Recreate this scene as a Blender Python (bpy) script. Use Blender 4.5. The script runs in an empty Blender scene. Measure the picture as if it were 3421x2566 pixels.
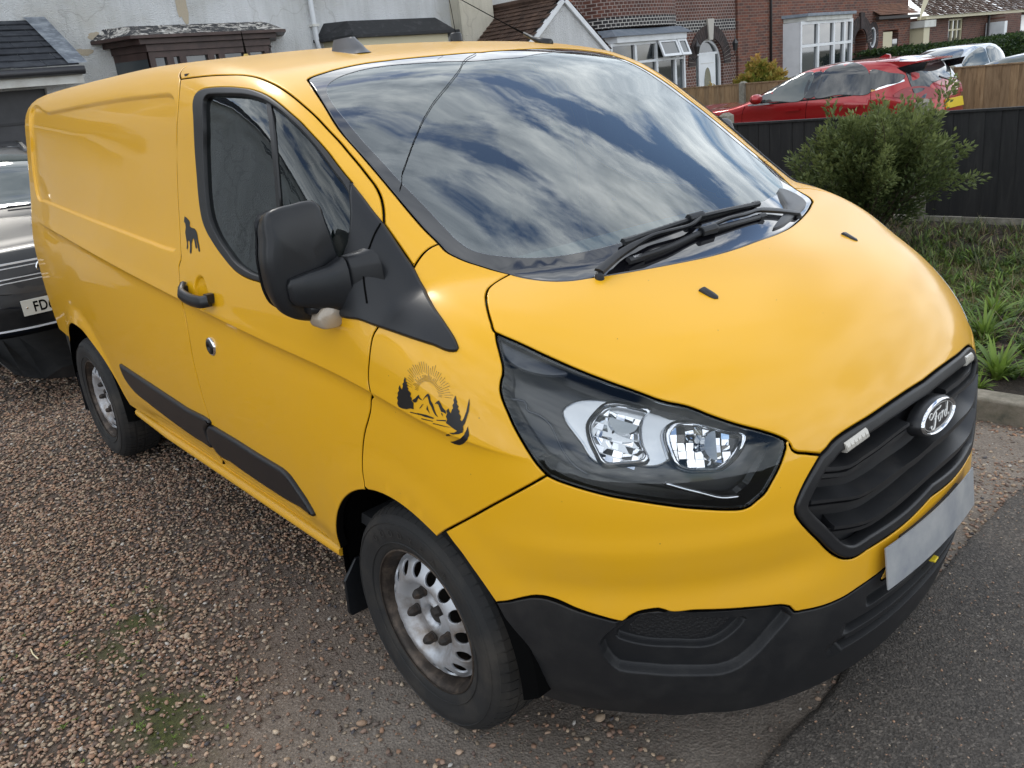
import bpy, math, random
import numpy as np
from mathutils import Vector, Matrix
from mathutils.geometry import delaunay_2d_cdt

# ------------------------------------------------------------------ camera, sky, sun, exposure
scene = bpy.context.scene
COL = scene.collection
cam_d = bpy.data.cameras.new("camera"); cam_o = bpy.data.objects.new("camera", cam_d); COL.objects.link(cam_o)
CP = (1.69137483, -1.96101028, 1.73299051); YAW, PIT, ROL, FPX = 2.43437251, -0.3261687812, -0.1037810603, 2739.7617
_cy, _sy, _cp, _sp = math.cos(YAW), math.sin(YAW), math.cos(PIT), math.sin(PIT)
_f = Vector((_cy*_cp, _sy*_cp, _sp)); _r = Vector((_sy, -_cy, 0)); _u = _r.cross(_f)
_r2 = math.cos(ROL)*_r + math.sin(ROL)*_u; _u2 = -math.sin(ROL)*_r + math.cos(ROL)*_u
M = Matrix((( _r2.x, _u2.x, -_f.x, CP[0]), (_r2.y, _u2.y, -_f.y, CP[1]), (_r2.z, _u2.z, -_f.z, CP[2]), (0, 0, 0, 1)))
cam_o.matrix_world = M
cam_d.sensor_width = 36.0; cam_d.lens = FPX/3421*36.0
cam_d.shift_x = -21.8458/3421; cam_d.shift_y = -88.4545/3421
cam_d.clip_start = 0.02; cam_d.clip_end = 2000
scene.camera = cam_o

SUN_EL, SUN_AZ = math.radians(47), math.radians(168)      # azimuth measured from +x towards +y
world = bpy.data.worlds.new("World"); scene.world = world; world.use_nodes = True
wt = world.node_tree; wt.nodes.clear()
def wn(t, **k):
    n = wt.nodes.new(t)
    for a, b in k.items(): setattr(n, a, b)
    return n
sky = wn('ShaderNodeTexSky', sky_type='NISHITA', sun_disc=False)
sky.sun_elevation = SUN_EL; sky.sun_rotation = math.pi/2 - SUN_AZ
sky.air_density = 1.0; sky.dust_density = 0.6; sky.ozone_density = 1.5
tc = wn('ShaderNodeTexCoord'); sep = wn('ShaderNodeSeparateXYZ')
wt.links.new(tc.outputs['Generated'], sep.inputs[0])
def wm(op, a, b=None, c=None, clamp=False):
    n = wn('ShaderNodeMath', operation=op); n.use_clamp = clamp
    for i, v in enumerate((a, b, c)):
        if v is None: continue
        if isinstance(v, (int, float)): n.inputs[i].default_value = v
        else: wt.links.new(v, n.inputs[i])
    return n.outputs[0]
mp2 = wn('ShaderNodeMapping'); wt.links.new(tc.outputs['Generated'], mp2.inputs[0]); mp2.inputs['Rotation'].default_value = (.3, .2, .5); mp2.inputs['Scale'].default_value = (1.0, 1.0, 1.5); mp2.inputs['Location'].default_value = (4.1, 1.7, .6)
def wnoise(sc, det, ro, dist):
    n = wn('ShaderNodeTexNoise'); n.noise_dimensions = '3D'
    n.inputs['Scale'].default_value = sc; n.inputs['Detail'].default_value = det; n.inputs['Roughness'].default_value = ro; n.inputs['Distortion'].default_value = dist
    wt.links.new(mp2.outputs[0], n.inputs['Vector']); return n.outputs['Fac']
n1 = wnoise(3.0, 10, .60, .25); n2 = wnoise(7.0, 9, .62, .1)
def wramp(fac, stops):
    n = wn('ShaderNodeValToRGB'); el = n.color_ramp.elements
    while len(el) < len(stops): el.new(.5)
    for e, (p, c) in zip(el, stops): e.position = p; e.color = tuple(c)+(1,)
    wt.links.new(fac, n.inputs[0]); return n.outputs[0]
cover = wramp(n1, [(0.40, (0,)*3), (0.485, (1,)*3)])
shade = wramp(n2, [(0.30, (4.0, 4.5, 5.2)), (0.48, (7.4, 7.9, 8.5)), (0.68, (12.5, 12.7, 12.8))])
# broken cloud; gradient added, greyer overhead and brighter low, to dim the bonnet
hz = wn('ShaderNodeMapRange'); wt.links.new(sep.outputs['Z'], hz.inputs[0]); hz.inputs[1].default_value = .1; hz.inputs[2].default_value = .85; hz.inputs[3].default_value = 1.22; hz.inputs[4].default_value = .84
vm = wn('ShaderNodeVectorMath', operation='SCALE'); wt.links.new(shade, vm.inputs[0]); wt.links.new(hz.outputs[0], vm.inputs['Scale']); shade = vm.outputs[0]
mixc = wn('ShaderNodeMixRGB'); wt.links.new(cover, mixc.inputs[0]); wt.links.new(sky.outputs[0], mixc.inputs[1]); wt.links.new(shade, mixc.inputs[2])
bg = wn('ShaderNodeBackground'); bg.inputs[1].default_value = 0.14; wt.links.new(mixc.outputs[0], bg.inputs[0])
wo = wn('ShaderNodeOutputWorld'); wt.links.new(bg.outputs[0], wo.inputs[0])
sd = bpy.data.lights.new("sun", 'SUN'); so = bpy.data.objects.new("sun", sd); COL.objects.link(so)
sd.energy = 0.6; sd.angle = math.radians(10); sd.color = (1, .95, .87)
_d = Vector((math.cos(SUN_EL)*math.cos(SUN_AZ), math.cos(SUN_EL)*math.sin(SUN_AZ), math.sin(SUN_EL)))
so.rotation_euler = _d.to_track_quat('Z', 'Y').to_euler(); so.location = (0, 0, 20)
scene.view_settings.view_transform = 'Standard'; scene.view_settings.look = 'None'
scene.view_settings.exposure = 0.38; scene.view_settings.gamma = 1.0
scene.render.engine = 'CYCLES'

# ------------------------------------------------------------------ materials
MATS = {}
def mat(name, col, rough=.5, metal=0., coat=0., coatr=.05, spec=.5, bump=None, var=None, ior=None, emit=None, alpha=None):
    """bump=(scale,strength,dist) ; var=(scale, colour2, lo, hi) noise mix to a second colour"""
    if name in MATS: return MATS[name]
    m = bpy.data.materials.new(name); m.use_nodes = True; nt = m.node_tree; b = nt.nodes['Principled BSDF']
    b.inputs['Base Color'].default_value = tuple(col)+(1,); b.inputs['Roughness'].default_value = rough; b.inputs['Metallic'].default_value = metal
    b.inputs['Coat Weight'].default_value = coat; b.inputs['Coat Roughness'].default_value = coatr; b.inputs['Specular IOR Level'].default_value = spec
    if ior: b.inputs['IOR'].default_value = ior
    if bump or var:
        tcn = nt.nodes.new('ShaderNodeTexCoord')
    if var:
        n = nt.nodes.new('ShaderNodeTexNoise'); n.inputs['Scale'].default_value = var[0]; n.inputs['Detail'].default_value = 7; n.inputs['Roughness'].default_value = .62
        nt.links.new(tcn.outputs['Object'], n.inputs['Vector'])
        r = nt.nodes.new('ShaderNodeValToRGB'); r.color_ramp.elements[0].position = var[2]; r.color_ramp.elements[1].position = var[3]
        r.color_ramp.elements[0].color = tuple(col)+(1,); r.color_ramp.elements[1].color = tuple(var[1])+(1,)
        nt.links.new(n.outputs['Fac'], r.inputs[0]); nt.links.new(r.outputs[0], b.inputs['Base Color'])
    if bump:
        n = nt.nodes.new('ShaderNodeTexNoise'); n.inputs['Scale'].default_value = bump[0]; n.inputs['Detail'].default_value = 4
        nt.links.new(tcn.outputs['Object'], n.inputs['Vector'])
        bb = nt.nodes.new('ShaderNodeBump'); bb.inputs['Strength'].default_value = bump[1]; bb.inputs['Distance'].default_value = bump[2]
        nt.links.new(n.outputs['Fac'], bb.inputs['Height']); nt.links.new(bb.outputs[0], b.inputs['Normal'])
    MATS[name] = m; return m

def paint_yellow():
    m = mat('yellow_paint', (0.80, 0.412, 0.001), .42, 0, .62, .05, .32)
    nt = m.node_tree; b = nt.nodes['Principled BSDF']; tcn = nt.nodes.new('ShaderNodeTexCoord')
    # road dust: fine film that is thicker low on the body, plus specks
    n = nt.nodes.new('ShaderNodeTexNoise'); n.inputs['Scale'].default_value = 2.2; n.inputs['Detail'].default_value = 8; n.inputs['Roughness'].default_value = .7
    nt.links.new(tcn.outputs['Object'], n.inputs['Vector'])
    r = nt.nodes.new('ShaderNodeMapRange'); r.inputs[1].default_value = .35; r.inputs[2].default_value = .75; r.inputs[3].default_value = .0; r.inputs[4].default_value = .05
    nt.links.new(n.outputs['Fac'], r.inputs[0])
    sx = nt.nodes.new('ShaderNodeSeparateXYZ'); nt.links.new(tcn.outputs['Object'], sx.inputs[0])
    low = nt.nodes.new('ShaderNodeMapRange'); low.inputs[1].default_value = .85; low.inputs[2].default_value = .35; low.inputs[3].default_value = 0; low.inputs[4].default_value = .20
    nt.links.new(sx.outputs['Z'], low.inputs[0])
    n3 = nt.nodes.new('ShaderNodeTexNoise'); n3.inputs['Scale'].default_value = 14; n3.inputs['Detail'].default_value = 6
    nt.links.new(tcn.outputs['Object'], n3.inputs['Vector'])
    mu = nt.nodes.new('ShaderNodeMath'); mu.operation = 'MULTIPLY'; nt.links.new(low.outputs[0], mu.inputs[0]); nt.links.new(n3.outputs['Fac'], mu.inputs[1])
    ad = nt.nodes.new('ShaderNodeMath'); ad.operation = 'ADD'; nt.links.new(mu.outputs[0], ad.inputs[0]); nt.links.new(r.outputs[0], ad.inputs[1])
    v = nt.nodes.new('ShaderNodeTexVoronoi'); v.inputs['Scale'].default_value = 21; nt.links.new(tcn.outputs['Object'], v.inputs['Vector'])
    sp = nt.nodes.new('ShaderNodeMapRange'); sp.inputs[1].default_value = .035; sp.inputs[2].default_value = .025; sp.inputs[3].default_value = 0; sp.inputs[4].default_value = .7
    nt.links.new(v.outputs['Distance'], sp.inputs[0])
    mx = nt.nodes.new('ShaderNodeMixRGB'); mx.inputs[1].default_value = (0.80, 0.412, 0.001, 1); mx.inputs[2].default_value = (.42, .31, .19, 1)
    nt.links.new(ad.outputs[0], mx.inputs[0])
    mx2 = nt.nodes.new('ShaderNodeMixRGB'); mx2.inputs[2].default_value = (.12, .07, .03, 1)
    nt.links.new(sp.outputs[0], mx2.inputs[0]); nt.links.new(mx.outputs[0], mx2.inputs[1]); nt.links.new(mx2.outputs[0], b.inputs['Base Color'])
    # haze of fine scratches: clear coat gets rougher with dust
    rr = nt.nodes.new('ShaderNodeMapRange'); rr.inputs[3].default_value = .02; rr.inputs[4].default_value = .35; rr.inputs[2].default_value = .4
    nt.links.new(ad.outputs[0], rr.inputs[0]); geo = nt.nodes.new('ShaderNodeNewGeometry'); sz = nt.nodes.new('ShaderNodeSeparateXYZ'); nt.links.new(geo.outputs['Normal'], sz.inputs[0])
    tp = nt.nodes.new('ShaderNodeMapRange'); tp.inputs[1].default_value = .35; tp.inputs[2].default_value = .9; tp.inputs[3].default_value = 0; tp.inputs[4].default_value = .16; nt.links.new(sz.outputs['Z'], tp.inputs[0])
    a3 = nt.nodes.new('ShaderNodeMath'); a3.operation = 'ADD'; nt.links.new(rr.outputs[0], a3.inputs[0]); nt.links.new(tp.outputs[0], a3.inputs[1]); nt.links.new(a3.outputs[0], b.inputs['Coat Roughness'])
    ob = nt.nodes.new('ShaderNodeTexNoise'); ob.inputs['Scale'].default_value = 420; nt.links.new(tcn.outputs['Object'], ob.inputs['Vector'])
    bp = nt.nodes.new('ShaderNodeBump'); bp.inputs['Strength'].default_value = .05; bp.inputs['Distance'].default_value = .0006
    nt.links.new(ob.outputs['Fac'], bp.inputs['Height']); nt.links.new(bp.outputs[0], b.inputs['Normal']); 
    return m

def glass_mat(name, tint, ior=1.55, rough=0.0, refl=1.0):
    if name in MATS: return MATS[name]
    m = bpy.data.materials.new(name); m.use_nodes = True; nt = m.node_tree; nt.nodes.clear()
    o = nt.nodes.new('ShaderNodeOutputMaterial'); t = nt.nodes.new('ShaderNodeBsdfTransparent'); g = nt.nodes.new('ShaderNodeBsdfGlossy')
    t.inputs[0].default_value = tuple(tint)+(1,); g.inputs['Roughness'].default_value = rough; g.inputs[0].default_value = (refl*.93, refl*.985, refl, 1)
    f = nt.nodes.new('ShaderNodeFresnel'); f.inputs[0].default_value = ior
    mx = nt.nodes.new('ShaderNodeMixShader'); nt.links.new(f.outputs[0], mx.inputs[0]); nt.links.new(t.outputs[0], mx.inputs[1]); nt.links.new(g.outputs[0], mx.inputs[2])
    nt.links.new(mx.outputs[0], o.inputs[0]); MATS[name] = m; return m

YEL = paint_yellow()
BLK = mat('black_plastic', (.011, .0115, .013), .52, 0, 0, .1, .38, bump=(900, .25, .0006), var=(6, (.032, .031, .03), .45, .8))
BLK2 = mat('smooth_black_plastic', (.010, .011, .013), .34, 0, 0, .1, .42, bump=(700, .08, .0005))
GRL = mat('grille_plastic', (.012, .0125, .014), .36, 0, 0, .1, .5, bump=(800, .1, .0005), var=(9, (.03, .028, .026), .5, .85))
DARK = mat('dark_void', (.003, .003, .003), 1., spec=.05)
RUB = mat('window_rubber', (.012, .012, .013), .42)
FRIT = mat('black_glass_band', (.006, .006, .008), .03, 0, 1, .02, .6, ior=1.6)
WS = glass_mat('windscreen_glass', (.66, .86, .84), 2.7)
SG = glass_mat('side_glass', (.42, .50, .48), 1.7)
CHR = mat('chrome', (.82, .83, .85), .07, 1)
DECAL = mat('black_vinyl', (.008, .008, .009), .35)

# ------------------------------------------------------------------ tagging / object helpers
def tag(o, label=None, cat=None, group=None, kind=None):
    if label: o['label'] = label
    if cat: o['category'] = cat
    if group: o['group'] = group
    if kind: o['kind'] = kind
    return o
def empty(name, loc=(0, 0, 0), rz=0, label=None, cat=None, group=None, kind=None):
    o = bpy.data.objects.new(name, None); COL.objects.link(o); o.location = loc; o.rotation_euler = (0, 0, rz)
    o.empty_display_size = .1
    return tag(o, label, cat, group, kind)
def mkmesh(name, V, Fs, m, smooth=False, normals=None):
    me = bpy.data.meshes.new(name)
    V = np.asarray(V, dtype=np.float32)
    if isinstance(Fs, np.ndarray):
        n, k = Fs.shape
        me.vertices.add(len(V)); me.vertices.foreach_set('co', V.ravel())
        me.loops.add(n*k); me.loops.foreach_set('vertex_index', Fs.astype(np.int32).ravel())
        me.polygons.add(n); me.polygons.foreach_set('loop_start', np.arange(0, n*k, k, dtype=np.int32)); 
        me.update(calc_edges=True)
    else:
        me.from_pydata([tuple(map(float, v)) for v in V], [], [tuple(int(i) for i in f) for f in Fs])
    me.materials.append(m)
    if smooth or normals is not None:
        me.polygons.foreach_set('use_smooth', [True]*len(me.polygons))
    if normals is not None:
        me.normals_split_custom_set_from_vertices([tuple(map(float, n)) for n in normals])
    me.update(); return me
def link(name, me, parent=None, loc=None):
    o = bpy.data.objects.new(name, me); COL.objects.link(o)
    if parent is not None: o.parent = parent
    if loc is not None: o.location = loc
    return o
def obj(name, V, Fs, m, parent=None, smooth=False, normals=None):
    return link(name, mkmesh(name, V, Fs, m, smooth, normals), parent)

class MB:
    def __init__(s): s.v = []; s.f = []
    def add(s, V, Fs):
        n = len(s.v); s.v += [tuple(map(float, p)) for p in V]; s.f += [tuple(i+n for i in f) for f in Fs]; return s
    def box(s, a, b, rot=0, piv=None):
        x0, y0, z0 = a; x1, y1, z1 = b
        P = [(x0, y0, z0), (x1, y0, z0), (x1, y1, z0), (x0, y1, z0), (x0, y0, z1), (x1, y0, z1), (x1, y1, z1), (x0, y1, z1)]
        if rot:
            cx, cy = piv or ((x0+x1)/2, (y0+y1)/2); c, q = math.cos(rot), math.sin(rot)
            P = [(cx+(x-cx)*c-(y-cy)*q, cy+(x-cx)*q+(y-cy)*c, z) for x, y, z in P]
        return s.add(P, [(3, 2, 1, 0), (4, 5, 6, 7), (0, 1, 5, 4), (1, 2, 6, 5), (2, 3, 7, 6), (3, 0, 4, 7)])
    def prism(s, poly, ax, a, b):
        """poly: 2D points in the two other axes (cyclic), extruded along axis ax from a to b"""
        n = len(poly)
        def P(p, t):
            q = list(p); q.insert(ax, t); return tuple(q)
        V = [P(p, a) for p in poly]+[P(p, b) for p in poly]
        Fs = [tuple(range(n))[::-1], tuple(range(n, 2*n))]+[(i, (i+1) % n, n+(i+1) % n, n+i) for i in range(n)]
        return s.add(V, Fs)
    def tube(s, pts, r, n=8, caps=True):
        pts = [Vector(p) for p in pts]; rs = r if isinstance(r, (list, tuple)) else [r]*len(pts)
        rings = []
        t0 = (pts[1]-pts[0]).normalized(); up = Vector((0, 0, 1)) if abs(t0.z) < .9 else Vector((1, 0, 0))
        for i, p in enumerate(pts):
            t = (pts[min(i+1, len(pts)-1)]-pts[max(i-1, 0)]).normalized()
            a = t.cross(up).normalized(); b = a.cross(t)
            rings.append([p+(a*math.cos(2*math.pi*k/n)+b*math.sin(2*math.pi*k/n))*rs[i] for k in range(n)])
        V = [q for R in rings for q in R]; Fs = []
        for i in range(len(pts)-1):
            for k in range(n): Fs.append((i*n+k, i*n+(k+1) % n, (i+1)*n+(k+1) % n, (i+1)*n+k))
        if caps: Fs += [tuple(range(n))[::-1], tuple(range((len(pts)-1)*n, len(pts)*n))]
        return s.add(V, Fs)
    def sweep(s, pts, prof, nrm):
        """profile (side, out) swept along pts; nrm = outward normal per point"""
        pts = [Vector(p) for p in pts]; k = len(prof); V = []
        for i, p in enumerate(pts):
            t = (pts[min(i+1, len(pts)-1)]-pts[max(i-1, 0)]).normalized(); N = Vector(nrm[i]).normalized(); S = N.cross(t).normalized(); N = t.cross(S)
            V += [p+S*a+N*b for a, b in prof]
        Fs = [(i*k+j, i*k+(j+1) % k, (i+1)*k+(j+1) % k, (i+1)*k+j) for i in range(len(pts)-1) for j in range(k)]
        Fs += [tuple(range(k))[::-1], tuple(range((len(pts)-1)*k, len(pts)*k))]
        return s.add(V, Fs)
    def lathe(s, prof, c, axis='y', n=48, sgn=1, a0=0, a1=2*math.pi):
        """prof: (radius, offset along axis)"""
        V = []; full = abs(a1-a0-2*math.pi) < 1e-6; m = n if full else n+1
        for r, h in prof:
            for k in range(m):
                a = a0+(a1-a0)*k/n; u, w = r*math.cos(a), r*math.sin(a)
                V.append({'y': (c[0]+u, c[1]+sgn*h, c[2]+w), 'x': (c[0]+sgn*h, c[1]+u, c[2]+w), 'z': (c[0]+u, c[1]+w, c[2]+sgn*h)}[axis])
        Fs = []
        for i in range(len(prof)-1):
            for k in range(m if full else m-1):
                Fs.append((i*m+k, i*m+(k+1) % m, (i+1)*m+(k+1) % m, (i+1)*m+k))
        return s.add(V, Fs)
    def build(s, name, m, parent=None, smooth=False):
        o = obj(name, s.v, s.f, m, parent, smooth)
        return o
def autosmooth(o, deg=35):
    me = o.data; me.polygons.foreach_set('use_smooth', [True]*len(me.polygons))
    try: me.set_sharp_from_angle(angle=math.radians(deg))
    except Exception: pass
    return o
def bevel(o, w=.004, seg=2):
    md = o.modifiers.new('bevel', 'BEVEL'); md.width = w; md.segments = seg; md.limit_method = 'ANGLE'; md.angle_limit = math.radians(35); autosmooth(o, 40); return o

# ------------------------------------------------------------------ the van's body surface (zero level of VANF)
def spl(xs,ys):
    xs=np.array(xs,float); ys=np.array(ys,float); n=len(xs); h=np.diff(xs); d=np.diff(ys)/h
    m=np.empty(n); m[1:-1]=(d[:-1]*h[1:]+d[1:]*h[:-1])/(h[:-1]+h[1:]); m[0]=d[0]; m[-1]=d[-1]
    def f(x):
        x=np.clip(x,xs[0],xs[-1]); i=np.clip(np.searchsorted(xs,x)-1,0,n-2)
        t=(x-xs[i])/h[i]; t2=t*t; t3=t2*t
        return (2*t3-3*t2+1)*ys[i]+(t3-2*t2+t)*h[i]*m[i]+(-2*t3+3*t2)*ys[i+1]+(t3-t2)*h[i]*m[i+1]
    return f
_S1=spl([-4.2,-3.6,-2.5,-1.6,-1.2,-.9,-.70,-.55,-.3,0,.45,.9],[1.90,1.925,1.938,1.932,1.912,1.880,1.850,1.808,1.685,1.512,1.235,.95])
_S2=spl([-4,-1.5,-1.0,-.665,-.3,0,.45,.9],[.05,.045,.055,.095,.18,.255,.30,.32])
_S3=spl([-.2,.2,.46,.6,.75,.85,.92,1.0],[1.36,1.308,1.244,1.195,1.122,1.060,1.00,.925])
_S4=spl([0,.2,.35,.5,.7,.88,1.0],[.07,.08,.11,.17,.21,.25,.29])
_S5=spl([-4,-1.1,-.7,-.3,.0,.2,.5,1.],[.14,.16,.12,.12,.16,.18,.20,.14])
def sst(a,b,x):
    t=np.clip((x-a)/(b-a),0,1); return t*t*(3-2*t)
def smax(a,b,k):
    h=np.maximum(k-np.abs(a-b),0)/k
    return np.maximum(a,b)+h*h*k*.25
w0=spl([.15,.25,.32,.40,.46,.55,.63,.74,.88,1.0,1.13,1.23,1.36,1.52,1.68,1.79,1.86,1.95,2.1],
       [.86,.91,.945,.965,.976,.986,.992,.998,1.001,.999,.991,.973,.942,.911,.880,.863,.858,.85,.84])
tx=spl([-4.2,-3.9,-3.4,-2.6,-1.5,-.2,1.2],[.90,.915,.948,.982,1.,1.,1.])
zc=spl([-3.4,-2.66,-1.77,-1.25,-.63,-.07,.3,.6],[1.25,1.21,1.149,1.114,1.073,1.04,.99,.93])
def flare(x,z,cx):
    r=np.hypot(x-cx,z-.345)
    a=np.where(cx==0,.35,1.); return a*(.016*sst(.52,.43,r)+.008*sst(.425,.405,r))
def Wd(x,z):
    s=zc(x)-z
    w=w0(z)*tx(x)
    fade=sst(-3.5,-3.0,x)*sst(.6,.2,x)
    w=w-fade*.016*np.where(s>0,(1-np.exp(-np.maximum(s,0)/.012))*np.exp(-np.maximum(s,0)/.13),0)
    w=w+fade*.004*np.exp(-(s/.03)**2)
    # sill tuck
    w=w-.022*np.exp(-((z-.435)/.035)**2)*sst(.5,.2,np.abs(x+1.35)/2.2)
    w=w+flare(x,z,0.)+flare(x,z,-2.933)
    return w
X0=spl([.1,.2,.3,.45,.55,.7,.85,.95,1.05,1.2,1.4],[.865,.90,.928,.952,.955,.952,.942,.93,.89,.82,.75])
def Hg(x,y):   # windscreen + roof
    base=_S1(x)
    cam_=_S2(x)
    return base-cam_*y*y-.02*np.abs(y)**6*0
def Hb(x,y):
    base=_S3(x)
    c=_S4(x)
    h=base-c*y*y
    # bonnet shoulder crease lines
    return h
def VANF(X):
    x,y,z=X[...,0],X[...,1],X[...,2]; ay=np.abs(y)
    W=Wd(x,z); xx=np.maximum(x-.10,0)/(X0(z)-.10)
    n=2.3
    g=(xx**n+(ay/W)**n)**(1/n)
    fs=(g-1)*W
    fr=-x-3.86-.05*0
    fr=-x-(3.86-.03*np.maximum(z-.9,0)**1.3)
    fs=smax(fs,fr,.22)
    hg=z-Hg(x,y); hb=z-Hb(x,y)
    ht=-smax(-hg,-hb,.012)
    k=np.where(x<-.9,.16,np.where(x>.1,.20,.16+.04*(x+.9)))
    k=_S5(x)
    ff=smax(fs,ht*.85,k)
    return smax(ff,.20-z,.03)
def grad(X,F,e=2e-3):
    G=np.empty_like(X)
    for i in range(3):
        d=np.zeros(3); d[i]=e; G[...,i]=(F(X+d)-F(X-d))
    return G/np.linalg.norm(G,axis=-1,keepdims=True)

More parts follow.
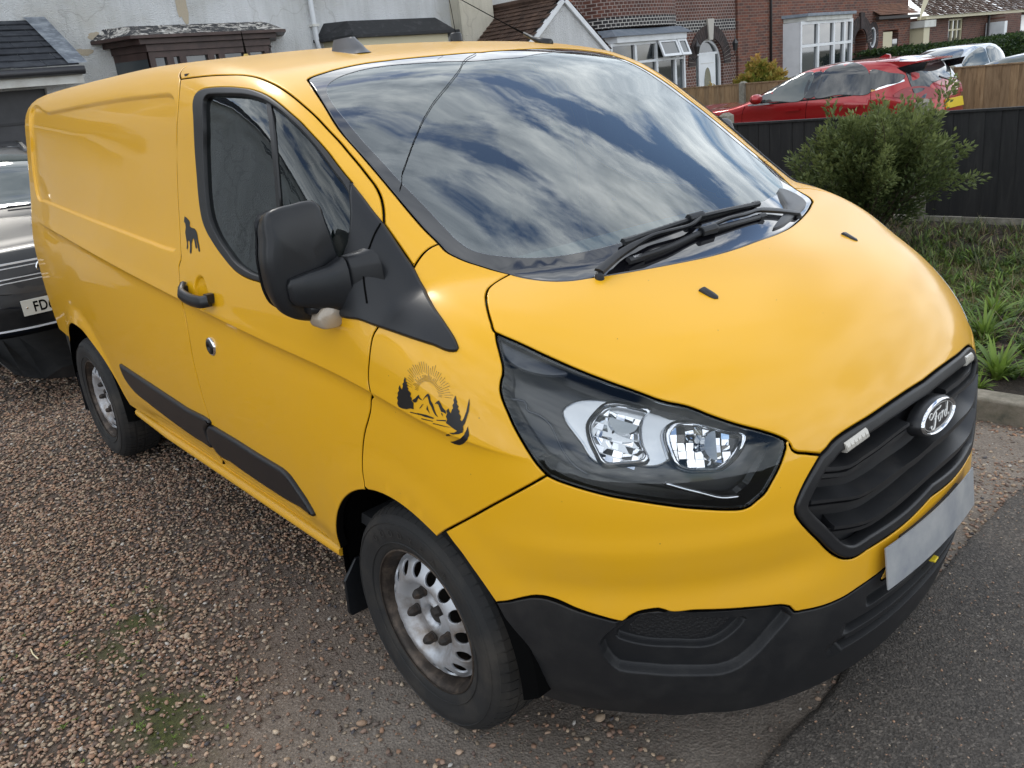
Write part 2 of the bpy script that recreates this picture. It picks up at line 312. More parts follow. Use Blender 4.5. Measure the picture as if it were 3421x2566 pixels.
# feature lines of the van body, 3D points in metres (x forward, y left, z up)
CURVES = {
'shutR': [(-1.2784,-0.8087,1.8454),(-1.2381,-0.8375,1.8066),(-1.217,-0.8648,1.7448),(-1.2233,-0.8808,1.6831),(-1.2346,-0.8955,1.6042),(-1.2373,-0.9115,1.5243),(-1.2381,-0.9268,1.4432),(-1.2318,-0.943,1.3618),(-1.2228,-0.9587,1.297),(-1.2169,-0.9693,1.2537),(-1.2184,-0.9699,1.251),(-1.2376,-0.9745,1.2299),(-1.236,-0.9818,1.1937),(-1.2352,-0.9895,1.1544),(-1.2257,-0.9959,1.1276),(-1.2559,-0.9866,1.0855),(-1.2481,-0.9888,1.0509),(-1.2398,-0.9962,0.9687),(-1.2435,-0.9998,0.8822),(-1.2403,-1.0001,0.8071),(-1.2389,-0.9984,0.7364),(-1.2354,-0.9962,0.6845),(-1.2352,-0.9934,0.6342),(-1.2321,-0.9898,0.5806),(-1.2364,-0.9848,0.5237),(-1.3193,-0.9532,0.4425)],
'shutF': [(0.006,-0.9603,1.1953),(-0.0014,-0.9689,1.1819),(-0.0046,-0.9754,1.1686),(-0.0059,-0.9851,1.1418),(-0.0086,-0.9919,1.1137),(-0.0157,-0.9961,1.0794),(-0.0161,-0.9995,1.0545),(-0.0108,-1.0017,1.0347),(-0.0364,-0.9884,1.0024),(-0.045,-0.9901,0.9742),(-0.0602,-0.9928,0.9443),(-0.078,-0.9948,0.9153),(-0.0951,-0.9964,0.8812),(-0.111,-0.9977,0.8395),(-0.1187,-1.0004,0.8047),(-0.1223,-1.0025,0.7706),(-0.1214,-1.0045,0.7351)],
'sail': [(-0.2453,-0.8218,1.5207),(-0.195,-0.8232,1.4828),(-0.1478,-0.8253,1.4458),(-0.1101,-0.8255,1.4169),(-0.0662,-0.8292,1.3816),(-0.0128,-0.835,1.3388),(0.0146,-0.8373,1.3179),(0.0616,-0.8482,1.279),(0.1323,-0.8762,1.2482),(0.2022,-0.8962,1.2159),(0.2558,-0.9103,1.1818),(0.2649,-0.9142,1.1736),(0.2642,-0.9218,1.1664),(0.2576,-0.9261,1.1654),(0.2021,-0.9404,1.1754),(0.1298,-0.9516,1.1842),(0.0697,-0.9558,1.1897),(0.006,-0.9603,1.1953),(-0.0491,-0.9695,1.2053),(-0.1445,-0.9764,1.2133),(-0.1491,-0.9439,1.314),(-0.1593,-0.9268,1.352),(-0.1594,-0.9082,1.3809),(-0.1742,-0.8865,1.4181),(-0.2009,-0.862,1.4613),(-0.2233,-0.8455,1.4904)],
'belt': [(-0.6022,-0.9707,1.244),(-0.3153,-0.9737,1.2271),(-0.1445,-0.9764,1.2133)],
'window': [(-0.6022,-0.9707,1.244),(-0.6877,-0.9702,1.2473),(-0.7505,-0.9684,1.2561),(-0.797,-0.9655,1.2688),(-0.8453,-0.961,1.2875),(-0.8952,-0.9557,1.3086),(-0.9464,-0.9495,1.3342),(-0.9927,-0.9429,1.3629),(-1.0226,-0.9366,1.3932),(-1.0404,-0.929,1.4325),(-1.0496,-0.9208,1.4764),(-1.0567,-0.9094,1.5361),(-1.0652,-0.8975,1.5954),(-1.0692,-0.8875,1.6465),(-1.0693,-0.8788,1.6935),(-1.074,-0.8719,1.7207),(-1.0861,-0.863,1.748),(-1.0914,-0.8552,1.7673),(-1.0903,-0.848,1.7824),(-1.0785,-0.8418,1.793),(-1.0502,-0.8371,1.7989),(-0.9846,-0.8324,1.8005),(-0.9164,-0.8287,1.798),(-0.8593,-0.8257,1.7944),(-0.7961,-0.8228,1.7882),(-0.7454,-0.8193,1.7817),(-0.6966,-0.8164,1.7716),(-0.6558,-0.8145,1.7604),(-0.614,-0.8143,1.7459),(-0.5721,-0.8153,1.7284),(-0.5257,-0.8162,1.7059),(-0.4782,-0.8151,1.6803),(-0.4304,-0.8157,1.6502),(-0.3909,-0.8155,1.6242),(-0.3514,-0.816,1.5971),(-0.3151,-0.8189,1.5708),(-0.2744,-0.8215,1.5416),(-0.2453,-0.8218,1.5207)],
'glass': [(-0.5944,-0.9669,1.2604),(-0.6623,-0.9661,1.2647),(-0.7152,-0.9643,1.2726),(-0.7703,-0.9611,1.2864),(-0.8279,-0.9548,1.312),(-0.8771,-0.9491,1.3352),(-0.9217,-0.9428,1.3633),(-0.9556,-0.9367,1.3928),(-0.9784,-0.9299,1.4273),(-0.9892,-0.9212,1.4743),(-0.9939,-0.9092,1.537),(-0.9959,-0.8936,1.6146),(-0.9918,-0.8791,1.6913),(-1.003,-0.8633,1.7445),(-1.01,-0.8536,1.7671),(-0.9957,-0.8474,1.7782),(-0.9563,-0.8448,1.7797),(-0.8862,-0.8423,1.7769),(-0.812,-0.8393,1.7726),(-0.7448,-0.8348,1.7668),(-0.6892,-0.831,1.7572),(-0.6362,-0.8275,1.744),(-0.5944,-0.8276,1.7288),(-0.5547,-0.8275,1.7123),(-0.5093,-0.8282,1.6894),(-0.4617,-0.8275,1.6628),(-0.4145,-0.828,1.6328),(-0.3728,-0.8298,1.604),(-0.3297,-0.8333,1.5727),(-0.2926,-0.837,1.5453),(-0.2593,-0.8383,1.5213),(-0.2297,-0.8435,1.4965)],
'bar': [(-0.6269,-0.8257,1.7424),(-0.5642,-0.8631,1.6776),(-0.5208,-0.8938,1.5977),(-0.5048,-0.9101,1.5271),(-0.4941,-0.9235,1.4557)],
'doortop': [(-1.2784,-0.8087,1.8454),(-1.1614,-0.8053,1.8435),(-1.0455,-0.7983,1.8402),(-0.9442,-0.7887,1.8344),(-0.856,-0.7762,1.827),(-0.7811,-0.7711,1.8153),(-0.7136,-0.7702,1.7992),(-0.6504,-0.7692,1.7792),(-0.5785,-0.7706,1.7504),(-0.5205,-0.7712,1.7218),(-0.4615,-0.7693,1.6875),(-0.4093,-0.7698,1.6532),(-0.3533,-0.7689,1.6151),(-0.3161,-0.7707,1.589),(-0.2667,-0.7727,1.5546),(-0.2271,-0.7754,1.5256),(-0.1995,-0.7772,1.5049),(-0.1788,-0.7819,1.4881),(-0.1603,-0.7891,1.4718),(-0.1414,-0.8002,1.4532),(-0.1259,-0.8115,1.4363),(-0.1101,-0.8255,1.4169)],
'seam': [(-1.2784,-0.8087,1.8454),(-1.3369,-0.7837,1.8673),(-1.3634,-0.7606,1.8812),(-1.3868,-0.7345,1.8922),(-1.3916,-0.7136,1.8979)],
'joint': [(0.0146,-0.8373,1.3179),(0.0106,-0.8198,1.3309),(0.0067,-0.7916,1.3473),(0.0074,-0.7704,1.3554),(0.0125,-0.7498,1.3599)],
'wsside': [(-0.6271,-0.6819,1.7847),(-0.4983,-0.7197,1.7196),(-0.3918,-0.7432,1.6476),(-0.2955,-0.747,1.5816),(-0.2117,-0.7497,1.5224),(-0.1451,-0.7515,1.4733),(-0.081,-0.753,1.4256),(-0.0325,-0.7527,1.3906),(0.0116,-0.7492,1.3608)],
'wsbase1': [(0.0125,-0.7498,1.3599),(0.038,-0.7494,1.3423),(0.0631,-0.74,1.3288),(0.0897,-0.7267,1.3159),(0.1138,-0.7112,1.3057),(0.1413,-0.6936,1.2941),(0.1617,-0.6802,1.2865),(0.1807,-0.6681,1.2804)],
'wsbase2': [(0.1807,-0.6681,1.2804),(0.2059,-0.6567,1.2726),(0.2312,-0.6427,1.2667),(0.2574,-0.6242,1.2616),(0.2772,-0.605,1.258),(0.3002,-0.572,1.2549),(0.3179,-0.5327,1.2538),(0.3531,-0.4519,1.2514),(0.3852,-0.3641,1.2494),(0.4153,-0.2694,1.2475),(0.4313,-0.2099,1.2465),(0.447,-0.1003,1.2465),(0.4511,0.0191,1.2467)],
'header': [(-0.6271,-0.6819,1.7847),(-0.6487,-0.6738,1.7933),(-0.6602,-0.6564,1.7994),(-0.6664,-0.6355,1.8039),(-0.6726,-0.6028,1.8096),(-0.6785,-0.5699,1.815),(-0.684,-0.5068,1.8228),(-0.6844,-0.4456,1.8282),(-0.6723,-0.3598,1.8315),(-0.6591,-0.272,1.8333),(-0.6433,-0.1485,1.8342),(-0.6335,-0.021,1.8338)],
'frit': [(-0.5426,-0.1007,1.8041),(-0.5721,-0.207,1.8108),(-0.6004,-0.3171,1.8137),(-0.6218,-0.3967,1.8144),(-0.6295,-0.4838,1.809),(-0.6215,-0.5492,1.7995),(-0.6062,-0.6003,1.788),(-0.5801,-0.6437,1.7719),(-0.5476,-0.6698,1.7538),(-0.5068,-0.6861,1.7304),(-0.4114,-0.701,1.67),(-0.332,-0.7073,1.616),(-0.2474,-0.7091,1.5592),(-0.163,-0.7085,1.5),(-0.0979,-0.7046,1.4544),(-0.0134,-0.7036,1.395),(0.0325,-0.702,1.3641),(0.0739,-0.6913,1.3401),(0.1007,-0.6723,1.3291),(0.1298,-0.6443,1.3199),(0.1694,-0.5983,1.3098),(0.2138,-0.5272,1.3035),(0.2489,-0.4437,1.3041),(0.2771,-0.3487,1.3079),(0.3027,-0.246,1.3094),(0.3119,-0.1035,1.3182),(0.3088,0.0021,1.3232)],
'bonnetside': [(0.1807,-0.6681,1.2804),(0.1791,-0.697,1.275),(0.1838,-0.7283,1.2698),(0.192,-0.7516,1.265),(0.2055,-0.7701,1.259),(0.2305,-0.7935,1.2481),(0.2539,-0.811,1.2361),(0.2713,-0.8224,1.2259),(0.2915,-0.8342,1.2126),(0.3062,-0.8426,1.2018),(0.3131,-0.8427,1.1983)],
'hltop': [(0.3131,-0.8427,1.1983),(0.3269,-0.8384,1.1931),(0.3712,-0.8215,1.1758),(0.4132,-0.8038,1.1561),(0.4628,-0.7799,1.1322),(0.5113,-0.7557,1.1103),(0.5583,-0.7308,1.0904),(0.6031,-0.7043,1.0713),(0.6462,-0.6767,1.0509),(0.6874,-0.64,1.0339),(0.7284,-0.6084,1.0099),(0.7657,-0.5738,0.9877),(0.8003,-0.5347,0.9669),(0.8183,-0.5129,0.9539),(0.831,-0.4982,0.9421)],
'notch': [(0.831,-0.4982,0.9421),(0.8361,-0.4936,0.9359),(0.8418,-0.4901,0.9265),(0.8456,-0.4898,0.9178),(0.8492,-0.4859,0.9122),(0.8619,-0.4607,0.9012),(0.8771,-0.4255,0.8877)],
'bonnetfront': [(0.8771,-0.4255,0.8877),(0.8808,-0.4044,0.8962),(0.8826,-0.3867,0.9057),(0.8869,-0.3591,0.913),(0.8942,-0.3142,0.9193),(0.9019,-0.2607,0.9238),(0.9096,-0.1767,0.9306),(0.9143,-0.0806,0.9342),(0.9163,0.0058,0.933)],
'hlouter': [(0.3131,-0.8427,1.1983),(0.3264,-0.8537,1.1851),(0.3438,-0.864,1.1681),(0.3596,-0.873,1.1508),(0.371,-0.8803,1.1361),(0.3767,-0.8879,1.1244),(0.3788,-0.896,1.1141),(0.3817,-0.9028,1.1036),(0.3885,-0.9095,1.0882),(0.4006,-0.9134,1.0693),(0.4136,-0.9156,1.0502),(0.4282,-0.9176,1.0277),(0.4456,-0.9176,1.0034),(0.4662,-0.9163,0.9758),(0.488,-0.9117,0.9455),(0.5081,-0.9046,0.9234)],
'hlbot': [(0.5081,-0.9046,0.9234),(0.5272,-0.8952,0.9138),(0.5426,-0.8867,0.908),(0.5867,-0.8593,0.8923),(0.6276,-0.8291,0.8783),(0.6659,-0.7962,0.867),(0.702,-0.7608,0.8546),(0.7385,-0.7198,0.841),(0.7611,-0.6911,0.8331),(0.7917,-0.6472,0.8216),(0.8071,-0.622,0.8175),(0.8162,-0.6051,0.8213),(0.8228,-0.5905,0.8304),(0.8292,-0.5754,0.839),(0.8352,-0.5533,0.8627),(0.8391,-0.5309,0.8877),(0.8394,-0.5121,0.9112),(0.8383,-0.5018,0.9243),(0.8353,-0.4968,0.935),(0.831,-0.4982,0.9421)],
'fseam': [(0.5081,-0.9046,0.9234),(0.4792,-0.9235,0.9019),(0.4421,-0.9411,0.8755),(0.3634,-0.967,0.8206),(0.3283,-0.9754,0.7955),(0.2738,-0.986,0.7579),(0.2237,-0.9957,0.7232)],
'yblk': [(0.3524,-0.9673,0.563),(0.3866,-0.9569,0.5762),(0.4204,-0.9442,0.5919),(0.4567,-0.93,0.605),(0.4721,-0.9238,0.6068),(0.504,-0.9089,0.6019),(0.5368,-0.8911,0.5889),(0.5683,-0.872,0.5786),(0.5983,-0.8517,0.5696),(0.6156,-0.8389,0.5641),(0.6298,-0.8279,0.5621),(0.6421,-0.819,0.575),(0.6566,-0.8075,0.5853),(0.6729,-0.7933,0.5901),(0.6986,-0.7686,0.589),(0.7001,-0.7669,0.5876),(0.7477,-0.7133,0.5806),(0.7914,-0.6535,0.5713),(0.8312,-0.5866,0.56),(0.8569,-0.5343,0.5471),(0.862,-0.5223,0.5402),(0.867,-0.5096,0.5217),(0.8755,-0.4887,0.517),(0.8991,-0.4214,0.5068),(0.9134,-0.372,0.5062),(0.9262,-0.3185,0.5122),(0.9371,-0.2592,0.5174),(0.9431,-0.2168,0.5195)],
'blkarch': [(0.2237,-0.9957,0.7232),(0.2457,-0.9927,0.6997),(0.2638,-0.9897,0.6829),(0.293,-0.9837,0.6469),(0.3211,-0.9771,0.6102),(0.3524,-0.9673,0.563),(0.3635,-0.9628,0.5351),(0.3775,-0.9553,0.4913),(0.3872,-0.9448,0.4383),(0.392,-0.9339,0.3912),(0.3919,-0.9155,0.321),(0.3777,-0.8876,0.257)],
'grille': [(0.8771,-0.4255,0.8877),(0.8747,-0.4484,0.8685),(0.8716,-0.4697,0.8488),(0.8681,-0.4902,0.8246),(0.8655,-0.5022,0.805),(0.8642,-0.5077,0.7925),(0.8648,-0.5084,0.7769),(0.8698,-0.4984,0.7539),(0.8785,-0.4786,0.7252),(0.8902,-0.449,0.6884),(0.8998,-0.4219,0.6535),(0.9073,-0.3978,0.6282),(0.9144,-0.3725,0.6114),(0.9209,-0.3461,0.6033),(0.9303,-0.3017,0.605)],
'grillelow': [(0.9306,-0.2999,0.6066),(0.9511,-0.1326,0.6116),(0.9544,0.0259,0.6235),(0.9379,0.2555,0.6254)],
'grillebotin': [(0.9347,-0.2779,0.5874),(0.9515,-0.1307,0.5885),(0.955,-0.0145,0.5936),(0.9515,0.1267,0.6066),(0.9313,0.2958,0.6118)],
'fog': [(0.578,-0.8586,0.4939),(0.5866,-0.855,0.514),(0.6041,-0.845,0.5367),(0.6238,-0.8323,0.5587),(0.642,-0.819,0.5737),(0.6565,-0.8075,0.5835),(0.6728,-0.7933,0.5874),(0.7083,-0.7583,0.5853),(0.7477,-0.7133,0.5788),(0.7913,-0.6535,0.5691),(0.8312,-0.5865,0.5578),(0.8568,-0.5342,0.5444),(0.8619,-0.5219,0.5303),(0.8643,-0.5153,0.5144),(0.8578,-0.5285,0.499),(0.8482,-0.5467,0.4804),(0.8266,-0.5798,0.4377),(0.8128,-0.5985,0.417),(0.7986,-0.6168,0.4002),(0.7846,-0.6353,0.3906),(0.7685,-0.6571,0.3864),(0.7457,-0.6882,0.3905),(0.7097,-0.7317,0.3984),(0.6928,-0.7497,0.4006),(0.6531,-0.7884,0.4088),(0.6247,-0.8121,0.4119),(0.6043,-0.8282,0.4165),(0.5892,-0.843,0.4382),(0.5806,-0.8532,0.465)],
'fogin': [(0.6067,-0.8401,0.5019),(0.6243,-0.8297,0.5312),(0.6463,-0.8143,0.557),(0.6689,-0.7956,0.568),(0.707,-0.7582,0.5606),(0.7463,-0.7129,0.547),(0.7901,-0.6528,0.5323),(0.8186,-0.6063,0.5183),(0.8099,-0.6192,0.4996),(0.792,-0.6443,0.4746),(0.7712,-0.6714,0.458),(0.748,-0.701,0.4559),(0.7171,-0.7379,0.4638),(0.7131,-0.7424,0.4644),(0.6613,-0.7936,0.473),(0.6285,-0.8219,0.4844),(0.6118,-0.8355,0.4928)],
'cargo': [(-3.5261,-0.7986,1.8048),(-3.0262,-0.8175,1.8096),(-2.4221,-0.8275,1.8157),(-2.0596,-0.8309,1.8174),(-1.7504,-0.8332,1.8162),(-1.5334,-0.8346,1.8129),(-1.3991,-0.8361,1.8101),(-1.3331,-0.838,1.8066),(-1.2901,-0.8433,1.7967),(-1.2642,-0.8512,1.7801),(-1.2368,-0.8679,1.7353),(-1.2317,-0.8854,1.657),(-1.2434,-0.9115,1.5242),(-1.2551,-0.932,1.4152),(-1.2601,-0.9565,1.3052),(-1.2652,-0.9621,1.2827),(-1.2837,-0.9642,1.2741),(-1.3074,-0.9642,1.2738),(-1.5732,-0.9596,1.2851),(-1.8684,-0.953,1.3003),(-2.2119,-0.9442,1.3164),(-2.6266,-0.9297,1.3359),(-3.032,-0.9114,1.354),(-3.3127,-0.8969,1.363),(-3.4249,-0.8907,1.3648),(-3.4766,-0.8822,1.3925),(-3.5184,-0.8645,1.477),(-3.532,-0.8401,1.605),(-3.5105,-0.8197,1.7316)],
'trimrear': [(-2.2662,-0.9849,0.6731),(-1.9889,-0.9889,0.6665),(-1.7131,-0.9915,0.658),(-1.468,-0.9931,0.6497),(-1.2273,-0.9935,0.6369),(-1.264,-0.992,0.6148),(-1.2865,-0.9907,0.5954),(-1.2842,-0.9887,0.569),(-1.2759,-0.9855,0.5324),(-1.3852,-0.9837,0.5188),(-1.5745,-0.9823,0.5192),(-1.7739,-0.9813,0.5277),(-1.9874,-0.9802,0.5421),(-2.1572,-0.9791,0.5582),(-2.2166,-0.9796,0.5767),(-2.2545,-0.9809,0.605),(-2.2699,-0.983,0.6428)],
'trimfront': [(-1.2276,-0.9934,0.6342),(-1.0181,-0.9934,0.6331),(-0.8286,-0.9927,0.6269),(-0.7108,-0.9923,0.6253),(-0.6553,-0.992,0.6231),(-0.6166,-0.9912,0.6126),(-0.5774,-0.9891,0.5837),(-0.5346,-0.9858,0.5444),(-0.5108,-0.9815,0.5021),(-0.6007,-0.9817,0.5024),(-0.6937,-0.9809,0.4968),(-0.7871,-0.9811,0.4971),(-0.9093,-0.9816,0.4988),(-1.1024,-0.9833,0.5084),(-1.2609,-0.9845,0.5215),(-1.286,-0.9876,0.5551),(-1.286,-0.99,0.5865),(-1.2725,-0.9915,0.6074)],
'dog': [(-1.1797,-0.9349,1.4014),(-1.1624,-0.9356,1.398),(-1.1412,-0.937,1.3911),(-1.1317,-0.9388,1.3826),(-1.1352,-0.9411,1.3717),(-1.121,-0.942,1.3672),(-1.0927,-0.9424,1.3657),(-1.0761,-0.9441,1.3578),(-1.0678,-0.9469,1.3452),(-1.0619,-0.9506,1.33),(-1.0529,-0.9543,1.315),(-1.0436,-0.9587,1.2974),(-1.0489,-0.9599,1.2928),(-1.0574,-0.959,1.2963),(-1.0667,-0.9546,1.3139),(-1.0786,-0.9509,1.3288),(-1.0857,-0.95,1.3325),(-1.0753,-0.9534,1.3186),(-1.069,-0.9566,1.3059),(-1.0758,-0.9576,1.3017),(-1.083,-0.9569,1.3049),(-1.0924,-0.9524,1.3226),(-1.0984,-0.9497,1.3338),(-1.1096,-0.9508,1.3293),(-1.1176,-0.9542,1.3155),(-1.1164,-0.9595,1.2944),(-1.1187,-0.9622,1.2835),(-1.1273,-0.9626,1.2818),(-1.1334,-0.9612,1.2877),(-1.1314,-0.9571,1.3039),(-1.1351,-0.9531,1.3196),(-1.1454,-0.952,1.3242),(-1.1524,-0.9534,1.3183),(-1.1487,-0.9574,1.3025),(-1.1541,-0.9597,1.2936),(-1.1615,-0.9592,1.2951),(-1.1595,-0.9549,1.3125),(-1.1675,-0.951,1.328),(-1.1767,-0.946,1.3489),(-1.1704,-0.9424,1.3654),(-1.1756,-0.9396,1.3785),(-1.1871,-0.9386,1.3833),(-1.1835,-0.9369,1.3916)],
'decal': [[(0.1425,-0.9887,1.1018),(0.1456,-0.9907,1.0921),(0.1504,-0.9906,1.0911),(0.1482,-0.9916,1.0869),(0.1536,-0.9917,1.084),(0.1495,-0.9925,1.0813),(0.1554,-0.9929,1.0766),(0.1518,-0.9935,1.074),(0.1601,-0.9935,1.0705),(0.1641,-0.9938,1.0666),(0.1609,-0.9949,1.0602),(0.1667,-0.9949,1.0574),(0.1654,-0.9959,1.0513),(0.1723,-0.996,1.0468),(0.1733,-0.9984,1.0315),(0.1601,-0.9994,1.0308),(0.1476,-1.0008,1.0262),(0.1315,-1.0016,1.0239),(0.1152,-1.0018,1.0251),(0.1091,-1.0012,1.0319),(0.1128,-0.9998,1.0406),(0.1083,-0.9991,1.0456),(0.114,-0.998,1.0528),(0.1117,-0.9974,1.0582),(0.1188,-0.9962,1.0657),(0.1165,-0.9958,1.0699),(0.1222,-0.9942,1.0801),(0.1257,-0.9951,1.073),(0.1306,-0.9953,1.07),(0.1348,-0.9935,1.0806),(0.1323,-0.9931,1.084),(0.1384,-0.9917,1.0897),(0.137,-0.9908,1.0945)],
[(0.2952,-0.9628,1.0815),(0.2992,-0.9645,1.0732),(0.3024,-0.965,1.0683),(0.3014,-0.9666,1.0647),(0.3072,-0.9666,1.0582),(0.3052,-0.9685,1.0545),(0.3113,-0.9683,1.048),(0.3096,-0.9699,1.0442),(0.3152,-0.9697,1.0377),(0.3143,-0.972,1.0304),(0.3187,-0.9713,1.0274),(0.3228,-0.9679,1.035),(0.327,-0.9621,1.0496),(0.3284,-0.9539,1.0704),(0.3286,-0.9506,1.0779),(0.332,-0.9536,1.0673),(0.3327,-0.9596,1.0501),(0.3303,-0.9639,1.0393),(0.3271,-0.9692,1.0248),(0.3226,-0.9728,1.0171),(0.3247,-0.9744,1.0083),(0.3184,-0.9775,1.0039),(0.309,-0.9802,1.0044),(0.2955,-0.9827,1.0097),(0.2839,-0.9843,1.0153),(0.2768,-0.9854,1.0179),(0.2799,-0.9829,1.0258),(0.2758,-0.9823,1.0325),(0.279,-0.9798,1.0403),(0.2759,-0.9794,1.0454),(0.2813,-0.9765,1.0516),(0.2848,-0.977,1.0455),(0.2886,-0.9769,1.0416),(0.2913,-0.9738,1.0511),(0.2937,-0.9725,1.0531),(0.2912,-0.9714,1.06),(0.2947,-0.9686,1.0657),(0.2922,-0.9677,1.0708)],
[(0.3346,-0.9683,1.0185),(0.3377,-0.9701,1.0081),(0.3394,-0.9718,0.9994),(0.3351,-0.9757,0.9878),(0.3192,-0.9742,0.9749),(0.3037,-0.9749,0.9665),(0.2883,-0.977,0.9655),(0.2735,-0.9791,0.9683),(0.2914,-0.978,0.9748),(0.3158,-0.9813,0.9875),(0.3264,-0.9765,0.9977),(0.3316,-0.9719,1.0092)],
[(0.2697,-0.9848,0.9877),(0.2891,-0.9866,0.9976),(0.3004,-0.9835,0.9994),(0.3089,-0.98,1.0051),(0.3194,-0.9765,1.0066),(0.325,-0.9752,1.0048),(0.3136,-0.9802,0.9985),(0.3005,-0.9842,0.9957),(0.2802,-0.9837,0.9869),(0.2667,-0.9824,0.982)],
[(0.1677,-0.9957,1.0518),(0.1784,-0.9937,1.0585),(0.1908,-0.9906,1.0695),(0.1952,-0.9912,1.0626),(0.2033,-0.9909,1.0583),(0.1952,-0.9919,1.0588),(0.1897,-0.9921,1.0617),(0.1839,-0.9943,1.051),(0.1781,-0.9954,1.048),(0.1724,-0.9957,1.0488)],
[(0.2217,-0.9842,1.077),(0.2271,-0.9844,1.0715),(0.2291,-0.986,1.0626),(0.2368,-0.9862,1.0544),(0.2421,-0.9876,1.0422),(0.2474,-0.9883,1.0337),(0.2536,-0.9884,1.0272),(0.2451,-0.9893,1.0307),(0.2383,-0.9891,1.0378),(0.232,-0.9883,1.048),(0.2258,-0.9882,1.0545),(0.2225,-0.987,1.0634),(0.2191,-0.9862,1.0703),(0.2111,-0.9885,1.0653),(0.2033,-0.9912,1.0564),(0.2085,-0.989,1.0649),(0.2159,-0.986,1.0736)],
[(0.2529,-0.9802,1.066),(0.2595,-0.9802,1.0596),(0.2655,-0.9807,1.0513),(0.2741,-0.9799,1.0452),(0.2764,-0.9809,1.0381),(0.2685,-0.9823,1.0407),(0.2614,-0.9838,1.0415),(0.2563,-0.9831,1.05),(0.2522,-0.9826,1.0567),(0.2474,-0.9834,1.0579),(0.2417,-0.9851,1.0552),(0.2471,-0.9826,1.0616)],
[(0.1866,-0.9983,1.0253),(0.217,-0.9947,1.0265),(0.2429,-0.9912,1.0236),(0.238,-0.9925,1.0212),(0.2118,-0.9964,1.021),(0.1866,-0.9987,1.0229)],
[(0.248,-0.9909,1.0207),(0.2764,-0.984,1.0245),(0.2775,-0.9844,1.0217),(0.2506,-0.9908,1.0189)],
[(0.1598,-1.0006,1.0229),(0.1952,-0.9977,1.0243),(0.1923,-0.9984,1.0218),(0.1596,-1.0009,1.0204)],
[(0.2005,-0.9984,1.0156),(0.2381,-0.9935,1.016),(0.2381,-0.9938,1.0144),(0.2003,-0.9987,1.0132)],
[(0.2381,-0.9943,1.0114),(0.2678,-0.9889,1.0109),(0.2955,-0.9827,1.0097),(0.2679,-0.9893,1.0091),(0.2381,-0.9946,1.0095)],
[(0.2071,-0.9916,1.0513),(0.2006,-0.9939,1.0425),(0.1929,-0.996,1.0354),(0.1951,-0.995,1.0396),(0.2017,-0.9929,1.0473)],
[(0.2192,-0.9901,1.0496),(0.2167,-0.9923,1.0397),(0.2231,-0.9922,1.0352),(0.2284,-0.9923,1.0305),(0.223,-0.9915,1.0389),(0.2208,-0.9905,1.0461)],
[(0.2615,-0.9841,1.0396),(0.2637,-0.9848,1.0344),(0.2676,-0.9845,1.0313),(0.2654,-0.9837,1.0376)],
[(0.1891,-0.9891,1.0785),(0.1778,-0.9901,1.0801),(0.1783,-0.9899,1.081),(0.1894,-0.9889,1.079)],
[(0.1673,-0.9909,1.0819),(0.1461,-0.9922,1.0846),(0.1467,-0.9919,1.0855),(0.1676,-0.9908,1.0824)],
[(0.1895,-0.9884,1.0813),(0.1788,-0.9893,1.0838),(0.1795,-0.989,1.0847),(0.1899,-0.9883,1.0818)],
[(0.1681,-0.9899,1.0866),(0.1486,-0.9908,1.0908),(0.1493,-0.9905,1.0916),(0.1685,-0.9897,1.0871)],
[(0.1902,-0.9877,1.0841),(0.1703,-0.9887,1.0906),(0.171,-0.9885,1.0914),(0.1906,-0.9876,1.0845)],
[(0.1669,-0.9888,1.0919),(0.1385,-0.9894,1.1003),(0.1392,-0.9892,1.1011),(0.1674,-0.9887,1.0923)],
[(0.1912,-0.987,1.0867),(0.1752,-0.9875,1.0934),(0.176,-0.9872,1.0941),(0.1916,-0.9868,1.0871)],
[(0.1717,-0.9875,1.095),(0.1515,-0.9877,1.1029),(0.1523,-0.9874,1.1037),(0.1722,-0.9873,1.0955)],
[(0.1924,-0.9862,1.0892),(0.1822,-0.9863,1.0944),(0.183,-0.986,1.0951),(0.1929,-0.986,1.0896)],
[(0.1741,-0.9862,1.0988),(0.155,-0.9859,1.108),(0.1558,-0.9856,1.1087),(0.1746,-0.9861,1.0992)],
[(0.1939,-0.9854,1.0915),(0.1758,-0.9849,1.1026),(0.1767,-0.9846,1.1032),(0.1944,-0.9852,1.0919)],
[(0.173,-0.9848,1.1045),(0.1476,-0.9833,1.1188),(0.1485,-0.983,1.1195),(0.1735,-0.9846,1.1049)],
[(0.1955,-0.9845,1.0936),(0.1854,-0.984,1.1009),(0.1863,-0.9837,1.1016),(0.1961,-0.9843,1.094)],
[(0.1785,-0.9835,1.1062),(0.1533,-0.9812,1.1229),(0.1543,-0.9809,1.1235),(0.1791,-0.9833,1.1065)],
[(0.1974,-0.9837,1.0955),(0.1825,-0.9823,1.1081),(0.1834,-0.9819,1.1087),(0.198,-0.9835,1.0958)],
[(0.1787,-0.9817,1.1115),(0.16,-0.9793,1.1258),(0.1609,-0.9789,1.1264),(0.1793,-0.9815,1.1118)],
[(0.1995,-0.9828,1.0972),(0.1917,-0.9818,1.1048),(0.1927,-0.9815,1.1053),(0.2001,-0.9826,1.0975)],
[(0.1834,-0.9804,1.1132),(0.1617,-0.9764,1.1322),(0.1627,-0.9761,1.1327),(0.184,-0.9802,1.1135)],
[(0.2018,-0.982,1.0986),(0.1911,-0.9799,1.1108),(0.1921,-0.9796,1.1112),(0.2024,-0.9818,1.0989)],
[(0.189,-0.9793,1.1135),(0.1694,-0.9747,1.1334),(0.1703,-0.9743,1.1338),(0.1896,-0.9791,1.1137)],
[(0.2042,-0.9812,1.0998),(0.1978,-0.9796,1.1083),(0.1988,-0.9792,1.1087),(0.2048,-0.981,1.1001)],
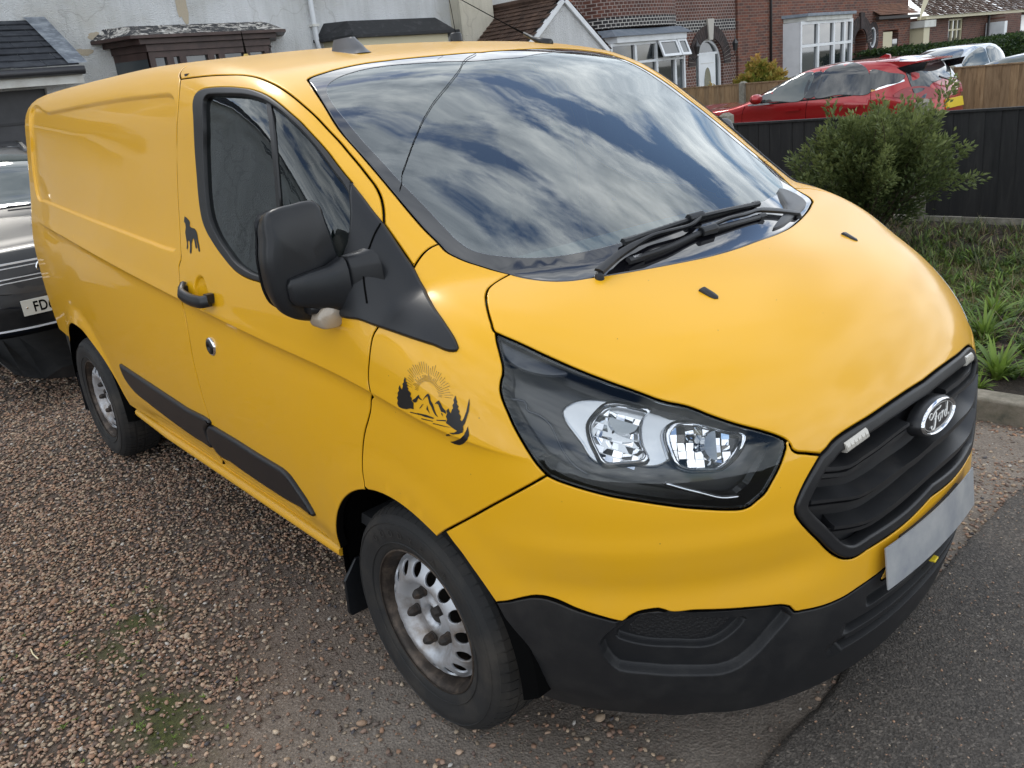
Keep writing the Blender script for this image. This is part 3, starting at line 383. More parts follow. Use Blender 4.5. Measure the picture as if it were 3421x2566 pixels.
[(0.1897,-0.9771,1.1191),(0.1769,-0.9732,1.1338),(0.1779,-0.9728,1.1342),(0.1903,-0.9769,1.1193)],
[(0.2068,-0.9804,1.1008),(0.1981,-0.9773,1.1143),(0.1991,-0.977,1.1146),(0.2074,-0.9802,1.101)],
[(0.1963,-0.9765,1.1173),(0.179,-0.9697,1.1402),(0.18,-0.9693,1.1405),(0.1969,-0.9763,1.1176)],
[(0.2094,-0.9796,1.1014),(0.2019,-0.9761,1.1155),(0.2029,-0.9757,1.1158),(0.2101,-0.9794,1.1016)],
[(0.1987,-0.9743,1.1214),(0.1851,-0.9674,1.1422),(0.1861,-0.967,1.1424),(0.1994,-0.9741,1.1216)],
[(0.2122,-0.9789,1.1019),(0.2063,-0.9751,1.1154),(0.2074,-0.9748,1.1156),(0.2129,-0.9787,1.102)],
[(0.2046,-0.9738,1.1195),(0.1922,-0.9657,1.1423),(0.1932,-0.9654,1.1425),(0.2052,-0.9736,1.1197)],
[(0.2151,-0.9782,1.102),(0.2108,-0.9744,1.1147),(0.2119,-0.9741,1.1149),(0.2157,-0.9781,1.1021)],
[(0.2097,-0.9732,1.1184),(0.2005,-0.9652,1.1395),(0.2015,-0.9648,1.1397),(0.2103,-0.973,1.1185)],
[(0.218,-0.9776,1.1019),(0.2139,-0.9721,1.1185),(0.215,-0.9718,1.1187),(0.2187,-0.9775,1.102)],
[(0.2144,-0.9724,1.1175),(0.2085,-0.9652,1.1357),(0.2095,-0.9648,1.1358),(0.2151,-0.9722,1.1175)],
[(0.221,-0.9771,1.1015),(0.2189,-0.972,1.116),(0.22,-0.9717,1.116),(0.2216,-0.977,1.1015)],
[(0.2188,-0.9711,1.118),(0.2157,-0.9653,1.1318),(0.2167,-0.965,1.1318),(0.2194,-0.9709,1.1181)],
[(0.2239,-0.9767,1.1008),(0.2235,-0.9719,1.1134),(0.2245,-0.9717,1.1134),(0.2246,-0.9765,1.1008)],
[(0.2235,-0.9702,1.1173),(0.2211,-0.9617,1.1357),(0.2221,-0.9614,1.1356),(0.2241,-0.9701,1.1173)],
[(0.2269,-0.9763,1.0999),(0.2276,-0.9726,1.1093),(0.2286,-0.9723,1.1093),(0.2275,-0.9762,1.0999)],
[(0.2282,-0.9695,1.1161),(0.2275,-0.9582,1.1383),(0.2285,-0.9579,1.1382),(0.2288,-0.9694,1.1161)],
[(0.2298,-0.976,1.0988),(0.2323,-0.9703,1.1119),(0.2333,-0.9701,1.1117),(0.2304,-0.9759,1.0987)],
[(0.2328,-0.9694,1.1136),(0.2344,-0.9622,1.1275),(0.2354,-0.9619,1.1273),(0.2334,-0.9692,1.1135)],
[(0.2326,-0.9758,1.0974),(0.2369,-0.9695,1.1108),(0.2379,-0.9693,1.1105),(0.2332,-0.9757,1.0973)],
[(0.2374,-0.969,1.1116),(0.2409,-0.961,1.1259),(0.2419,-0.9608,1.1257),(0.238,-0.9689,1.1115)],
[(0.2353,-0.9757,1.0958),(0.2418,-0.9686,1.1095),(0.2428,-0.9685,1.1092),(0.2359,-0.9756,1.0956)],
[(0.2414,-0.9693,1.1081),(0.2478,-0.9597,1.1241),(0.2487,-0.9595,1.1238),(0.242,-0.9693,1.108)],
[(0.2379,-0.9757,1.094),(0.2428,-0.9716,1.1016),(0.2438,-0.9715,1.1012),(0.2385,-0.9756,1.0938)],
[(0.2471,-0.9679,1.1078),(0.2518,-0.9626,1.116),(0.2527,-0.9625,1.1156),(0.2476,-0.9678,1.1075)],
[(0.2404,-0.9757,1.092),(0.2463,-0.9717,1.0989),(0.2472,-0.9716,1.0985),(0.2409,-0.9757,1.0918)],
[(0.2501,-0.969,1.103),(0.2603,-0.9598,1.1158),(0.2611,-0.9598,1.1153),(0.2506,-0.969,1.1027)],
[(0.2427,-0.9759,1.0899),(0.251,-0.971,1.0973),(0.2518,-0.971,1.0968),(0.2431,-0.9759,1.0896)],
[(0.2529,-0.9699,1.0987),(0.2629,-0.9627,1.1081),(0.2637,-0.9627,1.1075),(0.2533,-0.9699,1.0984)],
[(0.2448,-0.9761,1.0876),(0.2574,-0.9695,1.0962),(0.2581,-0.9696,1.0956),(0.2452,-0.9761,1.0872)],
[(0.2596,-0.9684,1.0974),(0.2717,-0.9607,1.1059),(0.2723,-0.9607,1.1053),(0.26,-0.9684,1.097)],
[(0.2467,-0.9764,1.0851),(0.2611,-0.9699,1.0925),(0.2617,-0.9699,1.0918),(0.247,-0.9765,1.0847)],
[(0.2591,-0.9709,1.0913),(0.2767,-0.9615,1.1004),(0.2773,-0.9616,1.0997),(0.2594,-0.971,1.0909)],
[(0.2484,-0.9768,1.0826),(0.264,-0.9705,1.0884),(0.2645,-0.9707,1.0876),(0.2486,-0.9769,1.0821)],
[(0.2651,-0.9701,1.0886),(0.2768,-0.9647,1.0929),(0.2773,-0.9648,1.0922),(0.2653,-0.9702,1.0881)],
[(0.2498,-0.9772,1.0799),(0.2663,-0.9714,1.084),(0.2666,-0.9716,1.0832),(0.2499,-0.9773,1.0794)],
[(0.2668,-0.9713,1.084),(0.2814,-0.9653,1.0874),(0.2817,-0.9655,1.0867),(0.267,-0.9714,1.0835)],
[(0.251,-0.9777,1.0772),(0.2617,-0.9744,1.0788),(0.2619,-0.9747,1.078),(0.251,-0.9779,1.0767)],
[(0.2667,-0.9729,1.0792),(0.2886,-0.965,1.0819),(0.2887,-0.9652,1.0811),(0.2668,-0.973,1.0787)],
[(0.2518,-0.9783,1.0744),(0.2614,-0.9757,1.0749),(0.2614,-0.976,1.074),(0.2518,-0.9785,1.0739)],
[(0.2692,-0.9736,1.0749),(0.2868,-0.968,1.0753),(0.2869,-0.9683,1.0745),(0.2691,-0.9737,1.0744)]],
'slat1': [(0.8863,-0.4243,0.8491),(0.8957,-0.3958,0.842),(0.9073,-0.3556,0.8335),(0.917,-0.3044,0.8399),(0.9248,-0.251,0.8454),(0.9312,-0.1853,0.8536),(0.9356,-0.1176,0.8578)],
'slat2': [(0.8783,-0.4716,0.784),(0.9011,-0.4025,0.7689),(0.9207,-0.326,0.7519),(0.9325,-0.259,0.7536),(0.9426,-0.17,0.761),(0.9482,-0.0641,0.7623),(0.9484,0.0361,0.7661),(0.9446,0.1345,0.7716),(0.9325,0.2511,0.7746)],
'slat3': [(0.9019,-0.4103,0.7008),(0.9158,-0.3598,0.6877),(0.9296,-0.2965,0.6763),(0.9434,-0.2011,0.68),(0.9506,-0.1007,0.6874),(0.9521,0.0204,0.6973),(0.9479,0.1379,0.7028),(0.9351,0.258,0.7022)],
'slat1f': [(0.9354,0.0786,0.8668),(0.9325,0.14,0.8662),(0.9239,0.2276,0.866),(0.8981,0.3718,0.8614)],
'led': [(0.8962,-0.3569,0.8845),(0.9082,-0.2804,0.8969)],
'ledf': [(0.9133,0.2089,0.9126),(0.901,0.305,0.9055)],
'hl_sur': [(0.4623,-0.8019,1.0255),(0.4719,-0.7791,1.0394),(0.4876,-0.7583,1.0437),(0.5077,-0.7375,1.0431),(0.5378,-0.7124,1.0363),(0.5652,-0.6901,1.0284),(0.6073,-0.6585,1.0117),(0.637,-0.6402,0.9949),(0.6627,-0.6126,0.9874),(0.6769,-0.6089,0.974),(0.6634,-0.6258,0.9767),(0.6499,-0.6549,0.9685),(0.6522,-0.6643,0.957),(0.662,-0.6696,0.9383),(0.6641,-0.6883,0.9111),(0.6584,-0.6983,0.9064),(0.5947,-0.7616,0.9155),(0.5518,-0.7981,0.9203),(0.5384,-0.8033,0.9322),(0.5216,-0.8038,0.9552),(0.4973,-0.8066,0.9811),(0.476,-0.808,1.0036)],
'hl_a': [(0.53,-0.7809,0.9996),(0.5326,-0.7621,1.0168),(0.5431,-0.7351,1.0311),(0.5575,-0.7192,1.0308),(0.5822,-0.6997,1.0229),(0.6065,-0.6827,1.0123),(0.6033,-0.6961,1.0047),(0.6078,-0.7143,0.9835),(0.6192,-0.7244,0.9593),(0.6336,-0.7273,0.9354),(0.6005,-0.7673,0.9273),(0.5744,-0.7905,0.9298),(0.5568,-0.7924,0.9528),(0.5398,-0.7896,0.9782)],
'hl_b': [(0.6543,-0.6647,0.9752),(0.6604,-0.6446,0.9848),(0.6777,-0.6214,0.9827),(0.7023,-0.5966,0.9721),(0.7248,-0.5748,0.9601),(0.7525,-0.5454,0.9447),(0.755,-0.5684,0.921),(0.7484,-0.5959,0.9026),(0.7393,-0.6163,0.8945),(0.7204,-0.643,0.897),(0.7026,-0.6651,0.9015),(0.6859,-0.6796,0.9133),(0.6713,-0.6802,0.9373)],
'hl_top': [(0.3103,-0.8258,1.1783),(0.3624,-0.806,1.1562),(0.4072,-0.7854,1.1349),(0.4516,-0.7656,1.1122),(0.4599,-0.7672,1.1047),(0.4435,-0.7893,1.1035),(0.417,-0.8133,1.1088),(0.3695,-0.8412,1.1275),(0.3395,-0.8462,1.1466),(0.3217,-0.8379,1.1642)],
'drl': [(0.3776,-0.8793,1.0639),(0.413,-0.8592,1.0515),(0.4163,-0.8635,1.0421),(0.441,-0.8512,1.0301),(0.4668,-0.8437,1.0104),(0.4858,-0.8455,0.9849),(0.5083,-0.8467,0.9526),(0.5334,-0.84,0.9259),(0.5584,-0.8272,0.9086)],
'drl2': [(0.6791,-0.7208,0.8822),(0.708,-0.6917,0.8653),(0.7355,-0.6604,0.849),(0.7597,-0.6298,0.8337),(0.7837,-0.5922,0.8292)],
'reflA': [(0.7705,-0.6273,0.8402),(0.7895,-0.5978,0.8344)],
'blade_up': [(0.2946,-0.3688,1.3094),(0.3148,-0.2199,1.3199),(0.3229,-0.1008,1.3242),(0.3277,-0.0163,1.3229),(0.3229,0.2075,1.3104)],
'arm_right': [(0.3809,0.3364,1.2629),(0.3618,0.2442,1.2857),(0.3564,0.1607,1.3008),(0.3645,0.0786,1.3033),(0.3649,-0.0123,1.307),(0.3702,-0.0951,1.303)],
'blade_lo': [(0.3419,-0.4061,1.2723),(0.3623,-0.2835,1.2806),(0.3675,-0.1362,1.2933),(0.3723,-0.0814,1.2931),(0.3718,0.1618,1.2845)],
'arm_near': [(0.3362,-0.5146,1.2685),(0.3239,-0.4163,1.2918),(0.3251,-0.335,1.3068),(0.3266,-0.2916,1.3127),(0.3381,-0.2243,1.314),(0.3457,-0.1544,1.3153),(0.3337,-0.0932,1.3258)],
'pj': [(-0.1076,-0.8361,1.4206),(-0.1032,-0.8572,1.4032),(-0.0933,-0.8914,1.3665),(-0.0879,-0.9162,1.3354),(-0.0714,-0.9319,1.3039),(-0.0372,-0.9541,1.2488)],
'pr': [(-0.0718,-0.9315,1.3048),(-0.0267,-0.9148,1.2948),(0.0145,-0.8991,1.2828),(0.0533,-0.8862,1.2698)],
'nozzle': [(0.5407,-0.3514,1.1952)],
'cowl': [(0.2259,0.4949,1.3051),(0.2268,0.55,1.2882),(0.2487,0.5647,1.2728),(0.288,0.5378,1.2622),(0.3075,0.5138,1.2589),(0.3582,0.3938,1.2555),(0.3958,0.2708,1.2542),(0.4177,0.1787,1.2529),(0.4215,0.1371,1.2538),(0.3668,0.2827,1.2655),(0.3255,0.3572,1.2759),(0.2827,0.4049,1.2922)],
'handle': [(-1.1795,-0.9866,1.169),(-1.1546,-0.9898,1.1524),(-1.0975,-0.9911,1.1453),(-1.0143,-0.991,1.1445),(-0.9272,-0.9896,1.1514)],
'handlecup': [(-1.0816,-0.9831,1.188),(-1.0565,-0.9803,1.2025),(-1.0215,-0.9787,1.2104),(-0.9879,-0.9795,1.206),(-0.969,-0.9828,1.1896),(-0.963,-0.9865,1.1692),(-0.9752,-0.9936,1.1307),(-1.0018,-0.996,1.1204),(-1.0423,-0.9959,1.1223),(-1.0767,-0.9928,1.1369),(-1.0889,-0.9883,1.16)],
'lock': [(-1.0387,-0.9956,0.9728)],
'crack': [(-0.6219,-0.0307,1.8318),(-0.6051,-0.0527,1.8268),(-0.5765,-0.1061,1.8171),(-0.5508,-0.1458,1.807),(-0.492,-0.2175,1.7795),(-0.4457,-0.2879,1.7518),(-0.4142,-0.3414,1.73),(-0.3819,-0.4011,1.7048),(-0.3622,-0.4368,1.6885),(-0.338,-0.476,1.6682),(-0.3157,-0.5133,1.6484),(-0.2844,-0.5579,1.6209),(-0.2563,-0.5994,1.5942),(-0.2298,-0.6365,1.5679),(-0.2055,-0.6714,1.5422),(-0.1894,-0.6954,1.5242),(-0.1668,-0.716,1.5019),(-0.1555,-0.7324,1.4886)],
'roofline': [(-1.0632,-0.5203,1.8855),(-0.7442,-0.6121,1.8279)],
'bumpbot': [(0.3777,-0.8876,0.257),(0.4193,-0.8661,0.2467),(0.4564,-0.8463,0.2401),(0.5306,-0.8076,0.2417),(0.6291,-0.7406,0.2435),(0.6839,-0.685,0.2355),(0.7027,-0.6672,0.2396),(0.7492,-0.6001,0.2265),(0.7927,-0.5265,0.2221)],
}
def hitF(F, O, D, t0, t1, n=60, nb=15):
    ts = np.linspace(t0, t1, n); N = len(O); idx = np.full(N, -1); alive = np.arange(N)
    for j, t in enumerate(ts):
        if not len(alive): break
        v = F(O[alive]+D[alive]*t) < 0
        idx[alive[v]] = j; alive = alive[~v]
    bad = idx <= 0; i = np.maximum(idx, 1); a = ts[i-1].copy(); b = ts[i].copy()
    if bad.any(): i = i.copy()
    for _ in range(nb):
        m = (a+b)/2; f = F(O+D*m[:, None]) < 0
        b = np.where(f, m, b); a = np.where(f, a, m)
    return O+D*((a+b)/2)[:, None], bad

class ChartX:      # cylinder about the x axis through z = zc
    def __init__(s, zc=1.0, R=1.5): s.zc = zc; s.R = R
    def to2(s, P): P = np.asarray(P, float); return np.stack([P[:, 0], np.arctan2(P[:, 1], P[:, 2]-s.zc)], 1)
    def ray(s, uv):
        d = np.stack([0*uv[:, 0], np.sin(uv[:, 1]), np.cos(uv[:, 1])], 1); c = np.stack([uv[:, 0], 0*uv[:, 0], 0*uv[:, 0]+s.zc], 1)
        return c+d*s.R, -d, 0., s.R-.05
class ChartZ:      # cylinder about a vertical axis
    def __init__(s, xc=0., R=1.5): s.xc = xc; s.R = R
    def to2(s, P): P = np.asarray(P, float); return np.stack([np.arctan2(P[:, 1], P[:, 0]-s.xc)*.95, P[:, 2]], 1)
    def ray(s, uv):
        a = uv[:, 0]/.95; d = np.stack([np.cos(a), np.sin(a), 0*a], 1); c = np.stack([0*a+s.xc, 0*a, uv[:, 1]], 1)
        return c+d*s.R, -d, 0., s.R-.3
class ChartP:      # parallel projection along n
    def __init__(s, n, h=None, depth=1.4):
        n = np.array(n, float); s.n = n/np.linalg.norm(n); up = np.array([0, 0, 1.]) if abs(s.n[2]) < .9 else np.array([1., 0, 0])
        s.a = np.cross(up, s.n); s.a /= np.linalg.norm(s.a); s.b = np.cross(s.n, s.a); s.h = h; s.depth = depth
    def to2(s, P):
        P = np.asarray(P, float)
        h = (P@s.n).max()+.25
        if s.h is None or h > s.h: s.h = h
        return np.stack([P@s.a, P@s.b], 1)
    def ray(s, uv):
        O = uv[:, :1]*s.a+uv[:, 1:]*s.b+s.n*s.h
        return O, np.broadcast_to(-s.n, O.shape), 0., s.depth

def cr(P, ds=.012, closed=False):
    """Catmull-Rom resampling of a 3D or 2D polyline at about ds"""
    P = np.asarray(P, float); n = len(P)
    if n == 1: return P
    if n == 2 and not closed:
        k = max(1, int(np.linalg.norm(P[1]-P[0])/ds)); t = np.linspace(0, 1, k+1)[:, None]; return P[0]*(1-t)+P[1]*t
    Q = np.vstack([P[-1:], P, P[:2]]) if closed else np.vstack([2*P[0]-P[1], P, 2*P[-1]-P[-2]])
    out = []
    for i in range(1, len(Q)-2):
        p0, p1, p2, p3 = Q[i-1:i+3]; L = np.linalg.norm(p2-p1); k = max(1, int(round(L/ds)))
        t = (np.arange(k)/k)[:, None]
        # centripetal-ish tangents limited by neighbour spacing
        l0 = np.linalg.norm(p1-p0)+1e-9; l2 = np.linalg.norm(p3-p2)+1e-9; L = L+1e-9
        m1 = L*((p1-p0)/l0*L+(p2-p1)/L*l0)/(l0+L); m2 = L*((p2-p1)/L*l2+(p3-p2)/l2*L)/(l2+L)
        h00 = 2*t**3-3*t**2+1; h10 = t**3-2*t**2+t; h01 = -2*t**3+3*t**2; h11 = t**3-t**2
        out.append(h00*p1+h10*m1+h01*p2+h11*m2)
    if not closed: out.append(P[-1:])
    return np.vstack(out)
def loop3(*segs, ds=.012):
    L = []
    for sg in segs:
        q = cr(sg, ds)
        if L and np.linalg.norm(L[-1]-q[0]) < 1e-4: q = q[1:]
        L += list(q)
    if np.linalg.norm(L[-1]-L[0]) < 2e-3: L.pop()
    return np.array(L)
def rdp2(P, ds):
    """drop points closer than .35 ds (closed loop)"""
    out = [P[0]]
    for q in P[1:]:
        if np.linalg.norm(q-out[-1]) > .35*ds: out.append(q)
    if np.linalg.norm(out[0]-out[-1]) < .35*ds: out.pop()
    return np.array(out)
def dens(P, ds):
    out = []
    for a, b in zip(P, np.roll(P, -1, 0)):
        k = max(1, int(math.ceil(np.linalg.norm(b-a)/ds))); t = (np.arange(k)/k)[:, None]; out.append(a*(1-t)+b*t)
    return np.vstack(out)
def area2(P): x, y = P[:, 0], P[:, 1]; return .5*np.sum(x*np.roll(y, -1)-np.roll(x, -1)*y)
def pip(Q, P):
    """points Q inside polygon P"""
    r = np.zeros(len(Q), bool); x, y = Q[:, 0], Q[:, 1]; n = len(P); j = n-1
    for i in range(n):
        xi, yi = P[i]; xj, yj = P[j]
        if yi != yj:
            c = ((yi > y) != (yj > y)) & (x < (xj-xi)*(y-yi)/(yj-yi)+xi); r ^= c
        j = i
    return r
def dseg(Q, P):
    """distance from Q to closed polyline P"""
    A = P; B = np.roll(P, -1, 0); d = np.full(len(Q), 1e9)
    for a, b in zip(A, B):
        ab = b-a; t = np.clip(((Q-a)@ab)/(ab@ab+1e-12), 0, 1); d = np.minimum(d, np.hypot(*(Q-a-t[:, None]*ab).T))
    return d
def inset(P, g):
    """offset a closed loop to its left by g (into the material for CCW outer / CW hole)"""
    a = P-np.roll(P, 1, 0); b = np.roll(P, -1, 0)-P
    na = np.stack([-a[:, 1], a[:, 0]], 1)/np.maximum(np.linalg.norm(a, axis=1), 1e-9)[:, None]
    nb = np.stack([-b[:, 1], b[:, 0]], 1)/np.maximum(np.linalg.norm(b, axis=1), 1e-9)[:, None]
    m = na+nb; L = np.maximum((m*m).sum(1), .5); return P+m*(2*g/L)[:, None]

PANEL = [(.0021, -.026, 1.), (.0021, -.0022, .95), (.0034, -.0008, .6), (.0055, 0., 0.)]
def patch(name, chart, loops, m, parent, sp=.022, prof=PANEL, F=None, disp=None, lines=(), mirror=None, offs=0., ds=None, mapfn=None, label=None, lsp=.012, gapm=None, both=True, flipfar=False):
    """mesh one panel: loops = [outer, holes...] as 3D polylines on (near) the surface F"""
    F = F or VANF; L2 = []
    for k, lp in enumerate(loops):
        q = chart.to2(lp) if chart is not None else np.asarray(lp, float)
        q = rdp2(q, ds or .010)
        if (area2(q) > 0) != (k == 0): q = q[::-1]
        L2.append(q)
    rings = []      # per loop, list of rings
    for q in L2: rings.append([inset(q, p[0]) for p in prof])
    inner = [r[-1] for r in rings]
    pts = []; edges = []; 
    def addloop(q):
        n = len(pts); pts.extend(q.tolist()); edges.extend([(n+i, n+(i+1) % len(q)) for i in range(len(q))])
    for q in inner: addloop(q)
    nb = len(pts)
    LP = [np.asarray(q) for q in lines]
    LP = np.vstack([dens(q, lsp) for q in LP]) if LP else np.zeros((0, 2))
    if len(LP):
        ok = pip(LP, inner[0])
        for q in inner[1:]: ok &= ~pip(LP, q)
        LP = LP[ok]
        for q in inner: LP = LP[dseg(LP, q) > .004]
        pts += LP.tolist()
    lo = inner[0].min(0); hi = inner[0].max(0)
    gx = np.arange(lo[0], hi[0], sp); gy = np.arange(lo[1], hi[1], sp*.9)
    G = np.array([(x+(sp*.5 if j % 2 else 0), y) for j, y in enumerate(gy) for x in gx]) if len(gx) and len(gy) else np.zeros((0, 2))
    if len(G):
        ok = pip(G, inner[0])
        for q in inner[1:]: ok &= ~pip(G, q)
        G = G[ok]
        for q in inner:
            if len(G): G = G[dseg(G, q) > sp*.45]
        if len(LP) and len(G):
            keep = np.ones(len(G), bool)
            for a in range(0, len(G), 400): keep[a:a+400] = (((G[a:a+400, None]-LP[None])**2).sum(2).min(1) > (.75*lsp)**2)
            G = G[keep]
        pts += G.tolist()
    vs, _, fs, ov, _, _ = delaunay_2d_cdt([Vector(p) for p in pts], edges, [], 0, 1e-6)
    uv = np.array([(v[0], v[1]) for v in vs]); T = np.array([tuple(f) for f in fs if len(f) == 3])
    c = uv[T].mean(1); ok = pip(c, inner[0])
    for q in inner[1:]: ok &= ~pip(c, q)
    T = T[ok]
    a2 = (uv[T[:, 1], 0]-uv[T[:, 0], 0])*(uv[T[:, 2], 1]-uv[T[:, 0], 1])-(uv[T[:, 2], 0]-uv[T[:, 0], 0])*(uv[T[:, 1], 1]-uv[T[:, 0], 1])
    T = T[np.abs(a2) > 1e-10]; a2 = a2[np.abs(a2) > 1e-10]; T[a2 < 0] = T[a2 < 0][:, ::-1]
    def MAP(q):
        if mapfn: return mapfn(q)
        O, D, t0, t1 = chart.ray(q); P, bad = hitF(F, np.asarray(O), np.array(D), t0, t1); return P, grad(P, F)
    P, N = MAP(uv)
    # orientation of the chart: does (u,v) CCW give outward normals?
    tri = T[len(T)//2]; nn = np.cross(P[tri[1]]-P[tri[0]], P[tri[2]]-P[tri[0]]); flip = (nn@N[tri[0]]) < 0
    h = np.full(len(P), offs+prof[-1][1])
    if disp is not None:
        e = 2e-3; d0 = disp(uv); Pu, _ = MAPp(MAP, uv+[e, 0]); Pv, _ = MAPp(MAP, uv+[0, e])
        Pd = P+N*d0[:, None]; A = Pu+N*disp(uv+[e, 0])[:, None]-Pd; B = Pv+N*disp(uv+[0, e])[:, None]-Pd
        N2 = np.cross(A, B); N2 /= np.linalg.norm(N2, axis=1)[:, None]; N2 *= np.sign((N2*N).sum(1))[:, None]
        h = h+d0; P = P+N*h[:, None]; N = N2
    else: P = P+N*h[:, None]
    V = [P]; NN = [N]; Fs = [T]; base = len(P); gapf = [np.zeros(len(T), int)]
    # rings (lip and rounded edge); the innermost ring re-uses fresh verts at the panel edge
    for rg, q in zip(rings, inner):
        k = len(q); Q = []; 
        for j, (ins, hh, w) in enumerate(prof):
            X, n_ = MAP(rg[j]); Q.append((X, n_, hh, w))
        for j in range(len(prof)):
            X, n_, hh, w = Q[j]; out = Q[0][0]-Q[-1][0]
            out = out/np.maximum(np.linalg.norm(out, axis=1), 1e-9)[:, None]
            if prof[-1][0] == prof[0][0]: out = n_*0
            dd = disp(rg[j]) if disp is not None else 0.
            V.append(X+n_*(np.array(hh+offs)+dd)[..., None] if np.ndim(dd) else X+n_*(hh+offs)); nm = n_*(1-w)+out*w; NN.append(nm/np.maximum(np.linalg.norm(nm, axis=1), 1e-9)[:, None])
        i = np.arange(k); i2 = (i+1) % k
        for j in range(len(prof)-1):
            a = base+j*k; b = base+(j+1)*k
            Fs.append(np.stack([a+i, a+i2, b+i2], 1)); Fs.append(np.stack([a+i, b+i2, b+i], 1)); gapf.append(np.full(2*k, 1 if j == 0 else 0))
        base += k*len(prof)
    V = np.vstack(V); NN = np.vstack(NN); T = np.vstack(Fs)
    if flip: T = T[:, ::-1].copy()
    o = obj(name, V, T, m, parent, normals=NN)
    if label: o['label'] = label
    gap_ = prof is PANEL
    if gap_: o.data.materials.append(DARK); o.data.polygons.foreach_set('material_index', np.concatenate(gapf).astype(np.int32)); o.data.update()
    res = [o]
    if mirror:
        V2 = V.copy(); V2[:, 1] *= -1; N2 = NN.copy(); N2[:, 1] *= -1
        o2 = obj(name, V2, T[:, ::-1].copy(), m, mirror if not isinstance(mirror, bool) else parent, normals=N2); res.append(o2)
        if gap_: o2.data.materials.append(DARK); o2.data.polygons.foreach_set('material_index', np.concatenate(gapf).astype(np.int32)); o2.data.update()
    return res
def MAPp(MAP, q): return MAP(q)
def mir(P): P = np.array(P, float); P[:, 1] *= -1; return P
def sdfdisp(chart, poly3, depth, w, ds=.02):
    q = rdp2(chart.to2(cr(poly3, ds, True)), ds)
    if area2(q) < 0: q = q[::-1]
    def f(uv):
        d = dseg(uv, q); s = np.where(pip(uv, q), d, -d); t = np.clip(s/w, 0, 1); return -depth*t*t*(3-2*t)
    return f, [inset(q, -.0035), inset(q, -.0008), inset(q, w*.25), inset(q, w*.5), inset(q, w*.75), inset(q, w+.0008), inset(q, w+.004)]
PILLOW = [(0, -.003, 1.), (0, .003, .9), (.0015, .005, .5), (.004, .006, 0.)]
# ------------------------------------------------------------------ the yellow van
VAN = empty('panel_van', (0, 0, 0), 0, 'bright yellow panel van with black lower bumper parked on the gravel drive', 'van')
def sidept(x, z, F=VANF, s=-1):
    x = np.atleast_1d(np.asarray(x, float)); z = np.broadcast_to(np.asarray(z, float), x.shape)
    O = np.stack([x, 0*x+s*1.4, z], 1); D = np.zeros_like(O); D[:, 1] = -s
    return hitF(F, O, D, 0, 1.3)[0]
def castX(x, phi):
    ch = ChartX(); x, phi = np.broadcast_arrays(np.asarray(x, float), np.asarray(phi, float)); O, D, a, b = ch.ray(np.stack([x, phi], 1)); return hitF(VANF, O, D, a, b)[0]
def castZ(th, z):
    ch = ChartZ(); th, z = np.broadcast_arrays(np.asarray(th, float), np.asarray(z, float)); O, D, a, b = ch.ray(np.stack([th*.95, z], 1)); return hitF(VANF, O, D, a, b)[0]
def castT(x, y):
    x, y = np.broadcast_arrays(np.asarray(x, float), np.asarray(y, float)); O = np.stack([x, y, 0*x+2.3], 1); D = np.zeros_like(O); D[:, 2] = -1
    return hitF(VANF, O, D, 0, 1.8)[0]
c = {k: np.array(v) for k, v in CURVES.items() if k != 'decal'}
rv = lambda a: a[::-1]
ARC = .408
def archF(a0, a1, n=24):
    a = np.radians(np.linspace(a0, a1, n)); return sidept(ARC*np.cos(a), .335+ARC*np.sin(a))
aD = math.degrees(math.atan2(c['shutF'][-1][2]-.335, c['shutF'][-1][0])); aQ = math.degrees(math.atan2(c['fseam'][-1][2]-.335, c['fseam'][-1][0]))
a0 = 180-math.degrees(math.asin(.08/ARC))
JF = c['doortop'][-1]; JG = c['joint'][0]; JC = c['shutF'][0]
sg = lambda *p: np.array(p)
def line(a, b, n=6):
    t = np.linspace(0, 1, n)[:, None]; return np.array(a)*(1-t)+np.array(b)*t
# closed-off window outline (runs on under the mirror plate)
sl_ = c['sail']
win = loop3(c['window'], sg(c['window'][-1], sl_[23]+[.03, 0, 0]), sg(sl_[23]+[.03, 0, 0], sl_[21]+[.03, 0, 0]), sg(sl_[21]+[.03, 0, 0], sl_[19]+[.03, 0, .03]), sg(sl_[19]+[.03, 0, .03], c['belt'][0]))
gla = loop3(c['glass'], sg(c['glass'][-1], sl_[23]+[.015, 0, 0]), sg(sl_[23]+[.015, 0, 0], sl_[21]+[.015, 0, .01]), sg(sl_[21]+[.015, 0, .01], sl_[19]+[.01, 0, .06]), sg(sl_[19]+[.01, 0, .06], c['glass'][0]))
door = loop3(c['shutR'], sidept(np.linspace(c['shutR'][-1][0]+.03, -.44, 10), .415), archF(a0, aD), rv(c['shutF']), line(JC, JF), rv(c['doortop']))
CX = ChartX()
def creaselines(x0, x1, chart, s=-1):
    x = np.arange(x0, x1, .015); out = []
    for dz in (.045, .022, .010, .003, -.003, -.009, -.017, -.03, -.05, -.08):
        P = sidept(x, zc(x)+dz); P[:, 1] *= -s; q = chart.to2(P); out.append(np.vstack([q, q[::-1]+1e-7]))
    return out
cupc = CX.to2(sidept([-1.045], [1.158]))[0]
def cupdisp(uv):
    r = np.hypot(uv[:, 0]-cupc[0], (uv[:, 1]-cupc[1])*.97); return -.016*sst(.060, .048, r)*(1-.25*(r/.05)**2)
_t = np.linspace(0, 2*np.pi, 29)[:-1]
cupl = [np.stack([cupc[0]+r_*np.cos(_t), cupc[1]+r_*np.sin(_t)], 1) for r_ in (.066, .060, .056, .052, .047, .038, .026, .012)]
CRD = creaselines(-1.35, .05, CX); CRC = creaselines(-3.5, -1.2, CX)
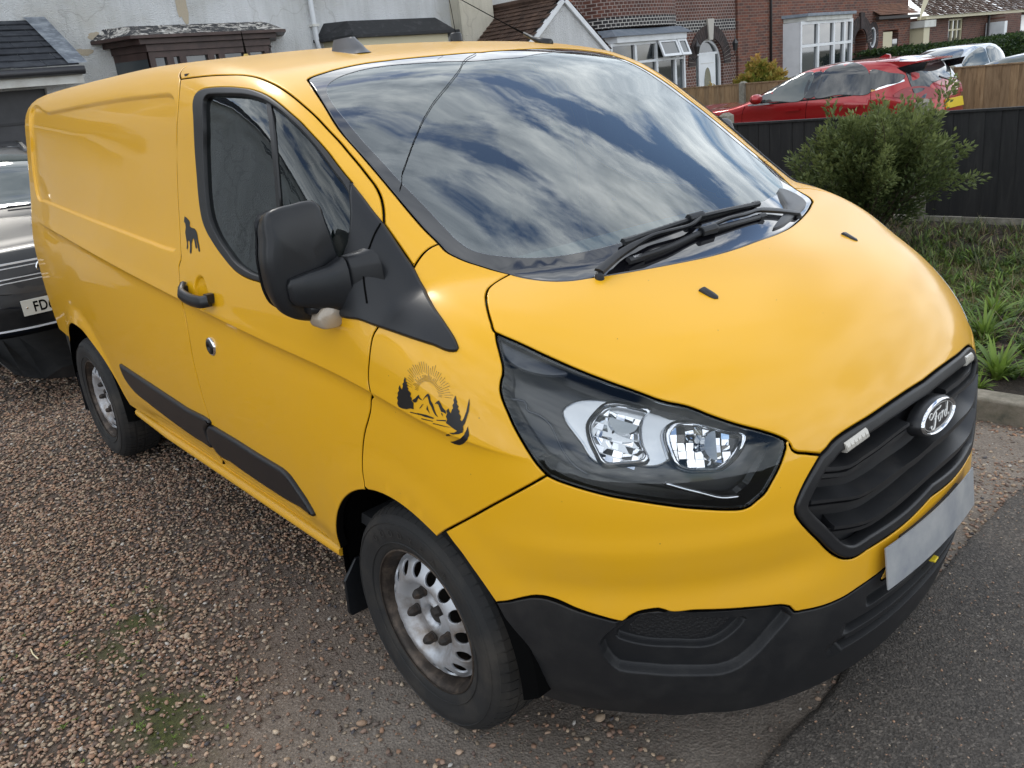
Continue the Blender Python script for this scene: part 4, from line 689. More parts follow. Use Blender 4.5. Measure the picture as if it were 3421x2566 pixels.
for side, par in ((0, None),):
    d = patch('side_door', CX, [door, win], YEL, VAN, mirror=True, disp=cupdisp, lines=CRD+cupl)
    DOOR, DOOR2 = d
    DOOR['label'] = 'yellow front side door with black handle and dog sticker'
    RINGP = [(.0005, -.02, 1.), (.0005, .0015, .8), (.003, .0035, .2), (.006, .0035, 0.)]
    r = patch('window_seal', CX, [win, gla], RUB, DOOR, prof=RINGP, sp=.03, mirror=DOOR2)
    gl = patch('window_glass', CX, [gla], SG, DOOR, prof=[(-.006, 0, 0.)], offs=-.010, sp=.05, mirror=DOOR2)
b = cr(c['bar'], .03); barw = .011
barl = np.vstack([b+[-barw, 0, 0], rv(b+[barw, 0, 0])])
patch('window_divider', CX, [barl], RUB, DOOR, prof=[(0, -.012, 1.), (0, -.002, .5), (.002, 0, 0)], offs=-.004, sp=.05, mirror=DOOR2)

fender = loop3(c['shutF'], archF(aD, aQ)[1:-1], rv(c['fseam']), rv(c['hlouter']), rv(c['bonnetside']), rv(c['wsbase1']), rv(c['joint']), line(JG, JC))
CFW = ChartP((.22, -.76, .6)); CFW.to2(fender)
patch('front_wing', CFW, [fender], YEL, VAN, mirror=True, lines=creaselines(-.15, .6, CFW))

rc = castX(-1.395, [0.])[0]; sEnd = c['seam'][-1]; ph = math.atan2(sEnd[1], sEnd[2]-1)
seamroof = castX(-1.395, np.linspace(0, ph, 14))[:-1]
hc = castT(c['header'][-1][0]+.004, [0.])[0]
half = loop3(np.vstack([seamroof, rv(c['seam'])]), c['doortop'], line(JF, JG), c['joint'], rv(c['wsside']), np.vstack([c['header'], hc]))
def symm(h): m = mir(h)[::-1]; return np.vstack([h, m[1:-1] if abs(h[0][1]) < 5e-3 and abs(h[-1][1]) < 5e-3 else m])
half[0][1] = 0; half[-1][1] = 0
patch('cab_roof', CX, [symm(half)], YEL, VAN, sp=.024)

# cargo body: both sides and roof in one pressing
rear_arch = sidept([-2.425, -2.483, -2.567, -2.70, -2.884, -3.05, -3.2, -3.30], [.415, .542, .637, .713, .756, .745, .68, .58])
XR = -3.80
pr = castX(XR, np.linspace(-math.radians(100), 0, 24))
low = sidept(np.linspace(-3.33, XR, 6), .60)
half = loop3(np.vstack([seamroof, rv(c['seam'])]), c['shutR'], sidept(np.linspace(c['shutR'][-1][0]-.02, -2.40, 12), .415), rear_arch, low, np.vstack([castX(XR, np.linspace(math.atan2(low[-1][1], low[-1][2]-1), -math.radians(100), 6))[1:-1], pr]), ds=.02)
half[0][1] = 0; half[-1][1] = 0
fd, ln = sdfdisp(CX, c['cargo'], .012, .014)
lnm = [q*[1, -1] for q in ln]
def cargodisp(uv):
    v = uv.copy(); v[:, 1] = -np.abs(v[:, 1]); return fd(v)
BODY = patch('cargo_body', CX, [symm(half)], YEL, VAN, sp=.03, ds=.014, disp=cargodisp, lines=ln+lnm+CRC+[q*[1, -1] for q in CRC])[0]
BODY['label'] = 'yellow windowless load body with pressed side panel'
rr = loop3(np.vstack([castX(XR-.002, np.linspace(-math.radians(128), math.radians(128), 60))]), ds=.03)
patch('rear_door', ChartP((-1, 0, .001)), [rr], YEL, VAN, sp=.12, prof=[(0, 0, 0.)])

half = loop3(np.vstack([[c['bonnetfront'][-1][0], 0, c['bonnetfront'][-1][2]], rv(c['bonnetfront'])[1:]]), rv(c['notch']), rv(c['hltop']), rv(c['bonnetside']), np.vstack([c['wsbase2'][:-1], castT(.449, [0.])]))
BON = patch('bonnet', ChartP((.42, 0, .9)), [symm(half)], YEL, VAN, sp=.022)[0]
half_ws = loop3(np.vstack([castT(.449, [0.]), rv(c['wsbase2'])[1:]]), rv(c['wsbase1']), rv(c['wsside']), np.vstack([c['header'], hc]))
half_ws[0][1] = half_ws[-1][1] = 0
fr = c['frit'].copy(); fr[-1][1] = 0; fr = np.vstack([[fr[0][0]+.002, 0, fr[0][2]], fr]) if abs(fr[0][1]) > .005 else fr
half_gl = loop3(fr); half_gl[-1][1] = 0
CW = ChartP((.5, 0, .85))
WSO = patch('windscreen', CW, [symm(half_gl)], WS, VAN, prof=[(-.01, 0, 0.)], offs=-.004, sp=.03)[0]
patch('black_glass_band', CW, [symm(half_ws), symm(half_gl)], FRIT, WSO, prof=[(.004, -.012, 1.), (.004, -.003, .4), (.006, -.0025, 0.)], sp=.03)
# mountain-of-dark seal under the gap round the screen
crk = MB().tube(cr(c['crack'], .02), .0011, 5); crk.build('hairline_crack', DARK, WSO)

hl = loop3(c['hltop'], rv(c['hlbot']), rv(c['hlouter']))
CH = ChartP((.6, -.65, .45))
HLG = glass_mat('lamp_lens', (.93, .94, .95), 1.5)
HLH = mat('lamp_housing', (.030, .031, .034), .28, 0, .3, .1)
HLG2 = mat('lamp_bezel_grey', (.085, .09, .10), .25, .3)
SIL = mat('satin_silver', (.55, .57, .59), .22, .9)
REFL = mat('lamp_reflector', (.93, .94, .96), .04, 1)
LENSG = mat('lamp_inner_glass', (.30, .33, .35), .06, .4, .8, .03)
COVG = glass_mat('lamp_cover', (.93, .94, .95), 1.5)
hc1 = patch('headlight', CH, [hl], COVG, VAN, prof=[(.003, -.012, 1.), (.003, -.002, .5), (.006, 0, 0.)], sp=.035, mirror=True)
for q in hc1: q['label'] = 'clear headlamp with two chrome reflectors in a dark housing'
q1, q2 = hc1
patch('lamp_housing', CH, [hl], HLH, q1, prof=[(.002, .070, 1.), (.010, .03, .9), (.014, .004, .6), (.020, 0, 0.)], offs=-.078, sp=.05, mirror=q2)
def flatpoly(name, P, m, parent, thick=.008, mirror=None, smooth=False, dome=0., ins=0.):
    """extruded polygon in its own best-fit plane, thickness towards its front normal"""
    P = cr(P, .012, True); c0 = P.mean(0); u_, s_, vt = np.linalg.svd(P-c0); n = vt[2]
    if n@(np.array(CP)-c0) < 0: n = -n
    a = vt[0]; bb = np.cross(n, a); q = np.stack([(P-c0)@a, (P-c0)@bb], 1); hh = (P-c0)@n
    if area2(q) < 0: q = q[::-1]; hh = hh[::-1]
    k = len(q); rings = [(0, -thick)] + [(0, 0.), (ins*.3, ins*.35), (ins, ins*.5+dome)] if ins else [(0, -thick), (0, 0.)]
    V = []; 
    for g, z in rings:
        r = inset(q, g); V += [c0+a*x+bb*y+n*(h_+z) for (x, y), h_ in zip(r, hh)]
    L = len(rings); Fs = []
    for j in range(L-1):
        for i in range(k): Fs.append((j*k+i, j*k+(i+1) % k, (j+1)*k+(i+1) % k, (j+1)*k+i))
    Fs.append(tuple((L-1)*k+i for i in range(k))); Fs.append(tuple(range(k))[::-1])
    o = obj(name, V, Fs, m, parent); autosmooth(o, 40)
    if mirror is not None:
        o2 = obj(name, [(v[0], -v[1], v[2]) for v in V], [f[::-1] for f in Fs], m, mirror); autosmooth(o2, 40)
    return o
flatpoly('lamp_surround', c['hl_sur']-[.004, -.004, 0], SIL, q1, .02, q2, ins=.008)
# bright reflector bowls: ring wall + curved mirror + inner glass
def bowl(P, par, parm, kind):
    P = cr(P, .010, True); c0 = P.mean(0); u_, s_, vt = np.linalg.svd(P-c0); n = vt[2]
    if n@(np.array(CP)-c0) < 0: n = -n
    a = vt[0]; bb = np.cross(n, a); q = np.stack([(P-c0)@a, (P-c0)@bb], 1)
    if area2(q) < 0: q = q[::-1]
    k = len(q)
    def shell(name, rings, m, cap=True, smooth=True):
        V = []; Fs = []
        for sc, z, dx in rings: V += [c0+a*(x*sc+dx)+bb*y*sc+n*z for x, y in q]
        L = len(rings)
        for j in range(L-1):
            for i in range(k): Fs.append((j*k+i, j*k+(i+1) % k, (j+1)*k+(i+1) % k, (j+1)*k+i))
        if cap: Fs.append(tuple((L-1)*k+i for i in range(k)))
        for s_, pp in ((1, par), (-1, parm)):
            o = obj(name, [(v[0], s_*v[1], v[2]) for v in V], Fs if s_ > 0 else [f[::-1] for f in Fs], m, pp); autosmooth(o, 50)
    shell('reflector_rim', [(1.20, -.012, 0), (1.19, .006, 0), (1.13, .012, 0), (1.05, .014, 0), (1.0, .012, 0), (.97, .000, 0)], CHR, cap=False)
    shell('reflector_back', [(.99, .006, 0), (.97, -.020, 0), (.5, -.026, 0)], HLH)
    # stepped mirror segments, each with its own tilt
    w = q[:, 0].max()-q[:, 0].min(); x0 = q[:, 0].min(); rr_ = random.Random(int(w*1e4)); mir_ = MB(); ns = 7; nr = 5
    for i in range(ns):
        xa, xb = x0+w*(i/ns)*.86+.002, x0+w*((i+.97)/ns)*.86
        band = q[(q[:, 0] > xa-.01) & (q[:, 0] < xb+.01)]
        if len(band) < 2: continue
        ya, yb = band[:, 1].min()*.93, band[:, 1].max()*.93
        for j in range(nr):
            y0_, y1_ = ya+(yb-ya)*j/nr, ya+(yb-ya)*(j+.97)/nr; t1, t2 = (rr_.random()-.5)*.9, (rr_.random()-.5)*.9
            u_m = ((xa+xb)/2-x0)/w-.45; v_m = (y0_+y1_)/2/(abs(yb)+1e-6); zz = -.018+.05*u_m*u_m+.006*v_m*v_m
            P4 = [c0+a*x+bb*y+n*(zz+(x-(xa+xb)/2)*t1+(y-(y0_+y1_)/2)*t2) for x, y in ((xa, y0_), (xb, y0_), (xb, y1_), (xa, y1_))]; mir_.add(P4, [(0, 1, 2, 3)])
    for s_, pp in ((1, par), (-1, parm)):
        o = obj('reflector', [(v[0], s_*v[1], v[2]) for v in mir_.v], mir_.f if s_ > 0 else [f[::-1] for f in mir_.f], REFL, pp); o['kind'] = 'stuff'
    # half-barrel bulb shield
    V = []; Fs = []; k2 = 10
    for z0_, sc in ((-.018, 1.), (.004, .9)):
        for i in range(k2+1):
            t = math.pi*(.5+i/k2); V.append(c0+a*(.030*kind+.030*sc*math.cos(t))+bb*(.036*sc*math.sin(t))+n*z0_)
    Fs = [(i, i+1, k2+1+i+1, k2+1+i) for i in range(k2)]+[tuple(range(k2+1, 2*k2+2))]
    for s_, pp in ((1, par), (-1, parm)):
        o = obj('bulb_shield', [(v[0], s_*v[1], v[2]) for v in V], Fs if s_ > 0 else [f[::-1] for f in Fs], LENSG, pp); autosmooth(o, 60)
bowl(c['hl_a'], q1, q2, 1); bowl(c['hl_b'], q1, q2, 1)
flatpoly('lamp_cover_panel', c['hl_top'], HLG2, q1, .01, q2, ins=.004)
for nm, w in (('drl', .003), ('drl2', .0045)):
    P = cr(c[nm], .012); k = len(P); 
    for s_, pp in ((1, q1), (-1, q2)):
        mb = MB(); mb.tube([(p[0], s_*p[1], p[2]) for p in P], w, 6); mb.build('light_guide', HLG2 if nm == 'drl' else CHR, pp, True)

# bumper, upper painted half
gc = castZ(0., [.625])[0]; yc = castZ(0., [.495])[0]
nQ = 6
half = loop3(np.vstack([gc, rv(c['grillelow'])[2:], ]), rv(c['grille']), rv(c['notch']), rv(c['hlbot']), c['fseam'], c['blkarch'][:nQ], np.vstack([c['yblk'], castZ(np.radians([-14, -7, 0]), [.50, .497, .495])]))
half[0][1] = half[-1][1] = 0
CZ = ChartZ()
def upd(uv):
    th = np.abs(uv[:, 0])/.95; z = uv[:, 1]; g_ = sst(.34, .55, th)*sst(1.28, 1.0, th); return -.012*np.exp(-((z-.635)/.05)**2)*g_+.004*np.exp(-((z-.745)/.03)**2)*g_
BUMP = patch('front_bumper', CZ, [symm(half)], YEL, VAN, sp=.018, disp=upd)[0]
# lower black bumper
zb = np.vstack([c['bumpbot'][:-1], castZ(np.radians([-28, -20, -10, 0]), [.222]*4)])
half = loop3(np.vstack([yc, rv(castZ(np.radians([-14, -7]), [.50, .497])), rv(c['yblk'])]), c['blkarch'][nQ-1:], zb, ds=.014)
half[0][1] = half[-1][1] = 0
f1, l1 = sdfdisp(CZ, c['fog'], .026, .010)
f2, l2 = sdfdisp(CZ, c['fogin'], .020, .008)
def slot(th0, z0, z1, dep):
    def f(uv):
        u = np.abs(uv[:, 0])/.95; z = uv[:, 1]; m_ = np.clip((th0-u)/.03, 0, 1); zm = (z0+z1)/2; hw = (z1-z0)/2
        t = np.clip((hw-np.abs(z-zm))/.008, 0, 1); return -dep*m_*t*t*(3-2*t)
    return f
s1_ = slot(.42, .335, .368, .035); s2_ = slot(.37, .385, .42, .035); s3_ = slot(.30, .437, .475, .03)
def bdisp(uv):
    v = uv.copy(); v[:, 0] = -np.abs(v[:, 0])
    return f1(v)+f2(v)+s1_(uv)+s2_(uv)+s3_(uv)
lns = []
for q in l1+l2: lns += [q, q*[-1, 1]]
for z in (.332, .3355, .339, .343, .346, .357, .360, .364, .3675, .371, .382, .3855, .389, .393, .396, .409, .412, .416, .4195, .423, .434, .4375, .441, .445, .448, .464, .467, .471, .4745, .478):
    w_ = .36*.95; lns.append(np.array([(-w_, z), (w_, z), (w_, z+.0006), (-w_, z+.0006)]))
LB = patch('lower_bumper', CZ, [symm(half)], BLK, VAN, sp=.022, disp=bdisp, lines=lns, lsp=.0055)[0]
LB['label'] = 'textured black lower bumper with blanked fog lamp recess'
# honeycomb-textured pad in the recess
HON = mat('honeycomb_plastic', (.012, .012, .013), .5)
_nt = HON.node_tree; _t = _nt.nodes.new('ShaderNodeTexCoord'); _v = _nt.nodes.new('ShaderNodeTexVoronoi'); _v.inputs['Scale'].default_value = 150; _nt.links.new(_t.outputs['Object'], _v.inputs[0])
_b = _nt.nodes.new('ShaderNodeBump'); _b.inputs['Strength'].default_value = .8; _b.inputs['Distance'].default_value = .002; _nt.links.new(_v.outputs['Distance'], _b.inputs['Height']); _nt.links.new(_b.outputs[0], _nt.nodes['Principled BSDF'].inputs['Normal'])
fi = cr(c['fogin'], .02, True); ctr = fi.mean(0)
patch('fog_lamp_blank', CZ, [ctr+(fi-ctr)*.80], HON, LB, offs=-.0455, prof=[(0, -.004, 1.), (0, 0, .5), (.002, .001, 0)], sp=.04, mirror=True)

# grille
gf = np.vstack([[c['bonnetfront'][-1][0], 0, c['bonnetfront'][-1][2]], rv(c['bonnetfront'])[1:]])
half = loop3(gf, c['grille'], np.vstack([c['grillelow'][:2], gc]))
half[0][1] = half[-1][1] = 0
GO = symm(half); g2 = rdp2(CZ.to2(GO), .01); g2 = g2 if area2(g2) > 0 else g2[::-1]
g2o = inset(g2, .003)
gi = g2.copy()
for _ in range(4): gi = inset(rdp2(gi, .012), .0085)
def from2(ch, uv):
    O, D, a, b = ch.ray(uv); return hitF(VANF, np.asarray(O), np.array(D), a, b)[0]
GR = empty('grille', (0, 0, 0)); GR.parent = VAN
GR['label'] = 'black grille with three wide slats, oval badge and two strobe lights'
patch('grille_frame', CZ, [from2(CZ, g2o), from2(CZ, gi)], GRL, GR, prof=[(.0, -.03, 1.), (.0, -.002, .8), (.003, .003, .4), (.008, .004, 0.)], offs=-.001, sp=.03)
patch('grille_back', CZ, [from2(CZ, inset(gi, -.006))], GRL, GR, prof=[(0, 0, 0.)], offs=-.036, sp=.05)
def slat(P, name='slat', w=1.25, off=-.006):
    for s_ in ((1, -1) if P[:, 1].max() < .02 else (1,)):
        Q = cr(P, .025); Q[:, 1] *= s_
        N = grad(Q, VANF); Q = Q+N*off
        prof = [(-.021*w, -.030), (-.016*w, -.012), (-.012*w, -.001), (-.005*w, -.001), (-.003*w, -.009), (.001*w, -.009), (.003*w, .009), (.009*w, .009), (.013*w, -.010), (.020*w, -.030)]
        mb = MB(); mb.sweep(Q, prof, N); o = mb.build(name, GRL, GR); autosmooth(o, 50)
s1h = c['slat1']; slat(s1h)
for nm in ('slat2', 'slat3'):
    P = c[nm]; P = P[P[:, 1] < -.02]; mc = castZ(0., [P[-1][2]+.004]); Q = np.vstack([P, mc]); full = np.vstack([Q, mir(P)[::-1]])
    slat(full)
# strobe lights
LEDM = mat('strobe_lens', (.55, .52, .46), .12, 0, .6, .05, bump=(300, .4, .002))
for s_ in (1, -1):
    P = line(c['led'][0], c['led'][1], 9); P[:, 1] *= s_; N = grad(P, VANF); P = P+N*.0005
    mb = MB(); mb.sweep(P, [(-.0125, -.012), (-.0125, .003), (-.008, .007), (.008, .007), (.0125, .003), (.0125, -.012)], N); o = mb.build('strobe_light', LEDM, GR); autosmooth(o, 60)
    for j in range(6):
        t = (j+.5)/6; p = P[0]*(1-t)+P[-1]*t; n_ = N[4]; mb = MB()
        mb.sweep([p+n_*.0062+(P[-1]-P[0])*(-.055), p+n_*.0062+(P[-1]-P[0])*.055], [(-.007, -.003), (-.007, .001), (0, .0028), (.007, .001), (.007, -.003)], [n_, n_]); o2 = mb.build('diode_cell', LEDM, o)
# badge
BC = np.array([.9530, -.002, .850]); bn = np.array([1, 0, .16]); bn /= np.linalg.norm(bn); bx = np.array([0, 1, 0.]); bz = np.cross(bn, bx); bz = bz if bz[2] > 0 else -bz
bxx = bx
def bpt(u, v, h): return BC+bxx*u+bz*v+bn*h
def ell_shell(name, rings, m, cap=True):
    n = 56; V = []; Fs = []
    for a_, b_, h in rings: V += [bpt(a_*math.cos(t), b_*math.sin(t), h) for t in [2*math.pi*i/n for i in range(n)]]
    L = len(rings)
    for j in range(L-1):
        for i in range(n): Fs.append((j*n+i, j*n+(i+1) % n, (j+1)*n+(i+1) % n, (j+1)*n+i))
    if cap: Fs.append(tuple((L-1)*n+i for i in range(n)))
    o = obj(name, V, Fs, m, None); autosmooth(o, 50); return o
BD = ell_shell('badge', [(.101, .045, -.03), (.100, .044, -.008), (.096, .041, .002), (.092, .037, .004)], GRL); BD.parent = GR; BD['label'] = 'oval badge, chrome rim, silver script on black'
o = ell_shell('badge_rim', [(.0945, .0395, .000), (.0935, .0388, .007), (.090, .036, .0095), (.0865, .033, .0075), (.0855, .032, .003)], CHR, False); o.parent = BD
o = ell_shell('badge_face', [(.086, .0325, .004), (.06, .022, .0052), (.03, .011, .0056)], mat('badge_black', (.008, .009, .012), .12, 0, 1, .03)); o.parent = BD
SCR = mat('script_silver', (.72, .71, .68), .3, .6)
o = ell_shell('badge_line', [(.0815, .0290, .0045), (.0815, .0290, .0058), (.0800, .0277, .0058), (.0800, .0277, .0045)], SCR, False); o.parent = BD
LET = {
 'letter_f': [([(-.030, .012), (-.036, .016), (-.044, .015), (-.047, .009), (-.042, .004), (-.034, .006), (-.024, .012), (-.012, .0155), (.002, .016), (.010, .019)], .0024),
              ([(-.014, .013), (-.019, .004), (-.024, -.008), (-.030, -.016), (-.038, -.018), (-.044, -.014), (-.040, -.009)], .0030), ([(-.027, .000), (-.019, .0015), (-.011, .003)], .0016)],
 'letter_o': [([(.000, .004), (-.006, .001), (-.009, -.006), (-.006, -.011), (.000, -.009), (.004, -.002), (.002, .004), (-.001, .0045)], .0019)],
 'letter_r': [([(.003, .003), (.009, .003), (.013, .005), (.011, -.002), (.009, -.010)], .0019), ([(.010, -.004), (.014, .002), (.019, .005), (.021, .003)], .0019)],
 'letter_d': [([(.032, .003), (.026, .002), (.021, -.004), (.021, -.010), (.026, -.010), (.031, -.003), (.036, .008), (.041, .017)], .0020), ([(.041, .017), (.036, .004), (.033, -.006), (.036, -.010), (.041, -.007)], .0022)]}
for nm, strokes in LET.items():
    mb = MB()
    for pts, w in strokes:
        q = cr(np.array([(x*1.22+.004, y*1.18, 0) for x, y in pts]), .003)
        mb.tube([bpt(x, y, .0062) for x, y, _ in q], [w*.75 if 0 < i < len(q)-1 else w*.45 for i in range(len(q))], 6)
    mb.build(nm, SCR, BD, True)
# number plate (its characters cannot be read in the photograph)
PLT = mat('plate_white', (.40, .405, .40), .35, 0, .3, .1, var=(7, (.24, .255, .28), .4, .7))
n = 15; V = []; Fs = []
for d_ in (0, .0035):
    for zz in (.492, .602):
        for i in range(n):
            y = -.262+.524*i/(n-1); V.append((.976-.22*y*y+d_-(.55-.5)*0+(.548-zz)*.10, y, zz))
for i in range(n-1): Fs += [(2*n+i, 2*n+i+1, 3*n+i+1, 3*n+i), (i+1, i, n+i, n+i+1), (n+i, 3*n+i, 3*n+i+1, n+i+1), (i, i+1, 2*n+i+1, 2*n+i)]
Fs += [(0, 2*n, 3*n, n), (n-1, 2*n-1, 4*n-1, 3*n-1)]
pl_ = obj('number_plate', V, [f[::-1] for f in Fs], PLT, VAN); pl_['label'] = 'pale front number plate'
mb = MB(); mb.box((.935, -.17, .505), (.962, .17, .590)); mb.build('plate_holder', BLK, VAN)
mb = MB(); mb.box((.93, .050, .402), (.955, .078, .409), .1); bevel(mb.build('towing_tab', mat('tab_yellow', (.8, .6, .03), .4), VAN), .002)

# sills
for s_ in (1, -1):
    mb = MB(); xs = np.linspace(-2.42, -.455, 24)
    P = [(x, -s_*(.945-.03*max(0, (-2.0-x))), .372) for x in xs]
    mb.sweep(P, [(-.014, -.03), (-.014, .008), (-.004, .012), (.010, .010), (.018, -.004), (.020, -.03)], [(0, -s_, 0)]*len(P)); o = mb.build('sill', YEL, VAN); autosmooth(o, 60)
    P = [(x, -s_*(.935-.03*max(0, (-2.0-x))), .402) for x in xs]
    mb = MB(); mb.sweep(P, [(-.03, -.012), (-.03, 0.), (.03, 0.), (.03, -.012)], [(0, -s_, 0)]*len(P)); mb.build('sill_panel', YEL, VAN)

# black side trims
TRIMP = [(0, -.004, 1.), (0, .006, .9), (.003, .011, .6), (.012, .0135, .15), (.02, .0135, 0.)]
t2 = loop3(np.vstack([c['trimrear'], c['trimrear'][:1]])); patch('side_trim', CX, [t2], BLK2, VAN, prof=TRIMP, sp=.04, mirror=True)
t2 = loop3(np.vstack([c['trimfront'], c['trimfront'][:1]])); patch('side_trim', CX, [t2], BLK2, DOOR, prof=TRIMP, sp=.04, mirror=DOOR2)
# mirror plate in the window corner
t2 = loop3(np.vstack([c['sail'], c['sail'][:1]]))
SAILP = [(0, -.006, 1.), (0, .002, .9), (.003, .005, .5), (.010, .008, .4), (.03, .016, .3), (.031, .016, .0)]
MPL = patch('mirror_plate', CX, [t2], BLK2, VAN, prof=[(0, -.006, 1.), (0, .003, .9), (.003, .006, .5), (.007, .0075, 0.)], sp=.03, mirror=True)
MB().tube(cr(c['pj'], .01), .0022, 6).build('plate_joint', DARK, MPL[0])
# decals
DC = CURVES['decal']; CF = ChartP((.1, -1, .1))
def decal(name, polys, par, label, ch):
    Vs = []; Fs = []; 
    for P in polys:
        P = np.array(P); P2 = ch.to2(P); 
        if area2(P2) < 0: P = P[::-1]; P2 = P2[::-1]
        vs, _, fs, *_ = delaunay_2d_cdt([Vector(q) for q in P2], [(i, (i+1) % len(P2)) for i in range(len(P2))], [], 0, 1e-7)
        uv = np.array([tuple(v) for v in vs]); T = np.array([tuple(f) for f in fs if len(f) == 3])
        if not len(T): continue
        T = T[pip(uv[T].mean(1), P2)]
        O, D, a, b = ch.ray(uv); X, _b = hitF(VANF, np.asarray(O), np.array(D), a, b); X = X+grad(X, VANF)*.0012
        n0 = len(Vs); Vs += X.tolist(); Fs += [tuple(int(i)+n0 for i in t) for t in T]
    Vn = np.array(Vs)
    o = obj(name, Vn, Fs, DECAL, par, normals=grad(Vn, VANF)); o['label'] = label; return o
decal('mountain_sticker', DC, VAN, 'black sticker of mountains, fir trees and sunrays', CF)
decal('dog_sticker', [c['dog']], DOOR, 'black dog silhouette sticker', CF)

# roof fin, aerials
fb = castT(-.95, [-.33])[0]
V = []; Fs = []; L = 9; n = 16
for j in range(L):
    t = j/(L-1)
    for i in range(n):
        a = 2*math.pi*i/n
        wx = .112*(1-.10*min(1, t*6)-.36*t**1.3); wy = .040*(1-.15*min(1, t*6)-.45*t); x = math.copysign(abs(math.cos(a))**.7, math.cos(a))*wx-.022*t; y = math.copysign(abs(math.sin(a))**.7, math.sin(a))*wy
        zz = .055*t**.9 if j < L-1 else .0565
        V.append((fb[0]+x-.0, fb[1]+y, fb[2]-.012+zz))
for j in range(L-1):
    for i in range(n): Fs.append((j*n+i, j*n+(i+1) % n, (j+1)*n+(i+1) % n, (j+1)*n+i))
Fs.append(tuple((L-1)*n+i for i in range(n)))
fin = obj('roof_beacon', V, Fs, mat('grey_plastic', (.09, .092, .10), .38, bump=(500, .1, .0005)), VAN); autosmooth(fin, 50); fin['label'] = 'grey fin on the cab roof'
ab = castT(-1.2, [.35])[0]; mb = MB(); mb.lathe([(.026, 0), (.024, .03), (.018, .034), (0.001, .035)], ab, 'z', 20); mb.build('aerial_base', BLK2, VAN, True)
mb = MB(); mb.tube([ab+[0, 0, .03], ab+[-.01, 0, .12], ab+[-.045, 0, .36]], .0016, 6); mb.build('aerial', DARK, VAN)
ab = castT(-.93, [.58])[0]; mb = MB(); mb.tube([ab+[.05, .0, -.01], ab+[0, 0, .006], ab+[-.04, 0, .020], ab+[-.10, 0, .048]], [.022, .016, .009, .006], 10)
mb.build('aerial_base', BLK2, VAN, True)
mb = MB(); mb.tube([ab+[-.10, 0, .048], ab+[-.20, -.004, .095], ab+[-.75, -.02, .36]], [.0045, .0022, .0015], 6); mb.build('aerial', DARK, VAN)
ab = castT(-2.2, [-.12])[0]; mb = MB(); mb.tube([ab, ab+[0, 0, .02], ab+[0, 0, .03]], [.014, .014, .009], 8); mb.build('aerial_base', mat('brass', (.5, .36, .12), .35, 1), VAN); MB().tube([ab+[0, 0, .03], ab+[-.005, 0, .13]], [.006, .002], 8).build('aerial', DARK, VAN)

# washer jets
for s_ in (1, -1):
    p = c['nozzle'][0]*[1, s_, 1]; N = grad(p[None], VANF)[0]; F_ = Vector((1, 0, 0)); F_ = (F_-Vector(N)*F_.dot(Vector(N))).normalized(); S_ = Vector(N).cross(F_)
    pr_ = [(-.024, .010), (-.026, .004), (-.026, -.004), (-.024, -.010), (.010, -.011), (.022, -.008), (.027, 0), (.022, .008), (.010, .011)]
    V = []; k = len(pr_)
    for sc, h in ((1, -.002), (1, .003), (.85, .007)):
        V += [Vector(p)+F_*(x*sc)+S_*(y*sc)+Vector(N)*h*(1 if x < 0 else .6) for x, y in pr_]
    Fs = [(j*k+i, j*k+(i+1) % k, (j+1)*k+(i+1) % k, (j+1)*k+i) for j in range(2) for i in range(k)]+[tuple(2*k+i for i in range(k))]
    o = obj('washer_jet', V, Fs, BLK2, BON); autosmooth(o, 40)

def textmesh(t, size):
    cu = bpy.data.curves.new('txt', 'FONT'); cu.body = t; cu.size = size; cu.align_x = 'CENTER'; to = bpy.data.objects.new('txt', cu); COL.objects.link(to); bpy.context.view_layer.update()
    me = bpy.data.meshes.new_from_object(to.evaluated_get(bpy.context.evaluated_depsgraph_get())); V = [(v.co.x, v.co.y) for v in me.vertices]; Fs = [tuple(p.vertices) for p in me.polygons]
    bpy.data.objects.remove(to); bpy.data.meshes.remove(me); bpy.data.curves.remove(cu); return V, Fs
